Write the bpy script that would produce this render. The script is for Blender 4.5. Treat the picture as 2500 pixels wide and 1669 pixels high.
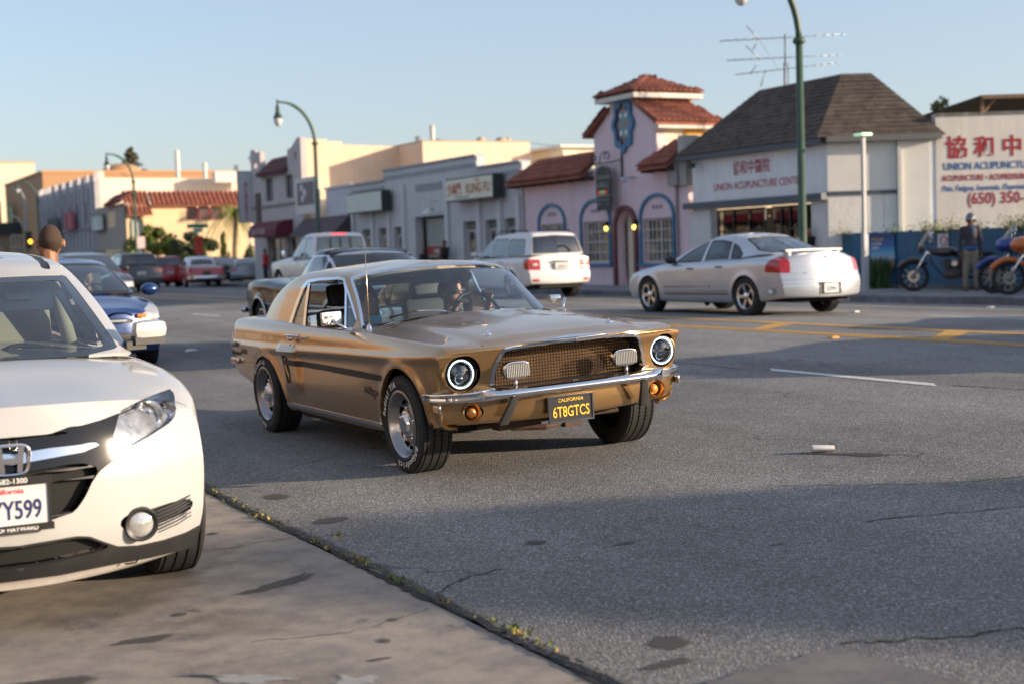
import bpy, bmesh, math, random
import numpy as np
from mathutils import Vector, Matrix
R = math.radians
rnd = random.Random(7)
for o in list(bpy.data.objects): bpy.data.objects.remove(o)
S = bpy.context.scene
COL = S.collection

# ------------------------------------------------------------------ camera
CAM_POS = Vector((0.0, 0.0, 1.5))
_yaw, _pitch, _roll = R(62.33), R(-3.593), R(-1.8)
_f = Vector((math.cos(_pitch)*math.cos(_yaw), math.cos(_pitch)*math.sin(_yaw), math.sin(_pitch)))
_r = _f.cross(Vector((0, 0, 1))).normalized(); _u = _r.cross(_f)
_r2 = math.cos(_roll)*_r + math.sin(_roll)*_u; _u2 = -math.sin(_roll)*_r + math.cos(_roll)*_u
cam = bpy.data.cameras.new('camera'); camo = bpy.data.objects.new('camera', cam); COL.objects.link(camo)
camo.matrix_world = Matrix(((_r2.x, _u2.x, -_f.x, 0), (_r2.y, _u2.y, -_f.y, 0), (_r2.z, _u2.z, -_f.z, 1.5), (0, 0, 0, 1)))
cam.sensor_width = 36.0; cam.lens = 3470/2500*36.0
cam.clip_start = 0.1; cam.clip_end = 3000
cam.dof.use_dof = True; cam.dof.focus_distance = 8.2; cam.dof.aperture_fstop = 2.2
S.camera = camo
_CM = np.array([list(_r2), list(_u2), list(_f)])
def to_photo(P):
    """world points -> position on the photograph (2500 px wide)"""
    q = (np.asarray(P, float)-np.array(CAM_POS)) @ _CM.T
    return np.stack([1250+3470*q[:, 0]/q[:, 2], 834.5-3470*q[:, 1]/q[:, 2]], 1)

# ------------------------------------------------------------------ light
SUN = Vector((0.79, -0.61, 0)).normalized()
EL = R(13.0)
W = bpy.data.worlds.new('World'); S.world = W; W.use_nodes = True
nt = W.node_tree; bg = nt.nodes['Background']
sky = nt.nodes.new('ShaderNodeTexSky'); sky.sky_type = 'NISHITA'; sky.sun_disc = False
sky.sun_elevation = EL; sky.sun_rotation = math.atan2(SUN.x, SUN.y)
sky.air_density = 1.0; sky.dust_density = 1.3; sky.ozone_density = 2.6; sky.altitude = 20
bg.inputs['Strength'].default_value = 0.15
mxs = nt.nodes.new('ShaderNodeMix'); mxs.data_type = 'RGBA'; mxs.blend_type = 'MULTIPLY'; mxs.inputs[0].default_value = 1.0; mxs.inputs[7].default_value = (1.04, .97, 1.0, 1)
nt.links.new(sky.outputs[0], mxs.inputs[6]); hz_ = nt.nodes.new('ShaderNodeMix'); hz_.data_type = 'RGBA'; hz_.inputs[0].default_value = .46; hz_.inputs[7].default_value = (1.84, 1.98, 2.16, 1)   # thin even haze over the whole sky
nt.links.new(mxs.outputs[2], hz_.inputs[6]); nt.links.new(hz_.outputs[2], bg.inputs['Color'])
sun = bpy.data.lights.new('sun', 'SUN'); sun.energy = 4.3; sun.angle = R(0.6); sun.color = (1.0, 0.80, 0.58)
suno = bpy.data.objects.new('sun', sun); COL.objects.link(suno)
_s = Vector((SUN.x*math.cos(EL), SUN.y*math.cos(EL), math.sin(EL)))
suno.rotation_euler = _s.to_track_quat('Z', 'Y').to_euler(); suno.location = (10, -10, 30)
S.view_settings.view_transform = 'Standard'; S.view_settings.look = 'None'
S.view_settings.gamma = 1.0; S.view_settings.exposure = 0.92; S.view_settings.use_curve_mapping = False
S.render.engine = 'CYCLES'; S.cycles.use_denoising = True
S.cycles.max_bounces = 8; S.cycles.transparent_max_bounces = 16; S.cycles.caustics_reflective = False
S.cycles.caustics_refractive = False; S.cycles.sample_clamp_indirect = 6.0

# ------------------------------------------------------------------ materials
MATS = {}
def _new(name):
    m = bpy.data.materials.new(name); m.use_nodes = True
    return m, m.node_tree, m.node_tree.nodes['Principled BSDF']
def coords(nt, scale=1.0, world=False):
    tc = nt.nodes.new('ShaderNodeTexCoord')
    mp = nt.nodes.new('ShaderNodeMapping'); mp.inputs['Scale'].default_value = (scale,)*3 if not isinstance(scale, tuple) else scale
    if world:
        g = nt.nodes.new('ShaderNodeNewGeometry'); nt.links.new(g.outputs['Position'], mp.inputs['Vector'])
    else: nt.links.new(tc.outputs['Object'], mp.inputs['Vector'])
    return mp.outputs[0]
def noise(nt, vec, scale, detail=4, rough=0.6):
    n = nt.nodes.new('ShaderNodeTexNoise'); n.inputs['Scale'].default_value = scale
    n.inputs['Detail'].default_value = detail; n.inputs['Roughness'].default_value = rough
    nt.links.new(vec, n.inputs['Vector']); return n.outputs['Fac']
def ramp(nt, fac, stops):
    r = nt.nodes.new('ShaderNodeValToRGB'); e = r.color_ramp.elements
    while len(e) < len(stops): e.new(0.5)
    for i, (p, c) in enumerate(stops):
        e[i].position = p; e[i].color = (c, c, c, 1) if isinstance(c, (int, float)) else tuple(c)+(1,)
    nt.links.new(fac, r.inputs[0]); return r.outputs[0]
def mix(nt, a, b, fac, mode='MIX'):
    m = nt.nodes.new('ShaderNodeMix'); m.data_type = 'RGBA'; m.blend_type = mode
    for sock, v in ((m.inputs[0], fac), (m.inputs[6], a), (m.inputs[7], b)):
        if hasattr(v, 'links'): nt.links.new(v, sock)
        else: sock.default_value = v if not isinstance(v, tuple) else (tuple(v)+(1,))[:4]
    return m.outputs[2]
def bump(nt, b, h, strength=0.3, dist=0.02, prev=None):
    n = nt.nodes.new('ShaderNodeBump'); n.inputs['Strength'].default_value = strength; n.inputs['Distance'].default_value = dist
    nt.links.new(h, n.inputs['Height'])
    if prev is not None: nt.links.new(prev, n.inputs['Normal'])
    nt.links.new(n.outputs[0], b.inputs['Normal']); return n.outputs[0]
def mat(name, col, rough=0.6, metal=0.0, coat=0.0, var=0.0, vscale=3.0, bmp=0.0, bscale=40.0, spec=0.5, world=False, coat_rough=0.03, streak=0.0):
    if name in MATS: return MATS[name]
    m, nt, b = _new(name)
    b.inputs['Base Color'].default_value = tuple(col)+(1,); b.inputs['Roughness'].default_value = rough
    b.inputs['Metallic'].default_value = metal; b.inputs['Coat Weight'].default_value = coat
    b.inputs['Coat Roughness'].default_value = coat_rough; b.inputs['Specular IOR Level'].default_value = spec
    out = None
    if var:
        v = coords(nt, 1.0, world); f = noise(nt, v, vscale, 5, 0.65)
        lo = tuple(c*(1-var) for c in col); hi = tuple(min(1, c*(1+var)) for c in col)
        out = ramp(nt, f, [(0.3, lo), (0.7, hi)])
        if streak:
            v2 = coords(nt, (7.0, 7.0, 0.5), world); f2 = noise(nt, v2, 1.0, 4, 0.7)
            s = ramp(nt, f2, [(0.42, 1.0-streak), (0.62, 1.0)])
            out = mix(nt, out, s, 1.0, 'MULTIPLY')
        nt.links.new(out, b.inputs['Base Color'])
        f3 = ramp(nt, f, [(0.2, max(0, rough-0.08)), (0.8, min(1, rough+0.08))]); nt.links.new(f3, b.inputs['Roughness'])
    if bmp:
        v = coords(nt, 1.0, world); bump(nt, b, noise(nt, v, bscale, 5, 0.6), bmp, 0.01)
    MATS[name] = m; return m
def glass(name, tint=(0.75, 0.85, 0.85), rough=0.0, refl=1.0):
    """thin sheet of glass: mirror reflection by Fresnel, the rest passes through tinted"""
    if name in MATS: return MATS[name]
    m, nt, b = _new(name); nt.nodes.remove(b)
    out = nt.nodes['Material Output']
    tr = nt.nodes.new('ShaderNodeBsdfTransparent'); tr.inputs[0].default_value = tuple(tint)+(1,)
    gl = nt.nodes.new('ShaderNodeBsdfGlossy'); gl.inputs['Roughness'].default_value = rough; gl.inputs[0].default_value = (1, 1, 1, 1)
    fr = nt.nodes.new('ShaderNodeFresnel'); fr.inputs[0].default_value = 1.5
    mu = nt.nodes.new('ShaderNodeMath'); mu.operation = 'MULTIPLY'; mu.use_clamp = True; mu.inputs[1].default_value = 1.7*refl
    nt.links.new(fr.outputs[0], mu.inputs[0])
    mx = nt.nodes.new('ShaderNodeMixShader'); nt.links.new(mu.outputs[0], mx.inputs[0])
    nt.links.new(tr.outputs[0], mx.inputs[1]); nt.links.new(gl.outputs[0], mx.inputs[2]); nt.links.new(mx.outputs[0], out.inputs[0])
    MATS[name] = m; return m
def emit(name, col, s):
    if name in MATS: return MATS[name]
    m, nt, b = _new(name); b.inputs['Base Color'].default_value = tuple(col)+(1,)
    b.inputs['Emission Color'].default_value = tuple(col)+(1,); b.inputs['Emission Strength'].default_value = s
    MATS[name] = m; return m

# ------------------------------------------------------------------ objects
BASE = {}
def prop(o, label=None, cat=None, group=None, kind=None):
    if label: o['label'] = label
    if cat: o['category'] = cat
    if group: o['group'] = group
    if kind: o['kind'] = kind
    return o
def thing(name, label, cat, loc=(0, 0, 0), rz=0.0, group=None):
    o = bpy.data.objects.new(name, None); o.empty_display_size = 0.2; COL.objects.link(o)
    o.location = loc; o.rotation_euler = (0, 0, rz); BASE[o.name] = np.array(loc, float)
    return prop(o, label, cat, group)
def mk(name, V, F, m, parent=None, smooth=False, world=False, label=None, kind=None):
    """links one mesh object; with world=True the vertices are world coordinates"""
    me = bpy.data.meshes.new(name)
    V = np.asarray(V, float).reshape(-1, 3)
    if world and parent is not None: V = V-BASE[parent.name]
    me.from_pydata(V.tolist(), [], [list(map(int, f)) for f in F]); me.update()
    if smooth: me.polygons.foreach_set('use_smooth', [True]*len(me.polygons))
    me.materials.append(m)
    o = bpy.data.objects.new(name, me); COL.objects.link(o)
    if parent is not None:
        o.parent = parent; BASE[o.name] = BASE.get(parent.name, np.zeros(3))
    return prop(o, label, None, None, kind)
def smart(o, ang=35):
    """smooth shading that keeps edges sharper than ang"""
    me = o.data; bm = bmesh.new(); bm.from_mesh(me); a = R(ang)
    for f in bm.faces: f.smooth = True
    for e in bm.edges:
        if len(e.link_faces) != 2 or e.calc_face_angle(0) > a: e.smooth = False
    bm.to_mesh(me); bm.free(); return o
def copy_tree(o, parent=None):
    c = o.copy(); COL.objects.link(c); BASE[c.name] = BASE.get(o.name, np.zeros(3))
    if parent is not None: c.parent = parent
    for ch in o.children: copy_tree(ch, c)
    return c
def share(name, o, loc, parent, rot=None, scale=None):
    """another piece that shares the mesh of o"""
    c = bpy.data.objects.new(name, o.data if not isinstance(o, bpy.types.Mesh) else o); COL.objects.link(c)
    c.parent = parent; c.location = loc
    if rot is not None: c.rotation_euler = rot
    if scale is not None: c.scale = scale
    return c

class Fr:
    """frame on a wall: u to the right as one looks at it, v up, w towards the viewer"""
    def __init__(s, o, u):
        s.o = np.array(o, float); s.u = np.array([u[0], u[1], 0.0]); s.u /= np.linalg.norm(s.u)
        s.n = np.array([s.u[1], -s.u[0], 0.0])
    def __call__(s, P):
        P = np.asarray(P, float).reshape(-1, 3)
        return s.o+P[:, :1]*s.u+P[:, 1:2]*np.array([0, 0, 1.0])+P[:, 2:3]*s.n
class MB:
    def __init__(s, tf=None): s.V = []; s.F = []; s.tf = tf
    def add(s, V, F):
        n = len(s.V); V = np.asarray(V, float).reshape(-1, 3)
        if s.tf is not None: V = s.tf(V)
        s.V.extend(V.tolist()); s.F.extend([tuple(n+i for i in f) for f in F]); return s
    def box(s, a0, a1, b0, b1, c0, c1):
        V = [(x, y, z) for x in (a0, a1) for y in (b0, b1) for z in (c0, c1)]
        return s.add(V, [(0, 1, 3, 2), (4, 6, 7, 5), (0, 4, 5, 1), (2, 3, 7, 6), (0, 2, 6, 4), (1, 5, 7, 3)])
    def cbox(s, c, d, M=None):
        V = np.array([(x, y, z) for x in (-.5, .5) for y in (-.5, .5) for z in (-.5, .5)])*np.array(d)
        if M is not None: V = V @ np.array(M).T
        return s.add(V+np.array(c), [(0, 1, 3, 2), (4, 6, 7, 5), (0, 4, 5, 1), (2, 3, 7, 6), (0, 2, 6, 4), (1, 5, 7, 3)])
    def prism(s, pts, ax, t0, t1):
        """pts: 2-D outline in the two remaining axes; extruded along axis ax (0,1,2) from t0 to t1"""
        n = len(pts)
        def P(p, t):
            q = list(p); q.insert(ax, t); return q
        V = [P(p, t0) for p in pts]+[P(p, t1) for p in pts]
        F = [tuple(range(n))[::-1], tuple(range(n, 2*n))]+[(i, (i+1) % n, n+(i+1) % n, n+i) for i in range(n)]
        return s.add(V, F)
    def tube(s, pts, r, n=8, cap=True):
        pts = [np.array(p, float) for p in pts]; k = len(pts); rr = r if isinstance(r, (list, tuple)) else [r]*k
        V = []; up = np.array([0, 0, 1.0]); a_prev = None
        for i, p in enumerate(pts):
            d = pts[min(i+1, k-1)]-pts[max(i-1, 0)]; d = d/(np.linalg.norm(d)+1e-12)
            if a_prev is None:
                a = np.cross(d, up if abs(d[2]) < .9 else np.array([1.0, 0, 0]))
            else: a = a_prev-d*(a_prev @ d)
            a = a/(np.linalg.norm(a)+1e-12); b = np.cross(d, a); a_prev = a
            for j in range(n):
                t = 2*math.pi*j/n; V.append(p+rr[i]*(math.cos(t)*a+math.sin(t)*b))
        F = [(i*n+j, i*n+(j+1) % n, (i+1)*n+(j+1) % n, (i+1)*n+j) for i in range(k-1) for j in range(n)]
        if cap: F += [tuple(range(n))[::-1], tuple(range((k-1)*n, k*n))]
        return s.add(V, F)
    def lathe(s, prof, n=24, ax=2, o=(0, 0, 0), M=None):
        """prof: list of (radius, height) turned about axis ax"""
        V = []; k = len(prof)
        for (r, h) in prof:
            for j in range(n):
                t = 2*math.pi*j/n; q = [r*math.cos(t), r*math.sin(t)]; q.insert(ax, h); V.append(q)
        V = np.array(V)
        if M is not None: V = V @ np.array(M).T
        V = V+np.array(o)
        F = [(i*n+j, i*n+(j+1) % n, (i+1)*n+(j+1) % n, (i+1)*n+j) for i in range(k-1) for j in range(n)]
        return s.add(V, F)
    def ell(s, c, d, n=12, m=8, M=None):
        V = []; F = []
        for i in range(m+1):
            p = math.pi*i/m
            for j in range(n):
                t = 2*math.pi*j/n; V.append((math.sin(p)*math.cos(t)*d[0], math.sin(p)*math.sin(t)*d[1], math.cos(p)*d[2]))
        V = np.array(V)
        if M is not None: V = V @ np.array(M).T
        for i in range(m):
            for j in range(n): F.append((i*n+j, (i+1)*n+j, (i+1)*n+(j+1) % n, i*n+(j+1) % n))
        return s.add(V+np.array(c), F)
    def obj(s, name, m, parent=None, smooth=False, world=False, label=None, kind=None, ang=None, bevel=None):
        o = mk(name, s.V, s.F, m, parent, smooth, world, label, kind)
        if bevel:
            bm = bmesh.new(); bm.from_mesh(o.data); bmesh.ops.remove_doubles(bm, verts=bm.verts, dist=1e-5)
            bmesh.ops.bevel(bm, geom=[e for e in bm.edges if e.calc_face_angle(0) > R(40)], offset=bevel, segments=2, profile=.6, affect='EDGES')
            bm.to_mesh(o.data); bm.free(); ang = ang or 40
        if ang: smart(o, ang)
        return o
def text(body, size, m, parent, fr, u, v, w=0.004, name='lettering', bold=0.0, sx=1.0, shear=0.0, align='CENTER', ext=0.002, rot=0.0, world=True):
    """flat lettering set on a wall frame; u, v is the anchor of its baseline"""
    c = bpy.data.curves.new(name, 'FONT'); c.body = body; c.size = size; c.align_x = align; c.offset = bold*size
    c.extrude = ext; c.shear = shear; c.resolution_u = 3
    t = bpy.data.objects.new('t', c); COL.objects.link(t)
    bpy.context.view_layer.update()
    me = bpy.data.meshes.new_from_object(t.evaluated_get(bpy.context.evaluated_depsgraph_get()))
    bpy.data.objects.remove(t); bpy.data.curves.remove(c)
    n = len(me.vertices); co = np.empty(n*3); me.vertices.foreach_get('co', co); co = co.reshape(-1, 3)
    F = [tuple(p.vertices) for p in me.polygons]; bpy.data.meshes.remove(me)
    co[:, 0] *= sx; cr, sr = math.cos(rot), math.sin(rot)
    x = co[:, 0]*cr-co[:, 1]*sr; y = co[:, 0]*sr+co[:, 1]*cr
    P = np.stack([u+x, v+y, co[:, 2]+w+ext], 1)
    return mk(name, fr(P), F, m, parent, world=world)

# ------------------------------------------------------------------ surface cutting
def sd_poly(P, poly, r=0.0):
    """signed distance to a closed 2-D outline (negative inside)"""
    P = np.asarray(P, float); poly = np.asarray(poly, float); n = len(poly)
    d = np.full(len(P), 1e18); s = np.ones(len(P))
    j = n-1
    for i in range(n):
        e = poly[j]-poly[i]; w = P-poly[i]; L = (e @ e)+1e-18
        t = np.clip(w @ e/L, 0, 1); b = w-t[:, None]*e; d = np.minimum(d, (b*b).sum(1))
        c1 = P[:, 1] >= poly[i][1]; c2 = P[:, 1] < poly[j][1]; c3 = e[0]*w[:, 1] > e[1]*w[:, 0]
        s = np.where((c1 & c2 & c3) | (~c1 & ~c2 & ~c3), -s, s); j = i
    return s*np.sqrt(d)-r
def sd_line(P, pts):
    P = np.asarray(P, float); d = np.full(len(P), 1e18)
    for a, b in zip(pts[:-1], pts[1:]):
        a = np.array(a, float); b = np.array(b, float); e = b-a; w = P-a; t = np.clip(w @ e/((e @ e)+1e-18), 0, 1)
        c = w-t[:, None]*e; d = np.minimum(d, (c*c).sum(1))
    return np.sqrt(d)
def compact(V, N, F):
    if not F: return V[:0], N[:0], []
    used = np.unique(np.fromiter((i for f in F for i in f), int)); mp = np.full(len(V), -1); mp[used] = np.arange(len(used))
    return V[used], N[used], [tuple(int(mp[i]) for i in f) for f in F]
def cut(mesh, s):
    """splits a surface along s = 0 -> (part with s < 0, part with s > 0)"""
    V, N, F = mesh; s = np.asarray(s, float).copy(); s[np.abs(s) < 1e-7] = 1e-7
    neg = (s < 0).tolist(); A = []; B = []; extra = {}; nv = []; nn = []; base = len(V); sl = s
    def ev(i, j):
        k = (i, j) if i < j else (j, i)
        if k not in extra:
            a, b = k; t = sl[a]/(sl[a]-sl[b]); extra[k] = base+len(nv)
            nv.append(V[a]+(V[b]-V[a])*t); q = N[a]+(N[b]-N[a])*t; nn.append(q/(np.linalg.norm(q)+1e-12))
        return extra[k]
    for f in F:
        c = [neg[i] for i in f]
        if all(c): A.append(f); continue
        if not any(c): B.append(f); continue
        fa = []; fb = []; n = len(f)
        for k in range(n):
            i, j = f[k], f[(k+1) % n]
            (fa if c[k] else fb).append(i)
            if c[k] != c[(k+1) % n]:
                e = ev(i, j); fa.append(e); fb.append(e)
        if len(fa) > 2: A.append(tuple(fa))
        if len(fb) > 2: B.append(tuple(fb))
    if nv: V = np.vstack([V, np.array(nv)]); N = np.vstack([N, np.array(nn)])
    return compact(V, N, A), compact(V, N, B)
def normals(V, F):
    N = np.zeros_like(V); Q = [f for f in F if len(f) == 4]; T = [f for f in F if len(f) == 3]
    for G in (Q, T):
        if not G: continue
        G = np.array(G); a = V[G[:, 2]]-V[G[:, 0]]; b = V[G[:, -1]]-V[G[:, 1]]
        n = np.cross(a, b)
        for k in range(G.shape[1]): np.add.at(N, G[:, k], n)
    return N/(np.linalg.norm(N, axis=1, keepdims=True)+1e-12)
def rim(mesh, depth, only=None, vec=None):
    """returns the surface with a border strip of the given depth (inwards along its normals)"""
    V, N, F = mesh; cnt = {}
    for f in F:
        n = len(f)
        for k in range(n):
            a, b = f[k], f[(k+1) % n]; key = (a, b) if a < b else (b, a)
            cnt[key] = (cnt.get(key, (0,))[0]+1, a, b)
    edges = [(a, b) for c, a, b in cnt.values() if c == 1]
    edges = [(a, b) for a, b in edges if not (abs(V[a][1]) < 1e-5 and abs(V[b][1]) < 1e-5)]
    if only is not None: ok = only(V); edges = [(a, b) for a, b in edges if ok[a] and ok[b]]
    if not edges: return mesh
    vs = sorted({i for e in edges for i in e}); mp = {}; nv = []
    base = len(V)
    for i in vs:
        mp[i] = base+len(nv); nv.append(V[i]-(N[i] if vec is None else np.array(vec))*depth)
    F2 = list(F)+[(b, a, mp[a], mp[b]) for a, b in edges]
    return np.vstack([V, np.array(nv)]), np.vstack([N, N[vs]]), F2
def offset(mesh, d):
    V, N, F = mesh; return V+N*d, N, F
def mirror(mesh, ax=1):
    V, N, F = mesh; m = np.ones(3); m[ax] = -1
    return V*m, N*m, [f[::-1] for f in F]
def join(*ms):
    Vs = []; Ns = []; Fs = []; n = 0
    for V, N, F in ms:
        if len(V) == 0: continue
        Vs.append(V); Ns.append(N); Fs += [tuple(i+n for i in f) for f in F]; n += len(V)
    if not Vs: return np.zeros((0, 3)), np.zeros((0, 3)), []
    return np.vstack(Vs), np.vstack(Ns), Fs
def grid(P, flip=False):
    n, m = P.shape[:2]; V = P.reshape(-1, 3)
    F = [(i*m+j, i*m+j+1, (i+1)*m+j+1, (i+1)*m+j) for i in range(n-1) for j in range(m-1)]
    if flip: F = [f[::-1] for f in F]
    return V, normals(V, F), F
def emesh(name, mesh, m, parent=None, kind=None, label=None, ang=38, **k):
    V, N, F = mesh
    if len(V) == 0: return None
    o = mk(name, V, F, m, parent, label=label, kind=kind, **k)
    me = o.data; bm = bmesh.new(); bm.from_mesh(me); bmesh.ops.remove_doubles(bm, verts=bm.verts, dist=2e-4)
    a = R(ang)
    for f in bm.faces: f.smooth = True
    for e in bm.edges:
        if len(e.link_faces) == 2 and e.calc_face_angle(0) > a: e.smooth = False
    bm.to_mesh(me); bm.free(); return o
def catmull(X, P, xs, tension=0.5):
    """monotone-safe cubic through P at knots X evaluated at xs (vectorised over trailing dims)"""
    X = np.asarray(X, float); P = np.asarray(P, float); n = len(X); h = np.diff(X)
    sh = (n-1,)+(1,)*(P.ndim-1); d = np.diff(P, axis=0)/h.reshape(sh)
    M = np.zeros_like(P); M[0] = d[0]; M[-1] = d[-1]
    hh = h.reshape(sh)
    a, b = d[:-1], d[1:]; w1 = 2*hh[1:]+hh[:-1]; w2 = hh[1:]+2*hh[:-1]
    with np.errstate(all='ignore'):
        hm = (w1+w2)/(w1/a+w2/b)
    M[1:-1] = np.where(a*b > 0, hm, 0.0); M = np.nan_to_num(M)
    i = np.clip(np.searchsorted(X, xs, side='right')-1, 0, n-2); t = (xs-X[i])/h[i]
    ts = t.reshape((-1,)+(1,)*(P.ndim-1)); hi = h[i].reshape(ts.shape)
    return ((1+2*ts)*(1-ts)**2)*P[i]+(ts*(1-ts)**2)*hi*M[i]+(ts*ts*(3-2*ts))*P[i+1]+(ts*ts*(ts-1))*hi*M[i+1]
def sm(a, b, x):
    t = np.clip((x-a)/(b-a), 0, 1); return t*t*(3-2*t)
# ------------------------------------------------------------------ ground
KX = [-60, 2.36, 2.4, 3.585, 5.22, 8.3, 11.5, 13.5, 16, 20.9]
KZ = [.085, .085, .095, .126, .187, .30, .365, .37, .34, .20]
def zr(x): return float(np.interp(x, KX, KZ))
def strip(name, x0, x1, y0, y1, m, dz=0.004, parent=None, kind=None, pts=None):
    xs = sorted({x0, x1}|{k for k in KX if x0 < k < x1}); V = []; F = []
    for x in xs: V += [(x, y0, zr(x)+dz), (x, y1, zr(x)+dz)]
    for i in range(len(xs)-1): F.append((2*i, 2*i+2, 2*i+3, 2*i+1))
    return mk(name, V, F, m, parent, kind=kind)
def blob(name, pts, m, dz=0.005, parent=None, jit=0.0, kind=None, sub=3):
    P = []; n = len(pts)
    for i in range(n):
        a, b = np.array(pts[i]), np.array(pts[(i+1) % n])
        for k in range(sub):
            q = a+(b-a)*k/sub; P.append(q+np.array([rnd.uniform(-jit, jit), rnd.uniform(-jit, jit)]))
    V = [(p[0], p[1], zr(p[0])+dz) for p in P]; c = np.mean(P, 0); V.append((c[0], c[1], zr(c[0])+dz))
    k = len(P); V2 = [tuple(np.array(v)*.35+np.array(V[k])*.65) for v in V[:k]]; V = V[:k]+[V[k]]+V2
    o = mk(name, V, [(i, (i+1) % k, k+1+(i+1) % k, k+1+i) for i in range(k)]+[(k+1+i, k+1+(i+1) % k, k) for i in range(k)], m, parent, kind=kind)
    at = o.data.attributes.new('fade', 'FLOAT', 'POINT'); at.data.foreach_set('value', [0.0]*k+[1.0]*(k+1)); return o
def stain(name, col):
    """a soaked-in mark whose rim breaks up into the surface"""
    m, nt, b = _new(name); b.inputs['Base Color'].default_value = tuple(col)+(1,); b.inputs['Roughness'].default_value = .8
    a = nt.nodes.new('ShaderNodeAttribute'); a.attribute_name = 'fade'; n = noise(nt, coords(nt, 1, True), 34, 5, .7)
    ad = nt.nodes.new('ShaderNodeMath'); ad.operation = 'ADD'; nt.links.new(a.outputs['Fac'], ad.inputs[0]); nt.links.new(n, ad.inputs[1])
    nt.links.new(ramp(nt, ad.outputs[0], [(.62, 0.0), (1.55, .80)]), b.inputs['Alpha']); MATS[name] = m; return m

def asphalt(name, base, light, world=True, scale=1.0):
    m, nt, b = _new(name); v = coords(nt, scale, True)
    vo = nt.nodes.new('ShaderNodeTexVoronoi'); vo.inputs['Scale'].default_value = 125; nt.links.new(v, vo.inputs['Vector'])
    sp = nt.nodes.new('ShaderNodeSeparateColor'); nt.links.new(vo.outputs['Color'], sp.inputs[0])
    stones = ramp(nt, sp.outputs[0], [(0.0, 0.55), (0.5, 0.88), (0.8, 1.12), (1.0, 1.9)])
    big = ramp(nt, noise(nt, v, 0.35, 6, 0.6), [(0.3, 0.74), (0.7, 1.16)])
    mid = ramp(nt, noise(nt, v, 3.5, 5, 0.7), [(0.3, 0.90), (0.7, 1.08)])
    lane = coords(nt, (1.1, 0.05, 1.0), True); trk = ramp(nt, noise(nt, lane, 1.0, 3, 0.5), [(0.35, 0.80), (0.65, 1.12)])
    st = ramp(nt, noise(nt, coords(nt, (1.6, 0.8, 1), True), 1.3, 3, 0.5), [(0.24, 0.55), (0.31, 1.0)])
    c = mix(nt, tuple(base), tuple(light), ramp(nt, noise(nt, v, 60, 3, 0.8), [(0.35, 0.0), (0.7, 1.0)]))
    for k in (stones, big, mid, trk, st): c = mix(nt, c, k, 1.0, 'MULTIPLY')
    cv = nt.nodes.new('ShaderNodeTexVoronoi'); cv.feature = 'DISTANCE_TO_EDGE'; cv.inputs['Scale'].default_value = 0.28
    wv = mix(nt, v, nt.nodes.new('ShaderNodeTexNoise').outputs['Color'], 0.0); nn = nt.nodes.new('ShaderNodeTexNoise'); nn.inputs['Scale'].default_value = 2.2; nt.links.new(v, nn.inputs['Vector'])
    wv = mix(nt, v, nn.outputs['Color'], 0.6, 'ADD'); nt.links.new(wv, cv.inputs['Vector'])
    gate = ramp(nt, noise(nt, v, 0.6, 2, 0.5), [(0.52, 1.0), (0.6, 0.0)])
    cr = ramp(nt, cv.outputs['Distance'], [(0.0, 0.45), (0.0035, 1.0)])
    c = mix(nt, c, mix(nt, cr, (1, 1, 1), gate), 1.0, 'MULTIPLY')
    nt.links.new(c, b.inputs['Base Color']); b.inputs['Roughness'].default_value = 0.86; b.inputs['Specular IOR Level'].default_value = 0.25
    bump(nt, b, vo.outputs['Distance'], 0.55, 0.006); MATS[name] = m; return m
def concrete(name, base, fine=220):
    m, nt, b = _new(name); v = coords(nt, 1.0, True)
    f = ramp(nt, noise(nt, v, fine, 3, 0.8), [(0.3, 0.72), (0.55, 1.0), (0.8, 1.35)])
    g = ramp(nt, noise(nt, v, 1.1, 7, 0.68), [(0.36, 0.62), (0.5, 1.0), (0.66, 1.14)])
    h = ramp(nt, noise(nt, coords(nt, (0.8, 0.8, 1), True), 6.0, 4, 0.6), [(0.25, 0.55), (0.34, 1.0)])
    h2 = ramp(nt, noise(nt, v, 17.0, 2, 0.5), [(0.20, 0.5), (0.25, 1.0)])
    c = mix(nt, tuple(base), (base[0]*.70, base[1]*.72, base[2]*.80), ramp(nt, noise(nt, v, 4.5, 7, 0.75), [(.42, 0.0), (.60, 1.0)]))
    for k in (f, g, h, h2): c = mix(nt, c, k, 1.0, 'MULTIPLY')
    nt.links.new(c, b.inputs['Base Color']); b.inputs['Roughness'].default_value = 0.88; b.inputs['Specular IOR Level'].default_value = 0.25
    bump(nt, b, noise(nt, v, fine, 4, 0.7), 0.35, 0.004); MATS[name] = m; return m
ASPH = asphalt('asphalt', (0.185, 0.180, 0.175), (0.31, 0.302, 0.293))
CONC = concrete('concrete', (0.325, 0.285, 0.240))
WALK = concrete('sidewalk_concrete', (0.33, 0.32, 0.31), 120)
KERB = concrete('kerb_concrete', (0.22, 0.215, 0.21), 120)
DARKSEAM = mat('seam_dirt', (0.035, 0.033, 0.03), 0.95, var=0.3, vscale=9, world=True)
def wornpaint(name, col, wear=0.5):
    m, nt, b = _new(name); v = coords(nt, 1, True)
    f = ramp(nt, noise(nt, v, 26, 5, 0.8), [(0.30+0.12*wear, 0.0), (0.42+0.12*wear, 1.0)])
    c = mix(nt, (0.13, 0.12, 0.115), tuple(col), f); c = mix(nt, c, ramp(nt, noise(nt, v, 2, 4, .6), [(0.3, 0.8), (0.7, 1.05)]), 1.0, 'MULTIPLY')
    nt.links.new(c, b.inputs['Base Color']); b.inputs['Roughness'].default_value = 0.75; MATS[name] = m; return m
YEL = wornpaint('yellow_road_paint', (0.62, 0.33, 0.06), .25); WHT = wornpaint('white_road_paint', (0.62, 0.62, 0.60), 0.3)

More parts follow.
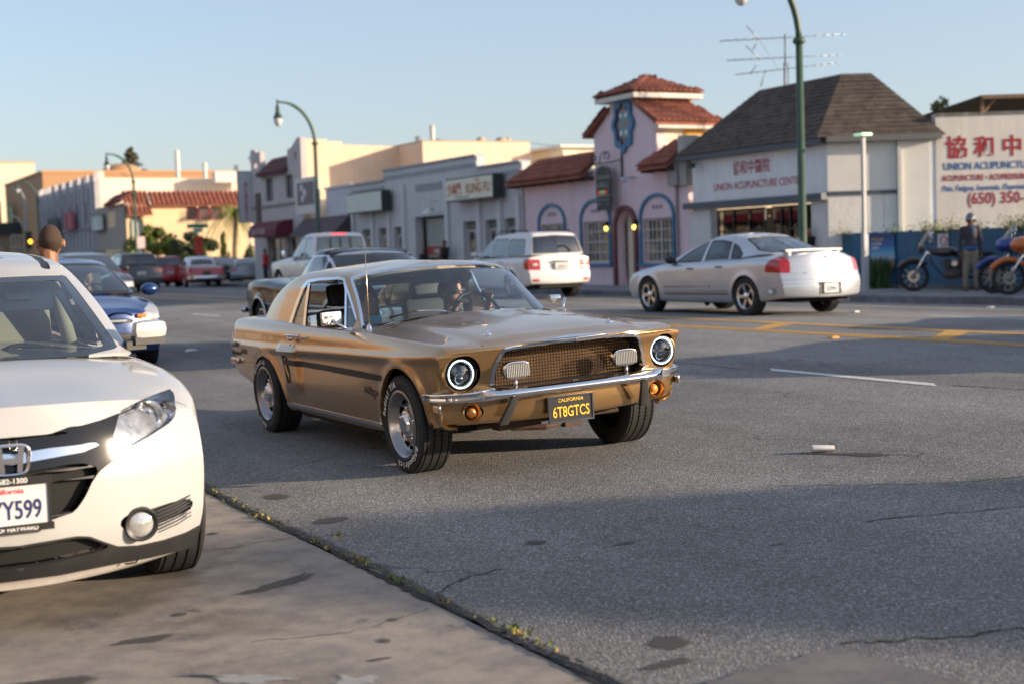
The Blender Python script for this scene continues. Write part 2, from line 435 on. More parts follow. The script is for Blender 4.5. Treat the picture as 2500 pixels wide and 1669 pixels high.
g = mk('ground', [(-1500, -1500, -.3), (1500, -1500, -.3), (1500, 1500, -.3), (-1500, 1500, -.3)], [(0, 1, 2, 3)], CONC); g['kind'] = 'structure'
road = strip('road', 2.36, 20.9, -60, 420, ASPH, 0.0, kind='structure')
bm = MB(); bm.box(-4.4, 2.34, -60, 420, -.3, .085); parking = bm.obj('concrete_parking_strip', CONC, kind='structure')
nearwalk = MB().box(-8, -4.4, -60, 420, -.3, .235).obj('pavement', WALK, kind='structure')
# ragged asphalt edge over the dirt filled joint
V = []; F = []; n = 900
for i in range(n):
    y = -2+i*0.05; a = 2.338+0.008*math.sin(y*3.1)+rnd.uniform(-.012, .012); b = 2.375+0.02*math.sin(y*1.7+1)+rnd.uniform(-.02, .02)
    V += [(a, y, .0895), (b, y, .0975)]
F = [(2*i, 2*i+1, 2*i+3, 2*i+2) for i in range(n-1)]
mk('gutter_joint', V, F, DARKSEAM, road)
V = []; F = []
for i in range(n):
    y = -2+i*0.05; e = 2.385+0.012*math.sin(y*2.3)+rnd.uniform(-.015, .015)
    V += [(e-.030, y, .0935), (e-.005, y, .103), (e+.02+rnd.uniform(-.012, .012), y, zr(e+.03)+.004)]
for i in range(n-1): F += [(3*i, 3*i+1, 3*i+4, 3*i+3), (3*i+1, 3*i+2, 3*i+5, 3*i+4)]
mk('patched_edge', V, F, asphalt('edge_asphalt', (0.10, 0.095, 0.09), (0.17, 0.16, 0.15)), road)
# sidewalk and kerb on the far side
SW = .35
swk = MB(); swk.box(21.08, 24.0, -60, 78, -.3, SW); swk.box(21.08, 24.0, 107, 420, -.3, SW); swo = swk.obj('sidewalk', WALK, kind='structure')
kb = MB()
for (a, b) in ((-60, 78), (107, 420)):
    kb.prism([(20.9, -.3), (21.078, -.3), (21.078, SW+.003), (20.95, SW+.003), (20.915, SW-.02)], 1, a, b)
kb.obj('kerb', KERB, kind='structure')
MB().box(20.9, 120, 78, 107, -.3, .198).obj('side_street', ASPH, kind='structure')
LOT = MB(); LOT.box(24.0, 60, -60, 31, -.3, SW-.004); LOT.obj('lot_ground', asphalt('lot_asphalt', (0.10, 0.095, 0.09), (0.15, 0.14, 0.13)), kind='structure')
gm = [strip('joint_line', 21.08, 24, y, y+.012, DARKSEAM, 0, None) for y in ()]
jl = MB()
for i in range(60): jl.box(21.1, 23.98, 5+i*1.5, 5.015+i*1.5, SW-.001, SW+.003)
jl.obj('sidewalk_joint', DARKSEAM, swo)
# markings
def marking(label, o): return prop(o, label, 'road marking')
yn = thing('yellow_line', 'pair of thin yellow lines nearest the brown coupe, along the road centre', 'road marking')
strip('stripe', 11.50, 11.62, -40, 300, YEL, parent=yn); strip('stripe', 11.68, 11.80, -40, 300, YEL, parent=yn)
yf = thing('yellow_line', 'single thick yellow line on the far side of the road centre', 'road marking')
strip('stripe', 12.80, 13.02, -40, 300, YEL, parent=yf)
for k, y in enumerate((8.2, 11.9, 15.2)):
    o = mk('cross_block', [(11.81, y, zr(11.81)+.004), (11.81, y+.30, zr(11.81)+.004), (12.795, y+1.05, zr(12.8)+.004), (12.795, y+.65, zr(12.8)+.004)], [(0, 3, 2, 1)], YEL, yn)
DL = ['leftmost white lane dash, seen between the blue hatchback and the brown coupe', 'long white lane dash on the grey asphalt right of the brown coupe']
for k, (y, x) in enumerate(((-5.95, 8.45), (1.35, 8.45), (8.68, 8.43), (15.98, 8.52), (23.3, 8.62), (30.4, 8.70), (37.8, 8.7), (45.1, 8.7), (60, 8.7))):
    V = [(x, y-.05, zr(x)+.004), (x+.13, y+.12, zr(x+.13)+.004), (x+.13, y+2.3, zr(x+.13)+.004), (x, y+2.1, zr(x)+.004)]
    o = mk('lane_dash', V, [(0, 1, 2, 3)], WHT)
    od = ('first', 'second', 'third', 'fourth', 'fifth', 'sixth', 'seventh', 'eighth', 'last')[k]
    lab = {2: DL[1], 5: DL[0]}.get(k, od+' white dash of the near lane line, counted from the camera up the street')
    prop(o, lab, 'road marking', 'white dashes of the near lane line')
for k, (y, x) in enumerate(((9.0, 15.6), (14.1, 15.5), (23.0, 15.6), (30.2, 15.6), (37.5, 15.6), (45, 15.6), (52, 15.6))):
    o = strip('lane_dash', x, x+.12, y, y+2.0, WHT)
    prop(o, 'thin white dash on the far lanes at the right edge' if k == 1 else ('first', '', 'third', 'fourth', 'fifth', 'sixth', 'last')[k]+' thin white dash of the far lane line, counted from the right edge', 'road marking', 'white dashes of the far lane line')
RT = mat('reflector_plastic', (0.75, 0.75, 0.72), 0.35); RTY = mat('reflector_amber', (0.7, 0.35, 0.05), 0.35)
def reflector(x, y, m, lab):
    b = MB(); b.prism([(-.06, 0), (.06, 0), (.035, .022), (-.035, .022)], 1, -.05, .05); o = b.obj('road_reflector', m)
    o.location = (x, y, zr(x)+.004); prop(o, lab, 'road reflector')
reflector(5.54, 20.72, RT, 'white reflector button on the shaded asphalt behind the brown coupe'); bpy.data.objects['road_reflector'].scale = (1.6, 1.6, 1)
reflector(15.80, 17.99, RT, 'white reflector button right of the silver sedan tail'); reflector(19.34, 18.46, RT, 'white reflector button near the far kerb by the motorcycles')
reflector(11.25, 13.2, RTY, 'amber reflector button against the yellow centre line')
# stains, patch, paint residue
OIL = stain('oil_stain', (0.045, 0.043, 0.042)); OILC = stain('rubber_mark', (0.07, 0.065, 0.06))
blob('tyre_mark', [(1.62, 5.83), (1.78, 5.90), (1.95, 6.02), (2.13, 6.10), (2.17, 6.04), (2.08, 5.93), (1.9, 5.86), (1.74, 5.80)], OILC, .003, parking, .012)
for (x, y, a, b) in ((2.62, 8.06, .10, .12), (2.62, 7.14, .14, .10), (3.19, 5.90, .06, .06), (1.41, 5.65, .04, .04), (2.10, 5.08, .03, .025), (1.95, 4.81, .03, .04), (3.5, 5.6, .08, .02), (2.0, 7.25, .03, .05), (1.85, 4.6, .06, .02), (4.0, 5.1, .05, .02)):
    blob('oil_spot', [(x+a*math.cos(t)*rnd.uniform(.7, 1.2), y+b*math.sin(t)*rnd.uniform(.7, 1.2)) for t in [i*.7 for i in range(9)]], OILC, .0035, parking if x < 2.3 else road, .006, sub=2)
for (x, y, a, b) in ((.75, 4.95, .28, .10), (.95, 4.70, .16, .06), (.55, 4.72, .2, .05), (1.2, 5.35, .16, .06), (.3, 5.2, .25, .12), (1.7, 7.3, .25, .2), (2.75, 4.15, .10, .10), (2.62, 3.95, .12, .05)):
    blob('faint_stain', [(x+a*math.cos(t)*rnd.uniform(.7, 1.2), y+b*math.sin(t)*rnd.uniform(.7, 1.2)) for t in [i*.7 for i in range(9)]], OILC, .0025, parking if x < 2.3 else road, .01, sub=2)
blob('concrete_patch', [(3.17, 3.74), (3.02, 3.73), (2.60, 3.70), (2.45, 3.2), (2.5, 2.4), (3.3, 2.4), (3.26, 3.1), (3.22, 3.4)], concrete('patch_concrete', (.20, .185, .175)), .006, road, .012, sub=6)
blob('dark_patch', [(5.55, 7.0), (5.72, 6.86), (5.95, 6.62), (6.0, 6.42), (5.85, 6.45), (5.72, 6.7)], OIL, .0035, road, .02)  # irregular dark mark on the asphalt around the paper cup
for q in ([(1.16, 4.86), (1.22, 4.80), (1.34, 4.70), (1.45, 4.64), (1.56, 4.50), (1.42, 4.52), (1.3, 4.64), (1.20, 4.76)], [(1.65, 4.5), (1.78, 4.40), (1.72, 4.3), (1.58, 4.36)]):
    blob('worn_paint', q, stain('chalky_residue', (.38, .38, .37)), .0045, parking, .03)
def crack(pts, w, parent, dz=.0032):
    V = []; P = []
    for a, c in zip(pts[:-1], pts[1:]):
        for k in range(12): P.append(np.array(a)+(np.array(c)-np.array(a))*k/12+np.array([rnd.gauss(0, .012), rnd.gauss(0, .012)]))
    for i, p in enumerate(P):
        d = P[min(i+1, len(P)-1)]-P[max(i-1, 0)]; n = np.array([-d[1], d[0]])/(np.linalg.norm(d)+1e-9); h = w*rnd.uniform(.25, 1.0)*.5
        for s_ in (-1, 1): q = p+n*h*s_; V.append((q[0], q[1], zr(q[0])+dz))
    mk('crack', V, [(2*i, 2*i+1, 2*i+3, 2*i+2) for i in range(len(P)-1)], DARKSEAM, parent)
for pts, w in (([(8.47, 30), (8.42, 18), (8.40, 13.6), (8.37, 10.9)], .03), ([(8.55, 8.6), (8.68, 7.9), (8.7, 3)], .03), ([(3.22, 3.78), (3.5, 3.62), (3.9, 3.5), (4.6, 3.7)], .02), ([(2.42, 5.35), (2.62, 5.5), (2.85, 5.55)], .014), ([(4.9, 6.2), (5.5, 5.6), (6.6, 5.2)], .012), ([(4.6, 5.2), (5.4, 4.9), (6.0, 4.2)], .014)): crack(pts, w, road)
for pts, w in (([(2.3, 6.9), (1.4, 6.75), (.2, 6.9), (-2, 6.8)], .010), ([(2.28, 5.15), (1.9, 5.0), (1.5, 5.1)], .006)): crack(pts, w, parking, .0015)
# crushed white cup
b = MB(); b.lathe([(0.0, -.062), (.034, -.06), (.037, -.055), (.027, .055), (.0, .058)], 14, 0)
o = b.obj('paper_cup', mat('paper', (0.75, 0.73, 0.70), 0.6), smooth=False, ang=40); o.scale = (1.2, 1.1, .62); o.rotation_euler = (0, 0, R(-28)); o.location = (5.75, 6.86, zr(5.75)+.026)
prop(o, 'crushed white paper cup lying alone on the asphalt', 'paper cup')
# weeds in the joint
LEAFY = mat('weed_green', (0.12, 0.15, 0.025), 0.7, var=0.4, vscale=8); LEAFD = mat('weed_dry', (0.26, 0.19, 0.05), 0.8, var=0.3, vscale=8)
wb = MB(); wd = MB()
for (x, y, s) in ((2.36, 8.43, .05), (2.36, 7.84, .04), (2.35, 7.53, .06), (2.35, 7.35, .05), (2.36, 7.25, .06), (2.35, 6.66, .03), (2.36, 6.47, .04), (2.36, 6.22, .075), (2.37, 6.05, .04), (2.37, 5.76, .06), (2.37, 5.60, .05), (2.37, 5.46, .06), (2.37, 5.2, .05), (2.37, 4.88, .045), (2.38, 4.74, .035), (2.39, 4.62, .05), (2.39, 4.5, .06), (2.39, 4.38, .06), (2.5, 6.74, .05), (2.36, 8.1, .04)):
    for k in range(rnd.randint(4, 24)):
        p = np.array([x+rnd.gauss(0, s*.35), y+rnd.gauss(0, s*.9), .094+rnd.random()*.006]); h = rnd.uniform(.008, .026)
        d = np.array([rnd.gauss(0, .012), rnd.gauss(0, .012), h]); w = np.array([rnd.gauss(0, .005), rnd.gauss(0, .005), 0])
        (wb if rnd.random() < .7 else wd).add([p-w, p+w, p+d*.6+w, p+d], [(0, 1, 2), (0, 2, 3)])
prop(wb.obj('weeds', LEAFY), 'small green weeds growing in the gutter joint', 'weeds', kind='stuff')
prop(wd.obj('weeds', LEAFD), 'dry yellow weeds among the green in the gutter joint', 'weeds', kind='stuff')

# ------------------------------------------------------------------ walls
KF = 24.0/22.6
def fy(y): return y*KF
def fz(z): return 1.5+(z-1.5)*KF
def wallmesh(u0, u1, v0, v1, holes=(), depth=0.15, top=None):
    us = {u0, u1}; vs = {v0, v1}
    for h in holes:
        us |= {h[1], h[2]}; vs |= {h[3], h[4]}
        if h[0] == 'a':
            for k in range(1, 14): us.add(h[1]+(h[2]-h[1])*k/14)
            vs.add(h[5])
            for k in range(1, 8): vs.add(h[5]+(h[4]-h[5])*k/8)
    if top:
        for p in top: us.add(p[0])
    us = sorted(us); vs = sorted(vs); P = np.array([[(u, v, 0) for v in vs] for u in us], float)
    V = P.reshape(-1, 3); m = len(vs); F = []
    for i in range(len(us)-1):
        for j in range(m-1):
            uc = (us[i]+us[i+1])/2; vc = (vs[j]+vs[j+1])/2
            if any(h[0] == 'r' and h[1] < uc < h[2] and h[3] < vc < h[4] for h in holes): continue
            F.append((i*m+j, (i+1)*m+j, (i+1)*m+j+1, i*m+j+1))
    me = (V, np.tile([0, 0, 1.0], (len(V), 1)), F); me = compact(*me)
    for h in holes:
        if h[0] == 'a':
            V = me[0]; uc = (h[1]+h[2])/2; a = (h[2]-h[1])/2; b = h[4]-h[5]
            up = np.sqrt(((V[:, 0]-uc)/a)**2+(np.maximum(V[:, 1]-h[5], 0)/b)**2)-1
            s = np.maximum(up*min(a, b), h[3]-V[:, 1]); me = cut(me, s)[1]
    if top:
        V = me[0]; tv = np.interp(V[:, 0], [p[0] for p in top], [p[1] for p in top]); me = cut(me, V[:, 1]-tv)[0]
    return rim(me, depth, vec=(0, 0, 1))
def wall(fr, name, m, parent, u0, u1, v0, v1, holes=(), depth=0.15, top=None, w=0.0, **k):
    V, N, F = wallmesh(u0, u1, v0, v1, holes, depth, top); V = V.copy(); V[:, 2] += w
    return mk(name, fr(V), F, m, parent, world=True, **k)
FY = lambda y0: Fr((24.0, y0, 0), (0, -1))       # facade frame: u grows towards the camera side, starting at y0
def stucco(name, col, var=.10, streak=0.12, b=.35):
    return mat(name, col, .85, var=var, vscale=1.3, bmp=b, bscale=55, spec=.25, world=True, streak=streak)
DGLS = mat('dark_window_glass', (0.02, 0.022, 0.025), 0.06, spec=.8)
def winmat(name, col, mixc=(0.25, 0.22, 0.16)):
    if name in MATS: return MATS[name]
    m, nt, b = _new(name); v = coords(nt, 1, True)
    f = ramp(nt, noise(nt, v, 1.6, 3, .6), [(0.45, 0.0), (0.60, 1.0)]); nt.links.new(mix(nt, tuple(col), tuple(mixc), f), b.inputs['Base Color'])
    b.inputs['Roughness'].default_value = 0.12; b.inputs['Specular IOR Level'].default_value = .7; MATS[name] = m; return m
SHOPG = winmat('shop_glass', (0.03, 0.033, 0.035)); 
TILE = mat('roof_tile_clay', (0.26, 0.085, 0.052), .8, var=.35, vscale=2.3, bmp=.2, bscale=30, world=True)
TILED = mat('roof_tile_dark', (0.17, 0.055, 0.04), .8, var=.35, vscale=2.3, world=True)
TRIMW = mat('white_trim', (0.62, 0.60, 0.56), .7, var=.08, vscale=2, world=True)
ROOF_TAR = mat('tar_roof', (0.06, 0.06, 0.062), .9, var=.2, world=True)
TILE_MESH = {}
def tile_mesh(L, r, m):
    k = (round(L, 3), round(r, 3), m.name)
    if k not in TILE_MESH:
        V = []; n = 6
        for t in (0, 1):
            for j in range(n+1):
                a = math.pi*j/n; rr = r*(1.0-.12*t); V.append((rr*math.cos(a), t*L, rr*math.sin(a)*.8+.02*(1-t)))
        F = [(j, j+1, n+2+j, n+1+j) for j in range(n)]+[tuple(range(n+1))]
        me = bpy.data.meshes.new('roof_tile'); me.from_pydata(V, [], F); me.materials.append(m); TILE_MESH[k] = me
    return TILE_MESH[k]
def tiled(roof, quad, m, spacing=.2, rowlen=.36, maxn=300, count=[0]):
    """barrel tiles over the plane quad = (eave A, eave B, top B, top A); each tile is an object under roof"""
    A, B, C, D = [np.array(q, float) for q in quad]; base = BASE[roof.name]
    L = max(np.linalg.norm(D-A), np.linalg.norm(C-B)); W = max(np.linalg.norm(B-A), np.linalg.norm(C-D))
    nr = max(1, round(L/rowlen)); nc = max(1, round(W/spacing))
    mid = (C+D)/2-(A+B)/2; ex = (B-A)/np.linalg.norm(B-A); up = mid-ex*(mid@ex); up /= np.linalg.norm(up); nz = np.cross(ex, up)
    if nz[2] < 0: nz = -nz
    Mx = Matrix((ex, up, nz)).transposed(); me = tile_mesh(rowlen*1.12, spacing*.46, m)
    leftover = MB(); nl = 0
    Wb = (B-A)@ex; height = mid@up; origin = A
    dl = (D-A)@ex; dr = (C-A)@ex
    for r_ in range(nr):
        for c_ in range(nc):
            u = (c_+.5)/nc*W if Wb >= W-1e-6 else dl+(c_+.5)/nc*(dr-dl); t = r_/nr; tc = (r_+.5)/nr
            lo = dl*tc; hi = Wb+(dr-Wb)*tc
            if u < lo-.02 or u > hi+.02: continue
            P = origin+ex*u+up*(height*t)+nz*.03
            if count[0] < maxn:
                o = bpy.data.objects.new('roof_tile', me); COL.objects.link(o); o.parent = roof
                o.matrix_local = Matrix.Translation(Vector(P-base)) @ Mx.to_4x4(); count[0] += 1
            else:
                V = np.array([v.co for v in me.vertices]) @ np.array(Mx).T+P; leftover.add(V, [tuple(p.vertices) for p in me.polygons]); nl += 1
    if nl: leftover.obj('roof_tiles', m, roof, world=True, kind='stuff')
def leanto(name, quad, m, parent, thick=.10, **k):
    """a sloping roof slab over quad (eave A, eave B, top B, top A) with tiles"""
    Q = np.array(quad, float); V = np.vstack([Q, Q-np.array([0, 0, thick])])
    F = [(0, 1, 2, 3), (7, 6, 5, 4), (0, 4, 5, 1), (1, 5, 6, 2), (2, 6, 7, 3), (3, 7, 4, 0)]
    r = mk('roof', V, F, m, parent, world=True); tiled(r, quad, m, **k); return r

def window(parent, fr, u0, u1, v0, v1, fm, gm=None, bars=(1, 1), w=-.10, fw=.05, name='window', proud=.02, arch=None):
    b = MB(fr); b.box(u0, u0+fw, v0, v1, w-.03, w+proud); b.box(u1-fw, u1, v0, v1, w-.03, w+proud)
    b.box(u0+fw, u1-fw, v0, v0+fw, w-.03, w+proud); b.box(u0+fw, u1-fw, v1-fw, v1, w-.03, w+proud)
    for i in range(1, bars[0]):
        u = u0+(u1-u0)*i/bars[0]; b.box(u-.018, u+.018, v0+fw, v1-fw, w-.02, w+proud*.7)
    for j in range(1, bars[1]):
        v = v0+(v1-v0)*j/bars[1]; b.box(u0+fw, u1-fw, v-.018, v+.018, w-.021, w+proud*.68)
    o = b.obj(name, fm, parent, world=True)
    MB(fr).box(u0+fw*.5, u1-fw*.5, v0+fw*.5, v1-fw*.5, w-.06, w-.035).obj('pane', gm or DGLS, o, world=True)
    return o
# ------------------------------------------------------------------ buildings
def K(x, y, z): return np.array([x*KF, y*KF, 1.5+(z-1.5)*KF])
F0 = Fr((24.0, 0, 0), (0, -1))
def U(y): return -fy(y)
GB = .30
def bx(fr, name, m, parent, u0, u1, v0, v1, w0, w1, **k): return MB(fr).box(u0, u1, v0, v1, w0, w1).obj(name, m, parent, world=True, **k)
def arch_band(fr, name, m, parent, u0, u1, v0, vs, vt, wd, w0, w1, sill=True, legs=True):
    """frame round an arched opening; u0..vt is the inner edge"""
    uc = (u0+u1)/2; a = (u1-u0)/2; b = vt-vs; P = []
    pts = [(-1, v0)] if legs else []
    inn = []; out = []
    if legs: inn.append((u0, v0)); out.append((u0-wd, v0))
    for k in range(19):
        t = math.pi*(1-k/18); inn.append((uc+a*math.cos(t), vs+b*math.sin(t))); out.append((uc+(a+wd)*math.cos(t), vs+(b+wd)*math.sin(t)))
    if legs: inn.append((u1, v0)); out.append((u1+wd, v0))
    b_ = MB(fr); n = len(inn); V = []
    for w in (w0, w1):
        V += [(p[0], p[1], w) for p in inn]+[(p[0], p[1], w) for p in out]
    F = []
    for i in range(n-1):
        F += [(i, i+1, n+i+1, n+i), (2*n+i, 3*n+i, 3*n+i+1, 2*n+i+1), (i, 2*n+i, 2*n+i+1, i+1), (n+i, n+i+1, 3*n+i+1, 3*n+i)]
    b_.add(V, F)
    if sill: b_.box(u0-wd-.05, u1+wd+.05, v0-wd, v0-.001, w0, w1+.05)
    return b_.obj(name, m, parent, world=True)

# --- pink restaurant ---------------------------------------------------
PINK = stucco('pink_stucco', (0.76, 0.60, 0.64), .06, .08); CREAM = stucco('cream_wall', (0.78, 0.70, 0.54), .06, .08)
BLUE = mat('blue_trim_paint', (0.03, 0.16, 0.30), .5, var=.1); MAR = mat('maroon_paint', (0.13, 0.03, 0.045), .5, var=.12, world=True)
pk = thing('restaurant', 'pink stucco restaurant with clay tile roofs, small tower and blue arched windows', 'building', tuple(K(22.6, 37, .3)))
wins = [(40.80, 39.30, 1.10, 2.36, 2.92), (38.10, 36.58, 1.10, 2.36, 2.94), (34.70, 33.20, 1.08, 2.34, 2.94)]
holes = [('r', U(a), U(b), fz(v0), fz(vs)) for a, b, v0, vs, vt in wins]
holes.append(('a', U(36.12), U(35.12), GB, fz(2.62), fz(2.10)))
top = [(U(41.85), fz(3.9)), (U(37.32), fz(3.9)), (U(37.319), fz(4.98)), (U(36.37), fz(5.60)), (U(36.369), fz(5.85)), (U(34.83), fz(5.85)), (U(34.829), fz(5.62)), (U(33.9), fz(5.02)), (U(33.899), fz(3.9)), (U(32.4), fz(3.9))]
wall(F0, 'wall', PINK, pk, U(41.85), U(32.4), GB, fz(5.9), holes, .30, top=top)
b = MB(F0); b.box(U(41.85), U(37.33), GB, fz(3.9), -8, -.301); b.box(U(33.89), U(32.4), GB, fz(3.9), -8, -.301)
b.obj('body_wall', CREAM, pk, world=True)
b = MB(F0); b.box(U(37.31), U(33.9), GB, fz(4.98), -2.2, -.301); b.box(U(36.369), U(34.83), fz(4.98), fz(5.85), -2.0, -.301)
b.obj('tower_wall', CREAM, pk, world=True)
bx(F0, 'shutter', mat('yellow_board', (0.55, 0.30, 0.05), .7, var=.1), pk, U(33.91)-.0, U(33.89)+.02, fz(4.25), fz(4.95), -1.75, -1.0)
# neck hip roof
def hip(name, y0, y1, x0, x1, ze, zt, over, m, parent, rise_at=.5, tile=True, cnt=None):
    A = K(x0-over, y1+over, ze); B = K(x0-over, y0-over, ze); C = K(x1+over, y0-over, ze); D = K(x1+over, y1+over, ze)
    T1 = K((x0+x1)/2-.15, (y0+y1)/2, zt); T2 = K((x0+x1)/2+.15, (y0+y1)/2, zt)
    V = [A, B, C, D, T1, T2]; F = [(0, 4, 1), (1, 4, 5, 2), (2, 5, 3), (3, 5, 4, 0), (0, 1, 2, 3)]
    r = mk(name, V, F, m, parent, world=True)
    if tile:
        c = [0]
        tiled(r, (A, B, T1+(B-A)*.02, T1-(B-A)*.02), m, .2, .36, 300, c); tiled(r, (B, C, T2, T1), m, .2, .36, 300, c); tiled(r, (D, A, T1, T2), m, .2, .36, 300, c)
    return r
hr = hip('roof', 34.85, 36.35, 22.6, 24.35, 5.97, 6.48, .36, TILE, pk)
b = MB(); 
e0 = K(22.6-.33, 34.85-.33, 5.82); e1 = K(24.35+.33, 36.35+.33, 5.96); b.box(e0[0], e1[0], e0[1], e1[1], e0[2], e1[2]); b.obj('cornice', TRIMW, pk, world=True)
leanto('roof', (K(22.35, 33.55, 5.02), K(24.75, 33.55, 5.02), K(24.35, 34.84, 5.72), K(22.45, 34.84, 5.72)), TILE, pk, .08)
b = MB(); e0 = K(22.45, 33.56, 4.86); e1 = K(24.72, 33.88, 5.0); b.box(e0[0], e1[0], e0[1], e1[1], e0[2], e1[2]-.06); b.obj('fascia', TRIMW, pk, world=True)
leanto('roof', (K(22.35, 37.6, 4.96), K(24.75, 37.6, 4.96), K(24.75, 36.38, 5.66), K(22.45, 36.38, 5.66)), TILE, pk, .08)
leanto('roof', (K(22.1, 42.35, 3.76), K(22.1, 37.35, 3.76), K(22.95, 37.35, 4.42), K(22.95, 41.4, 4.42)), TILE, pk, .09)
leanto('roof', (K(22.1, 34.2, 3.76), K(22.1, 32.72, 3.76), K(22.95, 32.72, 4.42), K(22.95, 33.6, 4.42)), TILE, pk, .09)
for (ya, yb) in ((42.3, 37.4), (34.1, 32.8)):
    n = int((ya-yb)/.55)
    for k in range(n+1):
        y = ya-(ya-yb)*k/max(n, 1); bx(F0, 'rafter', mat('dark_beam', (.05, .03, .025), .8), pk, U(y)-.04, U(y)+.04, fz(3.62), fz(3.73), 0.005, .45)
for i, (a, c, v0, vs, vt) in enumerate(wins):
    u0, u1 = U(a), U(c)
    arch_band(F0, 'arch_frame', BLUE, pk, u0-.06, u1+.06, fz(v0)-.02, fz(vs)+.05, fz(vt)+.02, .09, .004, .07)
    wn = window(pk, F0, u0, u1, fz(v0), fz(vs), TRIMW, winmat('curtain_glass', (0.05, 0.05, 0.05), (0.42, 0.32, 0.2)), (2, 2), w=-.16, fw=.06)
    g2 = MB(F0)
    for k in range(1, 7): u = u0+(u1-u0)*k/7; g2.box(u-.013, u+.013, fz(v0)+.02, fz(vs)-.02, -.05, -.03)
    for k in range(1, 4): v = fz(v0)+(fz(vs)-fz(v0))*k/4; g2.box(u0, u1, v-.013, v+.013, -.052, -.028)
    g2.obj('security_grille', TRIMW, pk, world=True)
    o2 = MB(F0); um = (u0+u1)/2; vv = fz(vs)+.34
    for du in (-.2, 0, .2):
        o2.box(um+du-.03, um+du+.03, vv-.06, vv+.06, .003, .02); o2.box(um+du-.055, um+du+.055, vv-.02, vv+.02, .0035, .018)
    o2.obj('tile_ornament', mat('ornament_dark', (.18, .12, .14), .7), pk, world=True)
arch_band(F0, 'door_surround', MAR, pk, U(36.12)-.0, U(35.12)+.0, GB, fz(2.10), fz(2.62), .16, .004, .10, sill=False)
d = bx(F0, 'door', mat('door_pink', (.30, .20, .19), .6, var=.05), pk, U(36.0), U(35.14), GB, fz(2.35), -.45, -.38)
bx(F0, 'glass', DGLS, d, U(35.82), U(35.28), fz(1.30), fz(2.12), -.378, -.37)
bx(F0, 'reveal', MAR, pk, U(36.115), U(36.0)-.002, GB, fz(2.5), -.44, -.301); bx(F0, 'transom', mat('transom_tan', (.35, .2, .15), .6), pk, U(36.0), U(35.14), fz(2.36), fz(2.6), -.43, -.40)
for y in (36.55, 35.0):
    l = bx(F0, 'wall_lantern', mat('black_iron', (.015, .015, .015), .5), pk, U(y)-.05, U(y)+.05, fz(2.2), fz(2.32), .003, .16)
    MB(F0).ell((U(y), fz(2.12), .14), (.055, .075, .055)).obj('bulb', emit('lamp_glow', (1.0, .62, .10), 3.0), l, True, world=True)
# quatrefoil window
def quat(s, n=48):
    P = []
    for k in range(n):
        t = 2*math.pi*k/n; r = .30+.030*math.cos(8*t); P.append((r*math.cos(t)*1.0*s, r*math.sin(t)*1.42*s))
    return P
def ringed(fr, name, m, parent, P1, P2, c, w0, w1):
    n = len(P1); V = [(c[0]+p[0], c[1]+p[1], w) for w in (w0, w1) for P in (P1, P2) for p in P]; F = []
    for i in range(n):
        j = (i+1) % n; F += [(i, j, n+j, n+i), (2*n+i, 3*n+i, 3*n+j, 2*n+j), (i, 2*n+i, 2*n+j, j), (n+i, n+j, 3*n+j, 3*n+i)]
    return MB(fr).add(V, F).obj(name, m, parent, world=True)
qc = (U(35.58), fz(5.14)); qo = ringed(F0, 'quatrefoil_window', BLUE, pk, quat(1.45), quat(1.95), qc, .003, .09)
ringed(F0, 'inner_frame', MAR, qo, quat(1.25), quat(1.45), qc, .003, .05)
n = 48; MB(F0).prism([(qc[0]+p[0], qc[1]+p[1]) for p in quat(1.25)], 2, .002, .02).obj('stained_glass', mat('teal_glass', (.03, .14, .20), .2), qo, world=True)
for k, (du, dv) in enumerate(((-.16, .28), (.14, .28), (-.16, -.26), (.14, -.26), (0, 0), (-.24, 0), (.24, .02), (0, .48), (0, -.48))):
    MB(F0).lathe([(0, .03), (.085 if k < 4 else .06, .03), (.085 if k < 4 else .06, .02)], 10, 2, (qc[0]+du, qc[1]+dv, 0)).obj('glass_piece', (mat('white_glass', (.6, .6, .62), .3) if k < 4 else mat('orange_glass', (.4, .13, .05), .3)), qo, world=True)
# hanging sign of the restaurant
IR = mat('dark_iron', (0.02, 0.03, 0.03), .55)
hs = thing('hanging_sign', 'black hanging wooden sign on curly iron brackets on the pink tower', 'sign', tuple(K(22.3, 36.3, 2.9)))
SC = (U(36.32), fz(3.45))
def scurl(b, c, r, t0, t1, w, n=14, k=.5):
    b.tube([(c[0]+r*(1-k*i/n)*math.cos(t0+(t1-t0)*i/n), c[1]+r*(1-k*i/n)*math.sin(t0+(t1-t0)*i/n), w) for i in range(n+1)], .022, 6)
b = MB(F0); WS = .35
b.box(SC[0]-.62, SC[0]+.62, SC[1]+.62, SC[1]+.66, WS-.02, WS+.02)
b.tube([(SC[0]+.38, SC[1]+.64, WS), (SC[0]+.62, SC[1]+.72, .02)], .02, 6)
b.box(SC[0]+.60, SC[0]+.66, SC[1]+.1, SC[1]+1.35, .0, .05); b.box(SC[0]+.48, SC[0]+.80, SC[1]+1.08, SC[1]+1.14, .0, .045)
scurl(b, (SC[0]-.55, SC[1]+.82), .16, -.6, 4.6, WS); scurl(b, (SC[0]+.28, SC[1]+.85), .17, 3.6, -1.8, WS); scurl(b, (SC[0]+.63, SC[1]+1.3), .1, -1.5, 4.7, .03)
b.tube([(SC[0]-.2, SC[1]+.66, WS), (SC[0]-.12, SC[1]+.9, WS), (SC[0]+.05, SC[1]+1.0, WS), (SC[0]+.22, SC[1]+.93, WS)], .02, 6)
b.obj('bracket', IR, hs, world=True)
P = [(-.40, -.35), (.40, -.35), (.40, .32)]+[(.40*math.cos(t), .32+.26*math.sin(t)) for t in [math.pi*k/10 for k in range(1, 10)]]+[(-.40, .32)]
